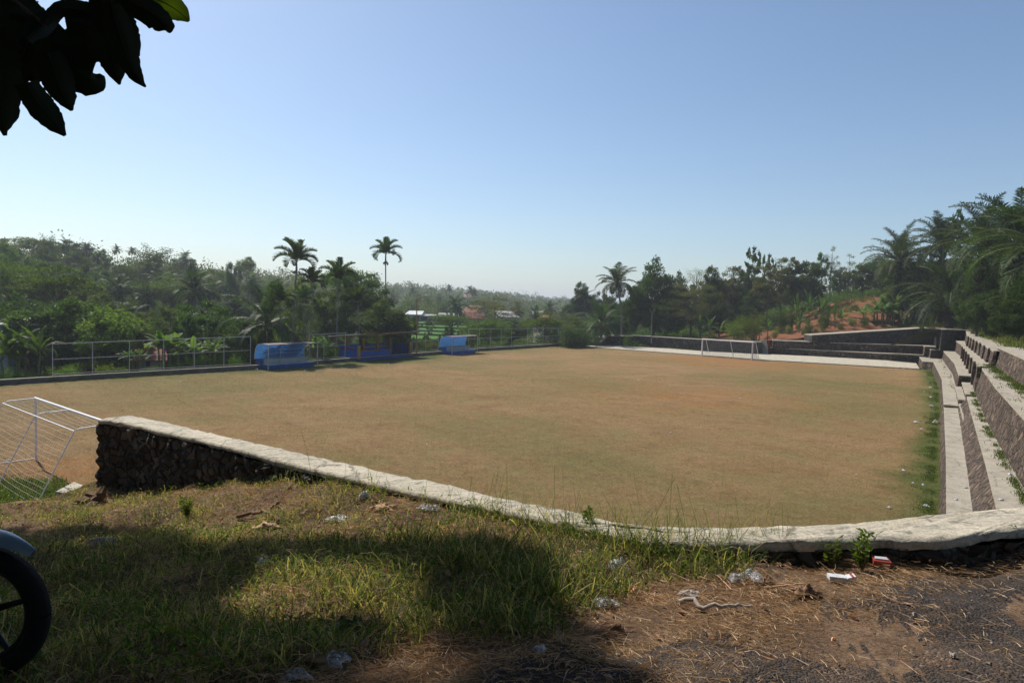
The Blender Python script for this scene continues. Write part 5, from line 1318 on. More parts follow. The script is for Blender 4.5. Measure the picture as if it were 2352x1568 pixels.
# scattered individual trees on the slopes left and centre
rng = np.random.default_rng(31)
keys = ['round0', 'round1', 'round2', 'round3', 'dense0', 'dense1', 'airy0', 'airy2', 'slim1', 'round1', 'acacia', 'bamboo', 'round3']
def scatter(n, px0, px1, d0, d1, label, group, hmin=5, hmax=10, avoid=()):
    c = 0; tries = 0
    while c < n and tries < n * 30:
        tries += 1
        px = rng.uniform(px0, px1); d = math.exp(rng.uniform(math.log(d0), math.log(d1))); x = (px - CX) / F_PX * d; y = d
        if in_poly(np.array([x]), np.array([y]), COMPLEX)[0]: continue
        if any(a[0] < px < a[1] and a[2] < d < a[3] for a in avoid): continue
        if any((x - q[0]) ** 2 + (y - q[1]) ** 2 < (d * .028) ** 2 for q in PLACED): continue
        k = keys[rng.integers(len(keys))]; H = rng.uniform(hmin, hmax); s = H / LIB[k][0]
        plant(k, 'broadleaf_tree' if k != 'bamboo' else 'bamboo_clump', x, y, float(terrain(x, y)) - .2, s, s * rng.uniform(.85, 1.3), rng.uniform(0, 6.28), label if k != 'bamboo' else label.replace('tree', 'bamboo clump'), 'tree' if k != 'bamboo' else 'bamboo', group if k != 'bamboo' else group.replace('trees', 'bamboos'))
        c += 1
AV = [(880, 1125, 125, 200), (240, 350, 130, 152), (1050, 1110, 160, 240), (1145, 1205, 150, 245), (1222, 1265, 140, 225), (925, 1050, 60, 215)]
scatter(130, -60, 640, 62, 190, 'green tree among many on the wooded hillside left of the pitch', 'trees of the left hillside', 5, 9.5, AV)
scatter(70, 620, 1330, 95, 260, 'green tree among many in the valley behind the dugouts', 'trees of the valley', 4, 8, AV)
scatter(50, 1330, 1800, 125, 260, 'green tree among many behind the far corner', 'trees behind the far corner', 5, 8)
scatter(24, 2000, 2420, 80, 160, 'dark tree among many behind the oil palm grove', 'trees behind the oil palms', 6, 9)

# far wood: reads as one mass
def far_wood():
    rng = np.random.default_rng(55); Ps, Ls = [], []
    n = 5200
    px = rng.uniform(-150, 2500, n); d = np.exp(rng.uniform(math.log(170), math.log(1300), n))
    x = (px - CX) / F_PX * d; y = d
    keep = ~((px > 640) & (px < 1110) & (d < 205) & (px > 850)) & ~((px > 870) & (px < 1060) & (d < 205)) & ~((px > 1040) & (px < 1120) & (d < 235)) & ~((px > 930) & (px < 1100) & (d > 430) & (d < 485) & ((np.abs(px - 1073) < 12) | (np.abs(px - 950) < 10))) & ~((px > 1145) & (px < 1255) & (d < 245))
    x = x[keep]; y = y[keep]; d = d[keep]; z = terrain(x, y)
    h = rng.uniform(4, 9.5, len(x)) * np.where(rng.random(len(x)) < .06, 1.35, 1); w = h * rng.uniform(.5, .8, len(x))
    m = 74; N = len(x); idx = np.repeat(np.arange(N), m)
    u = rng.normal(0, 1, (N * m, 3)); u /= np.linalg.norm(u, axis=1, keepdims=True); r = rng.uniform(.45, 1.0, N * m)[:, None]
    u = u * r; u[:, 2] = np.abs(u[:, 2]) ** .8 * np.sign(u[:, 2])
    lump = 1 + .3 * np.sin(u[:, 0] * 5 + idx) * np.sin(u[:, 1] * 5 + idx * 2)
    Pp = np.stack([x[idx] + u[:, 0] * w[idx] * .62 * lump, y[idx] + u[:, 1] * w[idx] * .62 * lump, z[idx] + h[idx] * (.55 + .45 * u[:, 2] * lump)], -1)
    D = u + rng.normal(0, .5, u.shape)
    L = .9 * (d[idx] / 300) ** .55 * rng.uniform(.6, 1.3, len(idx))
    V, Q = leaves(Pp, D, L, L * .6, rng)
    a = np.clip(rng.uniform(0, 1, N)[idx] * .65 + rng.uniform(0, .35, len(idx)), 0, 1)
    tag(link('far_wood', mesh_np('far_wood', V, Q, LM['mid'], attr=np.repeat(a, 4))), 'distant wood covering the far hills in haze', 'wood', kind='stuff')
far_wood()
# undergrowth between the trees
def undergrowth():
    rng = np.random.default_rng(56); n = 30000
    px = rng.uniform(-80, 2420, n); d = np.exp(rng.uniform(math.log(42), math.log(210), n)); x = (px - CX) / F_PX * d; y = d
    ok = ~in_poly(x, y, np.array(COMPLEX)) & ~((px > 870) & (px < 1125) & (d > 122) & (d < 212)) & ~((px > 1735) & (px < 2060) & (d < 128)) & ~((px > 245) & (px < 350) & (d > 138) & (d < 153)) & ~((px > 2060) & (d < 100)) & ~((px > 1480) & (d < 114))
    x = x[ok]; y = y[ok]; d = d[ok]; z = terrain(x, y); N = len(x)
    h = rng.uniform(.3, 1.0, N) * np.where(rng.random(N) < .25, 2.4, 1.0); 
    nearf = seg_dist(x, y, CURB); h = np.where(nearf < 5, np.minimum(h, .55), h)
    m = 26; idx = np.repeat(np.arange(N), m)
    off = rng.normal(0, .5, (N * m, 3)) * np.stack([h[idx] * .9 + .3, h[idx] * .9 + .3, h[idx] * .4], -1)
    Pp = np.stack([x[idx] + off[:, 0], y[idx] + off[:, 1], z[idx] + h[idx] * .5 + off[:, 2]], -1)
    D = rng.normal(0, .6, Pp.shape) + [0, 0, .5]; L = .30 * (d[idx] / 90) ** .6 * rng.uniform(.6, 1.4, len(idx))
    V, Q = leaves(Pp, D, L, L * .5, rng)
    a = np.clip(rng.uniform(0, 1, N)[idx] * .7 + rng.uniform(0, .3, len(idx)), 0, 1)
    tag(link('undergrowth', mesh_np('undergrowth', V, Q, LM['mid'], attr=np.repeat(a, 4))), 'green undergrowth covering the slopes outside the fence', 'undergrowth', kind='stuff')
undergrowth()
def slope_grass():
    rng = np.random.default_rng(57); n = 42000
    px = rng.uniform(1700, 2600, n); d = rng.uniform(22, 128, n); x = (px - CX) / F_PX * d; y = d
    ok = ~in_poly(x, y, np.array(COMPLEX)); x = x[ok]; y = y[ok]; d = d[ok]; px = px[ok]
    cl = np.sin(x * .5) * np.sin(y * .4 + 1) + np.sin(x * .13 + 2) * np.sin(y * .11); ok = (cl > .25) | (px > 2080); x = x[ok]; y = y[ok]; d = d[ok]
    z = terrain(x, y); N = len(x); m = 8; idx = np.repeat(np.arange(N), m)
    Pp = np.stack([x[idx] + rng.normal(0, .2, N * m), y[idx] + rng.normal(0, .2, N * m), z[idx]], -1); D = rng.normal(0, .35, Pp.shape) + [0, 0, .8]
    V, Q = leaves(Pp, D, rng.uniform(.15, .6, len(idx)), .05 * (d[idx] / 60) ** .5, rng)
    tag(link('slope_grass', mesh_np('slope_grass', V, Q, LM['grass'], attr=np.repeat(np.clip(rng.uniform(0, 1, len(idx)) ** .8, 0, 1), 4))), 'dry grass and weeds on the red slope and terrace top', 'grass', kind='stuff')
slope_grass()
# ---------------------------------------------------------------- verge: grass, straw, litter
R3n = np.array(R3)
def project(Pw):
    q = (np.asarray(Pw, float) - np.array([0, 0, HC])) @ R3n
    return CX + F_PX * q[:, 0] / -q[:, 2], CY - F_PX * q[:, 1] / -q[:, 2]
def nz(x, y, s, seed=0):
    return np.sin(x * s + seed) * np.sin(y * s * 1.13 + seed * 2.1) + .5 * np.sin(x * s * 2.3 + y * s * 1.7 + seed)
def gv(px, py):
    """point on the verge ground seen at (px, py)"""
    z = HC - 1.8
    for _ in range(14):
        p = gp(px, py, z); z = .5 * z + .5 * float(verge_z(p[0], p[1]))
    return gp(px, py, z)
def blades(P, D, L, W, rng, bend=.5, var=None):
    n = len(P); D = unit(D); hd = rng.uniform(0, 6.283, n); H = np.stack([np.cos(hd), np.sin(hd), np.zeros(n)], -1)
    S = unit(np.cross(D, H + [0, 0, .3])); L = L[:, None]; W = np.broadcast_to(np.asarray(W, float), (n,))[:, None]; bd = (bend * rng.uniform(.3, 1.4, n))[:, None]
    p1 = P + D * L * .4; p2 = P + D * L * .75 + H * L * bd * .22 - [0, 0, 0.0]; p3 = P + D * L * .92 + H * L * bd * .6 - np.array([0, 0, 1.]) * L * bd * .22
    V = np.stack([P - S * W * .5, P + S * W * .5, p1 + S * W * .5, p1 - S * W * .5, p2 + S * W * .36, p2 - S * W * .36, p3], 1).reshape(-1, 3)
    i = np.arange(n) * 7
    Q = np.vstack([np.stack([i, i + 1, i + 2, i + 3], -1), np.stack([i + 3, i + 2, i + 4, i + 5], -1)]); T = np.stack([i + 5, i + 4, i + 6], -1)
    return V, [Q, T]
def verge_pts(n, rng, near=1.0):
    y = 1.6 + (rng.random(n) ** near) * 10.5; x = rng.uniform(-1, 1, n) * (y * .80 + .9); x = np.where(x > 4.6, 4.6 * rng.random(n), x)
    ok = y < edge_y(x) - .02; x = x[ok]; y = y[ok]; z = verge_z(x, y); Pw = np.stack([x, y, z], -1); px, py = project(Pw)
    return Pw, px, py
def green_amount(px, py, Pw):
    b = np.interp(px, [-400, 600, 900, 1000, 1150, 1300, 1500, 1780, 1860, 2400], [1640, 1560, 1500, 1470, 1470, 1430, 1345, 1285, 1255, 1230])
    g = np.clip((b - py) / 40 + .5 + nz(Pw[:, 0], Pw[:, 1], 3.1, 1) * .35, 0, 1)
    return g
def grass():
    rng = np.random.default_rng(201)
    Pw, px, py = verge_pts(260000, rng, 1.2)
    g = green_amount(px, py, Pw)
    # fuller in the middle and right, thin and strawy in the sunny patch by the wall
    dens = np.interp(px, [0, 300, 600, 1000, 1300, 1800], [.8, .75, .8, .8, .95, 1.0]) * np.clip(.65 + .45 * nz(Pw[:, 0], Pw[:, 1], 2.2, 4), .15, 1)
    dens = np.where((py > 1230), np.maximum(dens, .75 * (.7 + .3 * nz(Pw[:, 0], Pw[:, 1], 4.0, 2))), dens)
    k = rng.random(len(px)) < g * dens
    Pg = Pw[k]; pxg, pyg = px[k], py[k]; n = len(Pg)
    hh = np.interp(pxg, [0, 700, 1100, 1500, 1800], [.065, .065, .095, .125, .12]) * np.where((pyg > 1240) & (pxg < 1300), 1.35, 1.0)
    L = hh * rng.gamma(5, .2, n) * np.clip(1 + .35 * nz(Pg[:, 0], Pg[:, 1], 5, 3), .5, 1.6)
    D = rng.normal(0, .42, (n, 3)); D[:, 2] = 1
    V, F = blades(Pg, D, L, rng.uniform(.0035, .0075, n), rng, 1.0)
    dry = np.where(pyg < 1250, np.interp(pxg, [0, 600, 1000, 1300, 1500], [.60, .66, .60, .34, .2]), np.interp(pxg, [0, 600, 1000, 1500], [.5, .5, .46, .32]))
    a = np.where(rng.random(n) < dry, rng.uniform(.93, 1.0, n), rng.uniform(0, .85, n) ** 1.1)
    tag(link('verge_grass', mesh_np('verge_grass', V, F, LM['grass'], attr=np.repeat(a, 7))), 'mixed green and dry grass growing on the verge', 'grass', kind='stuff')
    # brown leaf litter lying between the blades
    Pl, pxl, pyl = verge_pts(15000, rng, 1.2); kk = (rng.random(len(pxl)) < np.interp(pxl, [0, 900, 1400, 1900], [.30, .28, .14, .03])) & (pyl < 1568); Pl = Pl[kk]; nl_ = len(Pl); Pl[:, 2] += .02
    V, Q = leaves(Pl, rng.normal(0, 1, (nl_, 3)) * [1, 1, .25], rng.uniform(.03, .10, nl_), rng.uniform(.015, .045, nl_), rng, .3)
    tag(link('leaf_litter', mesh_np('leaf_litter', V, Q, LM['straw'], attr=np.repeat(rng.uniform(0, .5, nl_), 4))), 'small brown fallen leaves among the verge grass', 'fallen leaves', kind='stuff')
    # broad leaved creeping weeds
    m = 17000; Pw2, px2, py2 = verge_pts(60000, rng, 1.2); g2 = green_amount(px2, py2, Pw2); w = nz(Pw2[:, 0], Pw2[:, 1], 3.0, 9)
    k = (rng.random(len(px2)) < g2) & ((w > .25) | (rng.random(len(px2)) < .22)); Pw2 = Pw2[k][:m]; n = len(Pw2)
    Pw2[:, 2] += rng.uniform(.01, .09, n); D = rng.normal(0, .6, (n, 3)); D[:, 2] = rng.uniform(-.1, .9, n)
    V, Q = leaves(Pw2, D, rng.uniform(.02, .055, n), rng.uniform(.008, .018, n), rng)
    tag(link('creeping_weeds', mesh_np('creeping_weeds', V, Q, LM['light'], attr=np.repeat(rng.uniform(0, 1, n), 4))), 'small leaved creeping weeds among the verge grass', 'weeds', kind='stuff')
    # tall wispy stalks against the coping
    rng = np.random.default_rng(202); xs = []
    for px_, w_, c_ in [(1000, 60, 10), (1130, 40, 22), (1230, 80, 30), (1310, 50, 34), (1400, 60, 46), (1450, 50, 50), (1500, 50, 50), (1560, 60, 46), (1640, 60, 54), (1700, 60, 36), (1790, 40, 22), (850, 60, 12), (1060, 40, 12), (700, 90, 10), (640, 60, 10)]:
        for q in range(c_):
            a = rng.normal(px_, w_ * .5); yy = np.interp(a, [600, 800, 1120, 1354, 1520, 1640, 1830], [1110, 1120, 1180, 1226, 1260, 1262, 1258]) + abs(rng.normal(0, 9)) + 2
            xs.append(gv(a, yy))
    Ps = np.array(xs); n = len(Ps); D = rng.normal(0, .26, (n, 3)); D[:, 2] = 1
    V, F = blades(Ps, D, rng.gamma(6, .045, n) + .06, rng.uniform(.0025, .004, n), rng, .7)
    V2 = []; F2 = []
    heads = rng.choice(n, 110, replace=False); hp = []; hd = []
    for h in heads:
        tip = V[h * 7 + 6]; b0 = V[h * 7 + 4]
        for q in range(4): hp.append(tip); hd.append((tip - b0) * 1.0 / (np.linalg.norm(tip - b0) + 1e-6) * .7 + rng.normal(0, .5, 3))
    V3, Q3 = leaves(np.array(hp), np.array(hd), rng.uniform(.03, .07, len(hp)), .003, rng)
    Vt = np.vstack([V, V3]); F[0] = np.vstack([F[0], Q3 + len(V)])
    a = np.concatenate([np.repeat(np.where(rng.random(n) < .3, .97, rng.uniform(.2, .9, n)), 7), np.full(len(V3), .95)])
    tag(link('tall_grass', mesh_np('tall_grass', Vt, F, LM['grass'], attr=a)), 'tall wispy grass stalks standing against the coping wall', 'grass', kind='stuff')
grass()
def pitch_grass():
    rng = np.random.default_rng(206); n = 420000
    px = rng.uniform(-60, 2260, n); d = 15.5 * np.exp(rng.random(n) * math.log(62 / 15.5)); x = (px - CX) / F_PX * d; y = d
    ok = in_poly(x, y, PITCH_POLY) & (rng.random(n) < np.clip(.6 + .45 * nz(x, y, .8, 3) + .3 * nz(x, y, 2.9, 1), .12, 1)); x = x[ok]; y = y[ok]; n = len(x)
    z = 0.02 * np.sin(x * .23 + 1) * np.sin(y * .19)
    D = rng.normal(0, .9, (n, 3)); D[:, 2] = rng.uniform(.15, .9, n)
    V, Q = leaves(np.stack([x, y, z], -1), D, rng.uniform(.02, .055, n) * (y / 22) ** .4, .009 * (y / 22) ** .7, rng)
    g = nz(x, y, .35, 2) + .5 * nz(x, y, 1.3, 5); a = np.where(rng.random(n) < np.clip(.22 + .16 * g, .04, .6), rng.uniform(.35, .85, n), rng.uniform(.93, 1.0, n))
    tag(link('pitch_grass', mesh_np('pitch_grass', V, Q, LM['turf'], attr=np.repeat(a, 4))), 'short dry grass blades on the pitch', 'grass', kind='stuff')
pitch_grass()
def straw():
    rng = np.random.default_rng(203)
    Pw, px, py = verge_pts(430000, rng, 1.35)
    ry = np.interp(Pw[:, 0], road_edge[:, 0], road_edge[:, 1], left=-5)
    onroad = Pw[:, 1] < ry
    patch = np.clip(nz(Pw[:, 0], Pw[:, 1], 2.4, 6) * .55 + nz(Pw[:, 0] + Pw[:, 1] * .5, Pw[:, 1], 5.1, 2) * .3, 0, 1) ** 1.5
    near = np.exp(-np.abs(Pw[:, 1] - ry) / .16)
    dens = np.where(onroad, .025 + .62 * patch ** 1.3 + .6 * near, .62 + .3 * nz(Pw[:, 0], Pw[:, 1], 3.3, 5))
    g = green_amount(px, py, Pw); dens = np.where(g > .5, dens * np.interp(px, [0, 500, 1000, 1500], [.6, .95, .85, .35]), dens)
    k = rng.random(len(px)) < dens; Pq = Pw[k]; n = len(Pq); onr = onroad[k]
    Pq[:, 2] += np.where(onr, .024, .008) + rng.exponential(.012, n)
    az = rng.normal(2.5, 1.1, n); D = np.stack([np.cos(az), np.sin(az), rng.normal(0, .10, n)], -1)
    L = rng.gamma(3, .017, n) + .015
    V, F = blades(Pq, D, L, rng.uniform(.0018, .0036, n), rng, .5)
    tag(link('straw_litter', mesh_np('straw_litter', V, F, LM['straw'], attr=np.repeat(rng.uniform(0, 1, n) ** 1.3, 7))), 'dry grass clippings strewn over the soil and the road edge', 'dry grass', kind='stuff')
    n = 300; Pw, px, py = verge_pts(9000, rng, 1.4); k = (green_amount(px, py, Pw) < .3); Pq = Pw[k][:n].copy(); n = len(Pq); Pq[:, 2] += .03; az = rng.normal(2.6, .5, n)
    V, F = blades(Pq, np.stack([np.cos(az), np.sin(az), rng.normal(.02, .05, n)], -1), rng.uniform(.10, .26, n), .0032, rng, .6)
    tag(link('long_straw', mesh_np('long_straw', V, F, LM['straw'], attr=np.repeat(rng.uniform(.4, 1, n), 7))), 'long dry stalks lying over the clippings', 'dry grass', kind='stuff')
    # grit and pebbles on the road
    b = MB(); n = 900; Pw, px, py = verge_pts(14000, rng, 1.5); ry = np.interp(Pw[:, 0], road_edge[:, 0], road_edge[:, 1], left=-5); Pq = Pw[Pw[:, 1] < ry][:n]
    for p in Pq:
        s = rng.gamma(2, .0024) + .002; o = rng.normal(0, .25, (6, 3)); q = p + [0, 0, .02]
        V = np.array([[1, 0, 0], [-1, 0, 0], [0, 1, 0], [0, -1, 0], [0, 0, .8], [0, 0, -.8]]) + o
        b.add(V * s + q, T=[[0, 2, 4], [2, 1, 4], [1, 3, 4], [3, 0, 4], [2, 0, 5], [1, 2, 5], [3, 1, 5], [0, 3, 5]])
    o = b.obj('road_grit', simple('pale_grit', (.22, .19, .16), .9, .2, 0, .7, 30)); tag(o, 'loose grit scattered on the broken asphalt', 'grit', kind='stuff')
    # grass tufts along the terraces and the foot of the benches
    b = []; A = []; rng = np.random.default_rng(205)
    for line, off, c, hgt, zz in ((L1, .25, 2600, .11, 0.0), (L1N, .35, 3600, .08, 0.0), (L3N, .36, 1500, .10, 1.5), (L4N, .26, 2600, .16, 3.0), (PATH_NEAR, -.0, 1500, .12, 0.0), (CURB, .12, 2600, .14, 0.0), (FW2, .2, 500, .25, .1), (L2, .25, 300, .12, .92)):
        if not c: continue
        ln = resample(line, c); N = inward(ln); j = rng.exponential(.16 if line is not L2N and line is not L3N else .07, c)[:, None]; cl = (np.sin(np.arange(c) * 40. / c) + np.sin(np.arange(c) * 97. / c) + rng.normal(0, .7, c)) > .1
        p = ln + N * (off + j) ; p[:, 2] = zz; b.append(p[cl]); A.append(np.full(cl.sum(), hgt))
    q = np.array([gp(rng.uniform(-60, 150) , rng.uniform(1105, 1240), 0.0) for _ in range(2600)]); q = q[(q[:, 1] < 21.5)]
    b.append(q); A.append(np.full(len(q), .22))
    Pp = np.vstack(b); hg = np.concatenate(A); n = len(Pp); k = 4; Pp = np.repeat(Pp, k, 0); hg = np.repeat(hg, k); Pp[:, :2] += rng.normal(0, .05, (n * k, 2)); D = rng.normal(0, .4, (n * k, 3)); D[:, 2] = 1
    V, Q = leaves(Pp, D, hg * rng.uniform(.4, 1.4, n * k), .02, rng)
    tag(link('ledge_grass', mesh_np('ledge_grass', V, Q, LM['grass'], attr=np.repeat(rng.uniform(0, .9, n * k), 4))), 'grass tufts along the foot of walls and seating steps', 'grass', kind='stuff')
straw()

# ---------------------------------------------------------------- litter and small things
def film_mat():
    t = NT('crumpled_clear_plastic'); t.set(.12, .6); t.col((.75, .77, .80)); t.b.inputs['Alpha'].default_value = .5
    t.b.inputs['Roughness'].default_value = .15
    t.l(t.ramp(t.noise(40, 4, .7), [(.40, .10), (.66, .55)]), t.b.inputs['Alpha']); t.bump(t.noise(60, 4, .7), .01); return t.m
M['film'] = film_mat()
M['paper'] = simple('white_paper', (.62, .63, .65), .6, .3, 0, .08, 20); M['tissue'] = simple('dirty_white_tissue', (.36, .31, .27), .9, .1, 0, .25, 40)
M['card'] = simple('tan_dead_leaf_sheath', (.50, .32, .19), .8, .2, 0, .25, 10); M['deadleaf'] = simple('brown_dead_leaf', (.24, .14, .08), .8, .2, 0, .4, 14)
M['redpack'] = simple('red_packet', (.34, .055, .035), .45, .4, 0, .3, 30); M['orange'] = simple('pale_orange_scrap', (.72, .36, .20), .7, .3, 0, .2, 20)
M['twig'] = simple('dry_twig', (.20, .13, .08), .9, .1, 0, .4, 20, .01)
def crumple(name, label, cat, px, py, w, l, h, mat, seed, rz=0., n=14, group=None, lift=.02, p=None):
    rng = np.random.default_rng(seed); p = gv(px, py) if p is None else p; t = thing(name, label, cat, (p[0], p[1], p[2] + lift), rz, group)
    G = np.zeros((n, n, 3)); w *= .7; l *= .7; h *= .75; u = np.linspace(-1, 1, n); X, Y = np.meshgrid(u, u, indexing='ij'); o = rng.uniform(0, 50, 3)
    rr = 1 + .22 * np.sin(np.arctan2(Y, X) * 3 + seed) + .12 * np.sin(np.arctan2(Y, X) * 5 + seed * 2)
    for i in range(n):
        for j in range(n):
            v = Vector((X[i, j] * 2.2 + o[0], Y[i, j] * 2.2 + o[1], o[2]))
            e = 1 - max(abs(X[i, j]), abs(Y[i, j])) ** 3
            zz = abs(noise.noise(v)) * 1.3 + .35 * noise.noise(v * 2.7) + .45 * e
            G[i, j] = [X[i, j] * w / 2 * rr[i, j] + noise.noise(v * 1.7) * w * .12, Y[i, j] * l / 2 * rr[i, j] + noise.noise(v * 1.9 + Vector((9, 9, 9))) * l * .12, zz * h * e + .002]
    b = MB(); b.grid(G); b.grid(G * [1, 1, .25] - [0, 0, .004]); b.obj('sheet', mat, t, mat is not M['paper']); return t
crumple('plastic_bag', 'crumpled clear plastic bag standing in the grass below the wall', 'plastic bag', 1420, 1310, .15, .12, .10, M['film'], 1)
crumple('plastic_bag', 'flattened clear plastic bag at the edge of the straw, nearest the grass', 'plastic bag', 1388, 1391, .19, .10, .045, M['film'], 2)
crumple('plastic_bag', 'left half of a knotted pair of clear plastic bags on the straw', 'plastic bag', 1688, 1335, .14, .09, .05, M['film'], 3, .5)
crumple('plastic_bag', 'right, larger clear plastic bag lying on the straw below the coping', 'plastic bag', 1729, 1331, .20, .12, .06, M['film'], 4, -.7)
crumple('tissue', 'crumpled dirty tissue on the straw above the twisted cloth strip', 'tissue', 1582, 1372, .15, .09, .03, M['tissue'], 5)
crumple('plastic_bag', 'round clear crumpled plastic lid in the straw at the bottom of the picture', 'plastic bag', 768, 1528, .15, .13, .055, M['film'], 6)
crumple('paper_scrap', 'folded bright white paper scrap on dark straw near the bottom', 'paper', 1241, 1503, .07, .06, .04, M['paper'], 7, .4)
crumple('plastic_bag', 'pale bluish plastic bag at the bottom edge', 'plastic bag', 680, 1562, .16, .08, .05, M['film'], 8)
crumple('paper_scrap', 'white crumpled paper in the sunny grass by the wall', 'paper', 838, 1144, .14, .12, .08, M['paper'], 9)
crumple('plastic_strip', 'thin shiny plastic strip at the foot of the coping', 'plastic scrap', 731, 1106, .32, .05, .03, M['film'], 10, -.2)
crumple('plastic_bag', 'shiny crumpled wrapper in the straw left of the white paper', 'plastic bag', 782, 1197, .32, .12, .06, M['film'], 11)
crumple('plastic_bag', 'shiny wrapper in the grass under the middle of the coping', 'plastic bag', 985, 1172, .24, .10, .05, M['film'], 12)
crumple('plastic_bag', 'pale plastic bag half shaded in tall grass', 'plastic bag', 606, 1302, .16, .11, .08, M['film'], 13)
crumple('snack_packet', 'red and silver snack packet lying in the shaded grass', 'snack packet', 509, 1388, .09, .14, .03, M['redpack'], 14, .3)
crumple('snack_packet', 'orange torn wrapper hidden in grass left of the clear bag', 'snack packet', 1335, 1306, .11, .05, .03, M['orange'], 15)
crumple('dead_leaf', 'large tan sheath of a dead leaf beside the curved stick', 'dead leaf', 606, 1216, .38, .16, .05, M['card'], 16, .5)
crumple('dead_leaf', 'curled tan leaf left of the crumpled paper', 'dead leaf', 642, 1166, .22, .14, .06, M['deadleaf'], 17, .3)
crumple('dead_leaf', 'long curled dry leaf right of the crumpled paper', 'dead leaf', 880, 1172, .28, .12, .06, M['card'], 18, -.1)
crumple('dead_leaf', 'big grey dead leaf in the deep shade near the wheel', 'dead leaf', 235, 1250, .34, .18, .07, M['tissue'], 19, .2)
crumple('dead_leaf', 'small pale dead leaf beside the tyre', 'dead leaf', 132, 1308, .10, .07, .03, M['tissue'], 20, .6)
crumple('dead_leaf', 'brown dead leaf on the straw under the cigarette box', 'dead leaf', 1850, 1366, .20, .11, .05, M['deadleaf'], 21)
crumple('dead_leaf', 'curled yellow and green leaf lying in the shade at the grass edge', 'dead leaf', 800, 1452, .26, .13, .09, simple('yellow_green_leaf', (.16, .16, .03), .5, .4, 0, .5, 8), 22, .1)
crumple('dead_leaf', 'dark dry leaf on the straw above the long shadow', 'dead leaf', 1418, 1452, .10, .05, .035, M['deadleaf'], 23)
crumple('dead_leaf', 'dry brown leaf under the two knotted plastic bags', 'dead leaf', 1758, 1340, .12, .08, .04, M['deadleaf'], 24)
crumple('dead_leaf', 'grey curled leaf in the shade at the middle of the straw edge', 'dead leaf', 1225, 1440, .13, .05, .04, M['tissue'], 25, .7)
crumple('seed_husk', 'small pale orange husk on the straw', 'husk', 1459, 1366, .045, .04, .045, M['orange'], 26)
crumple('foil_scrap', 'small silver foil scrap near the big weed', 'foil', 1848, 1298, .09, .06, .025, M['film'], 27)
crumple('stone', 'pale stone beside the red box under the coping', 'stone', 1996, 1290, .08, .07, .05, M['tissue'], 28)
crumple('dead_leaf', 'long brown leaf at the bottom edge left of the clear lid', 'dead leaf', 690, 1518, .34, .09, .05, M['deadleaf'], 29, -.1)
for i, (px, py) in enumerate([(2100, 1418), (2318, 1334), (1914, 1477), (1560, 1478), (2190, 1515)]):
    crumple('pebble', 'small pebble or dry scrap lying on the asphalt', 'pebble', px, py, .03, .025, .02, M['tissue'] if i != 2 else M['orange'], 40 + i, 0, 8, 'small scraps on the asphalt')
def pack():
    p = gv(1935, 1338); t = thing('cigarette_box', 'flattened white cardboard box with a red edge on the straw', 'box', (p[0], p[1], p[2] + .02), -.15)
    MB().hexa([[-.085, -.03, 0], [.015, -.028, 0], [.015, .03, 0], [-.085, .03, 0]], [[-.085, -.03, .026], [.015, -.028, .022], [.015, .03, .022], [-.085, .03, .026]]).obj('carton', M['paper'], t)
    MB().hexa([[.02, -.028, 0], [.075, -.02, .012], [.075, .035, .012], [.02, .03, 0]], [[.02, -.028, .022], [.07, -.02, .034], [.07, .035, .034], [.02, .03, .022]]).obj('flap', M['paper'], t)
    MB().hexa([[.045, -.026, .0285], [.06, -.023, .0325], [.06, .03, .0325], [.045, .03, .0285]], [[.045, -.026, .030], [.06, -.023, .034], [.06, .03, .034], [.045, .03, .030]]).obj('red_stripe', M['redpack'], t)
    p = gv(2022, 1303); t = thing('carton', 'crushed red and white carton against the coping wall', 'box', (p[0], p[1], p[2] + .02), -.1)
    MB().hexa([[-.06, -.03, 0], [.06, -.035, 0], [.055, .03, 0], [-.05, .03, 0]], [[-.055, -.028, .035], [.058, -.03, .028], [.055, .03, .05], [-.05, .03, .052]]).obj('carton_body', M['redpack'], t)
    MB().hexa([[-.04, -.01, .0405], [.045, -.012, .036], [.04, .012, .046], [-.036, .012, .048]], [[-.04, -.01, .046], [.045, -.012, .041], [.04, .012, .051], [-.036, .012, .053]]).obj('white_panel', M['paper'], t)
pack()
def stick(name, label, cat, pts, r, mat, lift=.03):
    P3 = np.array([gv(a, b) + [0, 0, lift + (c if c else 0)] for a, b, c in pts]); P3 = resample(P3, 14); P3[1:-1] += np.random.default_rng(len(label)).normal(0, r * .35, (12, 3))
    t = thing(name, label, cat, (0, 0, 0)); MB().tube(P3, np.linspace(r, r * .55, 14), 6).obj('stem', mat, t, True); return t
stick('dry_stick', 'curved dry branch lying in the straw above the tan leaf sheath', 'stick', [(545, 1192, 0), (580, 1188, .03), (615, 1190, .03), (640, 1200, 0)], .022, M['twig'])
stick('dry_stick', 'broken stick leaning on the dark side of the coping', 'stick', [(2075, 1282, 0), (2095, 1268, .05), (2115, 1254, .12)], .014, M['twig'])
stick('dry_stick', 'short dry stick at the shady edge of the grass', 'stick', [(1190, 1390, 0), (1240, 1384, .02)], .014, M['card'])
stick('dry_stick', 'thin pale stick on the straw above the asphalt', 'stick', [(1755, 1358, 0), (1850, 1352, .01)], .006, M['card'], .025)
stick('cloth_strip', 'twisted dirty white cloth strip lying across the straw', 'cloth', [(1560, 1394, 0), (1590, 1392, .01), (1615, 1408, 0), (1640, 1404, .01), (1662, 1408, 0), (1700, 1404, .01), (1725, 1404, 0)], .014, M['tissue'])
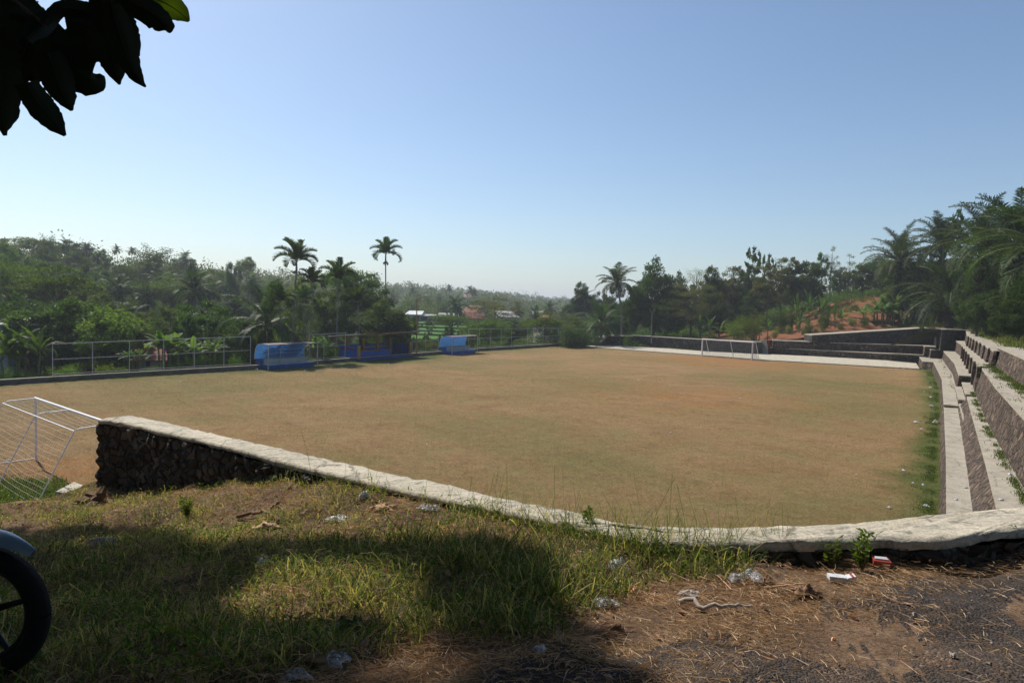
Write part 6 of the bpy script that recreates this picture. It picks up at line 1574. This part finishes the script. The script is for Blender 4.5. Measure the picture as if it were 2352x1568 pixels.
# young weeds by the coping
for px, py, s, lab in [(1978, 1312, .27, 'largest leafy weed growing in front of the coping, beside the red carton'), (1911, 1305, .22, 'smaller leafy weed left of the largest one'), (2147, 1288, .15, 'tiny bright green weed under the dark gap of the coping'), (2318, 1262, .20, 'green seedling against the coping near the right edge'), (1350, 1222, .2, 'bushy green weed at the coping in the middle of the picture'), (430, 1190, .26, 'bright green leafy weed below the stone face of the wall')]:
    p = gv(px, py)
    rng = np.random.default_rng(int(px)); b = MB(); Pl, Dl = [], []
    for q in range(16 if s > .25 else 7):
        az = rng.uniform(0, 6.28); tip = np.array([math.cos(az) * s * .35 * rng.random(), math.sin(az) * s * .35 * rng.random(), s * rng.uniform(.55, 1.0)]); b.tube([[0, 0, -.03], tip * .5, tip], [.004, .003, .0015], 5)
        for u in np.linspace(.25, 1, 9):
            a = rng.uniform(0, 6.28); Pl.append(tip * u); Dl.append([math.cos(a), math.sin(a), .45])
    V, Q = leaves(np.array(Pl), np.array(Dl), min(s, .2) * .24 * rng.uniform(.7, 1.2, len(Pl)), min(s, .2) * .10, rng)
    t = thing('weed_plant', lab, 'weed', p); b.obj('stem', stem_mat, t); link('leaves', mesh_np('weed_leaves', V, Q, LM['light'], attr=np.repeat(rng.uniform(0, 1, len(Pl)), 4)), t)
# litter specks on the pitch and benches
rng = np.random.default_rng(300)
spots = [(2043, 1166, 0, .2), (2127, 1162, 0, .28), (2138, 912, 0, .3), (2123, 900, 0, .35), (2136, 890, 0, .3), (2140, 932, 0, .35), (2104, 924, 0, .25), (2103, 969, 0, .3), (2075, 1080, 0, .16), (1968, 1090, 0, .14), (2097, 1109, 0, .16), (2120, 1113, 0, .16), (2045, 988, 0, .16), (2117, 985, 0, .2),
         (700, 852, 0, .3), (738, 852, 0, .2), (785, 843, 0, .2), (812, 860, 0, .15), (893, 842, 0, .2), (892, 836, 0, .2), (952, 850, 0, .15), (1055, 820, 0, .2), (1122, 826, 0, .25), (1235, 842, 0, .2), (1236, 810, 0, .2), (1540, 993, 0, .15), (980, 1020, 0, .12), (1348, 868, 0, .15), (590, 848, 0, .35), (415, 876, 0, .2), (20, 1058, 0, .3), (1466, 873, 0, .2), (1700, 915, 0, .14), (1260, 1050, 0, .1)]
for i, (px, py, z, s) in enumerate(spots):
    crumple('litter_scrap', 'tiny white scrap of litter lying on the dry pitch', 'litter', 0, 0, s, s * .6, s * .3, M['paper'] if i % 3 else M['tissue'], 310 + i, rng.uniform(0, 3), 6, 'white litter scraps on the pitch', .01, gp(px, py, .02))
for i, (px, py, z) in enumerate([(2196, 1148, .76), (2218, 1120, .76), (2300, 1148, 1.5), (2320, 1090, 1.5), (2205, 840, 1.9), (2335, 1120, 1.5), (2210, 850, 1.9), (2272, 1010, 1.5)]):
    crumple('litter_scrap', 'tiny pale scrap of litter lying on the concrete seating steps', 'litter', 0, 0, .16, .1, .05, M['paper'], 370 + i, 0, 6, 'litter scraps on the seating steps', .015, gp(px, py, z))
p = gp(2149, 972, 0); crumple('rock', 'squarish pale rock on the grass at the foot of the lowest seating step', 'rock', 0, 0, .5, .4, .3, simple('pale_rock', (.36, .32, .24), .9), 401, 0, 9, None, 0, p)
crumple('dark_bag', 'small dark scrap on the grass edge near the lowest seating step', 'litter', 0, 0, .3, .2, .12, simple('black_rubbish', (.03, .03, .03), .8), 402, 0, 7, None, 0, gp(2132, 1087, 0))
# slab and rubble at the broken end of the wall
t = thing('concrete_slab', 'pale flat concrete slab lying by the near goal beyond the wall end', 'slab'); q = [gp(128, 1128, .55), gp(170, 1106, .55), gp(208, 1121, .55), gp(186, 1137, .55)]
MB().hexa([k - [0, 0, .55] for k in q], q).obj('slab', M['path'], t)
t = thing('fallen_stones', 'slanting brown stones at the broken foot of the wall end', 'stones'); rng = np.random.default_rng(9)
for a, b_, c, d in [((170, 1178, 3.1), (215, 1130, 2.9), .22, .10), ((188, 1182, 3.0), (236, 1125, 2.85), .18, .12), ((205, 1165, 3.0), (240, 1108, 2.7), .14, .10), ((160, 1195, 3.0), (195, 1170, 2.95), .2, .08), ((215, 1175, 3.0), (245, 1145, 2.9), .2, .14)]:
    A = gp(a[0], a[1], HC - a[2]); B = gp(b_[0], b_[1], HC - b_[2]); k = 7; u = np.linspace(0, 1, k)[:, None]; Pt = A * (1 - u) + B * u + rng.normal(0, .02, (k, 3)); Pt[:, 2] -= .08
    MB().tube(Pt, c * .55 * (np.sin(np.linspace(.5, 2.7, k)) ** .5) * rng.uniform(.85, 1.15, k), 7).obj('stone', simple('rusty_stone', (.20, .13, .075), .9, .2, 0, .5, 6, .05) if 'rusty_stone' not in bpy.data.materials else bpy.data.materials['rusty_stone'], t, False)

# ---------------------------------------------------------------- overhanging tree: trunk left of the picture, crown above it
def overhang():
    rng = np.random.default_rng(500)
    t = thing('overhanging_tree', 'tree outside the left edge whose dark broad leaves hang into the top left corner', 'tree', (0, 0, 0))
    b = MB(); base = np.array([-8.6, 4.6, 3.4]); fork = np.array([-8.0, 5.2, 7.6]); top = np.array([-5.8, 7.0, 12.6])
    b.tube([base - [0, 0, .8], base + [0, 0, .1], (base + fork) / 2 + [.1, 0, 0], fork, (fork + top) / 2 + [-.2, 0, .1], top], [.34, .26, .22, .19, .13, .05], 10)
    # crown: leaf sprays at the places whose shadows fall on the verge
    polys = [([(-300, 1240), (120, 1213), (400, 1218), (430, 1262), (560, 1285), (590, 1330), (480, 1400), (540, 1470), (680, 1500), (760, 1700), (-300, 1700)], 19000),
             ([(540, 1262), (700, 1235), (900, 1258), (1100, 1245), (1250, 1290), (1275, 1345), (1100, 1335), (900, 1300), (700, 1290), (580, 1305)], 2400),
             ([(1000, 1345), (1260, 1330), (1300, 1400), (1270, 1440), (1120, 1440), (990, 1405)], 1200), ([(1040, 1470), (1180, 1440), (1330, 1448), (1410, 1465), (1330, 1492), (1100, 1500)], 800), ([(1000, 1620), (1180, 1495), (1300, 1525), (1500, 1590), (1500, 1650)], 900), ([(480, 1440), (860, 1435), (850, 1490), (700, 1545), (520, 1500)], 1100)]
    Pl, Dl = [], []; clusters = []
    for poly, n in polys:
        px = [p[0] for p in poly]; py = [p[1] for p in poly]; c = 0
        while c < n // 7:
            a = rng.uniform(min(px), max(px)); e = rng.uniform(min(py), max(py))
            if not in_poly(np.array([a]), np.array([e]), poly)[0]: continue
            g = gv(a, min(e, 1690)); tt = rng.uniform(11.0, 13.5); q = g + SUN * tt
            az = rng.uniform(0, 6.28)
            for k in range(7):
                aa = az + k * .9; d = np.array([math.cos(aa), math.sin(aa), -.25 + rng.normal(0, .25)]); Pl.append(q + rng.normal(0, .03, 3)); Dl.append(d)
            clusters.append(q); c += 1
    # extra unseen leaves added overhead and behind the viewer to deepen the verge shade
    for q in range(2800):
        x = rng.uniform(-11, 3.5); y = rng.uniform(-9, 2.2); z = HC + 2.6 + 3.4 * rng.random() + .25 * max(0, 3 - abs(x + 5))
        for k in range(7):
            aa = rng.uniform(0, 6.28); Pl.append(np.array([x, y, z]) + rng.normal(0, .06, 3)); Dl.append(np.array([math.cos(aa), math.sin(aa), -.3 + rng.normal(0, .25)]))
        clusters.append(np.array([x, y, z]))
    for q in range(1500):  # unseen leaf wall added left of the frame, also to darken the verge
        p = np.array([rng.uniform(-14, -8.2), rng.uniform(-3, 8), HC - .5 + 6.5 * rng.random()])
        if p[0] > -.80 * p[1] - 1.2: continue
        for k in range(7):
            aa = rng.uniform(0, 6.28); Pl.append(p + rng.normal(0, .08, 3)); Dl.append(np.array([math.cos(aa), math.sin(aa), -.3 + rng.normal(0, .25)]))
        clusters.append(p)
    for q in range(2600):  # more unseen leaves added above the frame, blocking sky light from the front
        y = rng.uniform(1.5, 8.5); p = np.array([rng.uniform(-11, 2.5), y, HC + .52 * y + 1.3 + 3.0 * rng.random()])
        for k in range(7):
            aa = rng.uniform(0, 6.28); Pl.append(p + rng.normal(0, .08, 3)); Dl.append(np.array([math.cos(aa), math.sin(aa), -.3 + rng.normal(0, .25)]))
        clusters.append(p)
    # sunny gaps: no leaves where the light comes through
    LIT = [[(590, 1296), (900, 1298), (1010, 1345), (985, 1410), (1080, 1455), (900, 1476), (860, 1430), (560, 1444), (510, 1400), (600, 1335)],
           [(-400, 1100), (600, 900), (2600, 1000), (2600, 1900), (1560, 1900), (1500, 1590), (1330, 1508), (1430, 1466), (1340, 1445), (1285, 1430), (1310, 1340), (1260, 1285), (1100, 1238), (900, 1250), (700, 1228), (570, 1250), (440, 1255), (400, 1214), (120, 1208), (-400, 1236)],
           [(830, 1580), (860, 1500), (1040, 1484), (1160, 1500), (1060, 1580)]]
    def ok_points(Q):
        Q = np.asarray(Q); G = Q - SUN * ((Q[:, 2] - (HC - 1.8)) / SUN[2])[:, None]
        for _ in range(6): G = Q - SUN * ((Q[:, 2] - verge_z(G[:, 0], G[:, 1])) / SUN[2])[:, None]
        px, py = project(G); bad = np.zeros(len(Q), bool)
        for L_ in LIT: bad |= in_poly(px, py, L_)
        return ~(bad & (G[:, 1] > 1.0))
    Pl = np.array(Pl); Dl = np.array(Dl); k_ = ok_points(Pl + unit(Dl) * .12); Pl = Pl[k_]; Dl = list(Dl[k_]); cc = np.array(clusters); clusters = list(cc[ok_points(cc)])
    Pl = np.array(Pl); sc = np.where(Pl[:, 1] < 2.6, 1.35, 1.0); V, Q = leaves(Pl, np.array(Dl), rng.uniform(.20, .30, len(Pl)) * sc, rng.uniform(.08, .11, len(Pl)) * sc, rng)
    link('crown', mesh_np('overhang_crown', V, Q, LM['big'], attr=np.repeat(rng.uniform(0, .8, len(Pl)), 4)), t)
    cl = np.array(clusters); lb = MB(); hubs = cl[rng.choice(len(cl), 14, replace=False)]
    for h in hubs: lb.tube([top * .3 + fork * .7, (fork + h) / 2 + [0, 0, .6], h], [.08, .04, .015], 5)
    for k in range(0, len(cl), 9):
        h = hubs[np.argmin(np.linalg.norm(hubs - cl[k], axis=1))]; lb.tube([h, (h + cl[k]) / 2 + [0, 0, .1], cl[k]], [.014, .008, .004], 4, cap=False)
    lb.obj('branches', bark, t, True)
    lf = None
    # low spray close to the camera: every leaf outlined from midrib points (px, py, distance)
    def leaf_strip(mid, wid, dist, tear=None):
        nonlocal lf
        mid = [np.array(m, float) for m in mid]; P3 = []
        for i, m in enumerate(mid):
            d = ray(m[0], m[1]); d = d / d[1]; P3.append(np.array([0, 0, HC]) + d * (dist + (.03 * i)))
        P3 = np.array(P3); tt = np.linspace(0, 1, len(P3)); u = np.linspace(0, 1, 30); dg = min(3, len(P3) - 1)
        P3 = np.stack([np.polyval(np.polyfit(tt, P3[:, q], dg), u) for q in range(3)], -1); w = np.interp(u, np.linspace(0, 1, len(wid)), wid); w = np.convolve(np.pad(w, 4, mode='edge'), np.ones(9) / 9, 'valid') * (np.clip((1.02 - u) / .16, 0, 1) ** .6) / F_PX * dist * .40
        T = unit(np.gradient(P3, axis=0)); view = unit(P3 - [0, 0, HC]); S = unit(np.cross(T, view)); G = np.zeros((30, 5, 3))
        for j, s in enumerate((-1, -.5, 0, .5, 1)):
            jag = 1 + rng.normal(0, .045, 30) * (abs(s) == 1)
            G[:, j] = P3 + S * (w * s * jag)[:, None] - view * (abs(s) * w * .35)[:, None] * -1
        lf.grid(G); rib.tube(P3 - view * .002, np.linspace(.0022, .0008, 30), 4, cap=False)
    lf = MB(); rib = MB(); bt = MB()
    L = [([(25, 0), (60, 100), (20, 200), (12, 312)], [90, 140, 90, 40, 34], 2.2), ([(0, 60), (0, 180), (10, 300)], [90, 110, 100, 60], 2.1), ([(60, 190), (95, 245), (150, 312)], [60, 66, 78, 66, 22], 2.0), ([(110, 120), (135, 190), (165, 255)], [60, 90, 84, 62, 20], 2.1),
         ([(100, 60), (150, 130), (200, 180), (235, 172)], [60, 120, 130, 90, 36], 2.15), ([(150, 50), (230, 80), (260, 140), (275, 195)], [50, 110, 100, 62, 12], 2.05), ([(255, 10), (275, 80), (300, 150), (335, 200)], [50, 86, 74, 46, 14], 1.9), ([(250, 0), (290, 60), (320, 130)], [30, 70, 50, 10], 1.95),
         ([(265, -10), (320, 15), (370, 50), (385, 75)], [30, 80, 70, 20], 1.9), ([(290, -20), (350, -5), (400, 20), (434, 50)], [40, 90, 84, 60, 20], 1.95), ([(100, 55), (150, 20), (205, 30), (270, 45)], [20, 44, 52, 62, 40], 2.0), ([(60, 90), (90, 60), (120, 40), (165, 20)], [30, 60, 62, 30, 10], 2.05), ([(20, 30), (60, 40), (100, 60)], [30, 40, 36, 10], 2.1), ([(0, -20), (10, 60), (45, 130), (90, 190)], [60, 100, 110, 80, 40], 2.2), ([(230, -60), (235, -10), (245, 40), (240, 90)], [40, 60, 80, 70, 40], 2.0), ([(120, 100), (180, 110), (240, 110)], [60, 100, 90, 50], 2.12)]
    for i, (a, w, d) in enumerate(L):
        if i == 9: continue
        leaf_strip(a, w, d)
    keep_lf = lf; lf = MB(); leaf_strip(*L[9]); lf.obj('sun_tinted_leaf', LM['glowleaf'], t, True); lf = keep_lf
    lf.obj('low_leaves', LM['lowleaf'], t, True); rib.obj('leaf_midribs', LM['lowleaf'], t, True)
    tw = [np.array([0, 0, HC]) + ray(a, c) / ray(a, c)[1] * 2.08 for a, c in [(-400, -500), (-60, -60), (45, 10), (80, 45), (105, 60)]]
    tw = [np.array([-7.6, 5.4, 8.4]), np.array([-4.2, 4.2, 8.6])] + tw
    MB().tube(resample(np.array(tw), 26), np.linspace(.06, .006, 26), 6).obj('low_branch', bark, t, True)
overhang()

def unseen_leaf_screen():  # unseen ring of leaf clumps, added to dim the sky fill on the verge
    rng = np.random.default_rng(520); n = 900; th = rng.uniform(math.radians(62), math.radians(298), n); r = rng.uniform(15, 23, n)
    c = np.stack([np.sin(th) * r, np.cos(th) * r, 4 + 12 * rng.random(n) ** .8], -1); c = c[~((c[:, 0] > 5) & (c[:, 1] > -2))]; n = len(c)
    idx = np.repeat(np.arange(n), 80); Pq = c[idx] + unit(rng.normal(0, 1, (n * 80, 3))) * rng.random((n * 80, 1)) ** .4 * 1.5; V, Q = leaves(Pq, rng.normal(0, 1, Pq.shape), rng.uniform(.3, .5, len(Pq)), .2, rng)
    tag(link('unseen_leaf_screen', mesh_np('unseen_leaf_screen', V, Q, LM['dark'], attr=np.repeat(rng.random(len(Pq)), 4))), 'unseen leaf clumps added behind the viewer to cut sky light on the verge', 'wood', kind='stuff')
unseen_leaf_screen()
# ---------------------------------------------------------------- motorbike at the left edge
def motorbike():
    d0 = 2.9; c = gd(-44, 1366, d0); g = gv(-44, 1540); c[2] = float(verge_z(c[0], c[1])) + .30
    t = thing('motorbike', 'parked motorbike with a silver front mudguard and black tyre at the left edge', 'motorbike', c, 0)
    d0 = c[1]
    # wheel plane faces the camera; the bike points right
    black = simple('black_rubber', (.007, .007, .007), .8, .3, 0, .2, 20, .01); silver = simple('silver_blue_paint', (.20, .26, .32), .25, .6, .3, .08, 4); dark = simple('black_engine_metal', (.012, .012, .013), .5, .5, .3, .2, 8); chrome = simple('fork_metal', (.35, .35, .36), .3, .6, .8, .1, 6); body = simple('dark_blue_body_panel', (.02, .03, .05), .3, .6, 0, .1, 3); seat = simple('black_seat_vinyl', (.015, .015, .016), .6, .4, 0, .1, 10)
    def circ(r, y=0., n=40, a0=0, a1=2 * np.pi, c=(0, 0)): 
        a = np.linspace(a0, a1, n); return np.stack([c[0] + np.cos(a) * r, a * 0 + y, c[1] + np.sin(a) * r], -1)
    def wheel(cx, cz, name='front_wheel'):
        b = MB(); b.tube(circ(.255, 0, 44, c=(cx, cz)), .045, 10, cap=False); w = b.obj('tyre', black, t, True)
        b = MB(); b.tube(circ(.205, 0, 40, c=(cx, cz)), .014, 6, cap=False); b.tube(circ(.05, -.02, 16, c=(cx, cz)), .018, 6, cap=False); b.tube([[cx, -.06, cz], [cx, .06, cz]], .03, 8)
        for k in range(5):
            a = k * 2 * math.pi / 5 + .3; b.tube([[cx + math.cos(a) * .03, 0, cz + math.sin(a) * .03], [cx + math.cos(a) * .2, 0, cz + math.sin(a) * .2]], [.018, .013], 5)
        b.obj('rim', dark, t, True)
        MB().tube([[cx, -.05, cz], [cx, -.042, cz]], .115, 24).obj('brake_disc', dark, t)
    wheel(0, 0); wheel(-1.22, 0)
    b = MB(); an = np.linspace(math.radians(50), math.radians(160), 16); G = np.zeros((16, 7, 3))
    for i, a in enumerate(an):
        wv = .062 * min(1, .25 + i / 4.0)
        for j, s in enumerate(np.linspace(-1, 1, 7)): r = .375 - .035 * s * s; G[i, j] = [math.cos(a) * r, s * wv, math.sin(a) * r]
    b.grid(G); b.grid(G * [1, .96, 1] - [0, 0, .004]); b.obj('mudguard', silver, t, True)
    for s in (-.085, .085): MB().tube([[0, s, 0], [-.12, s, .30], [-.30, s * .9, .72]], [.022, .024, .018], 8).obj('fork', chrome, t, True)
    MB().tube([[-.30, 0, .66], [-.36, 0, .80]], .03, 8).obj('steering_stem', dark, t, True)
    for s in (-1, 1):
        MB().tube([[-.36, 0, .80], [-.38, s * .15, .83], [-.46, s * .34, .82]], .014, 7).obj('handlebar', dark, t, True)
        MB().tube([[-.36, s * .22, .83], [-.33, s * .30, .98]], .006, 5).obj('mirror_stalk', dark, t, True); MB().tube([[-.325, s * .31, .99], [-.34, s * .31, .99]], [.05, .05], 12).obj('mirror', dark, t, True)
    b = MB(); b.tube([[-.18, 0, .66], [-.26, 0, .66], [-.34, 0, .70]], [.07, .09, .06], 12); b.obj('headlight', simple('headlight_glass', (.5, .52, .55), .1, .7), t, True)
    sh = [(-.22, .50, .10), (-.34, .74, .13), (-.46, .50, .10), (-.58, .30, .11), (-.80, .34, .12), (-.98, .56, .13), (-1.35, .66, .10), (-1.52, .70, .04)]
    b = MB(); G = np.zeros((len(sh), 12, 3))
    for i, (x, z, w) in enumerate(sh):
        for j in range(12): a = j / 11 * 2 * math.pi; G[i, j] = [x, math.cos(a) * w, z + math.sin(a) * w * .8]
    b.grid(G); b.obj('body_panel', body, t, True)
    b = MB(); G = np.zeros((7, 10, 3))
    for i, (x, z, w) in enumerate([(-.70, .55, .08), (-.80, .66, .12), (-.95, .70, .13), (-1.1, .71, .13), (-1.3, .76, .12), (-1.45, .76, .10), (-1.52, .75, .03)]):
        for j in range(10): a = j / 9 * 2 * math.pi; G[i, j] = [x, math.cos(a) * w, z + .04 + math.sin(a) * .05]
    b.grid(G); b.obj('seat', seat, t, True)
    b = MB(); b.tube([[-.45, .0, .10], [-.85, .0, .06]], [.11, .13], 10); b.obj('engine', dark, t, True); b = MB(); b.tube([[-.6, -.12, 0], [-1.0, -.14, .02], [-1.45, -.15, .12]], [.02, .045, .05], 10); b.obj('exhaust', chrome, t, True)
    MB().tube([[-.8, .05, -.02], [-.75, .22, -.28]], .012, 6).obj('side_stand', dark, t, True)
    return t
mb = motorbike()
# ---------------------------------------------------------------- haze in the air
def haze():
    me = bpy.data.meshes.new('haze'); x, y0, y1, z0, z1 = 9600, -9600, 9600, -60, 60
    v = [(-x, y0, z0), (x, y0, z0), (x, y1, z0), (-x, y1, z0), (-x, y0, z1), (x, y0, z1), (x, y1, z1), (-x, y1, z1)]
    me.from_pydata(v, [], [(3, 2, 1, 0), (4, 5, 6, 7), (0, 1, 5, 4), (1, 2, 6, 5), (2, 3, 7, 6), (3, 0, 4, 7)])
    m = bpy.data.materials.new('haze'); m.use_nodes = True; t = m.node_tree; t.nodes.remove(t.nodes['Principled BSDF'])
    pv = t.nodes.new('ShaderNodeVolumePrincipled'); pv.inputs['Color'].default_value = (0.88, 0.94, 1.0, 1); pv.inputs['Density'].default_value = 0.00048; pv.inputs['Anisotropy'].default_value = 0.2
    t.links.new(pv.outputs[0], t.nodes['Material Output'].inputs['Volume']); me.materials.append(m)
    o = link('haze', me); tag(o, kind='stuff')
haze()
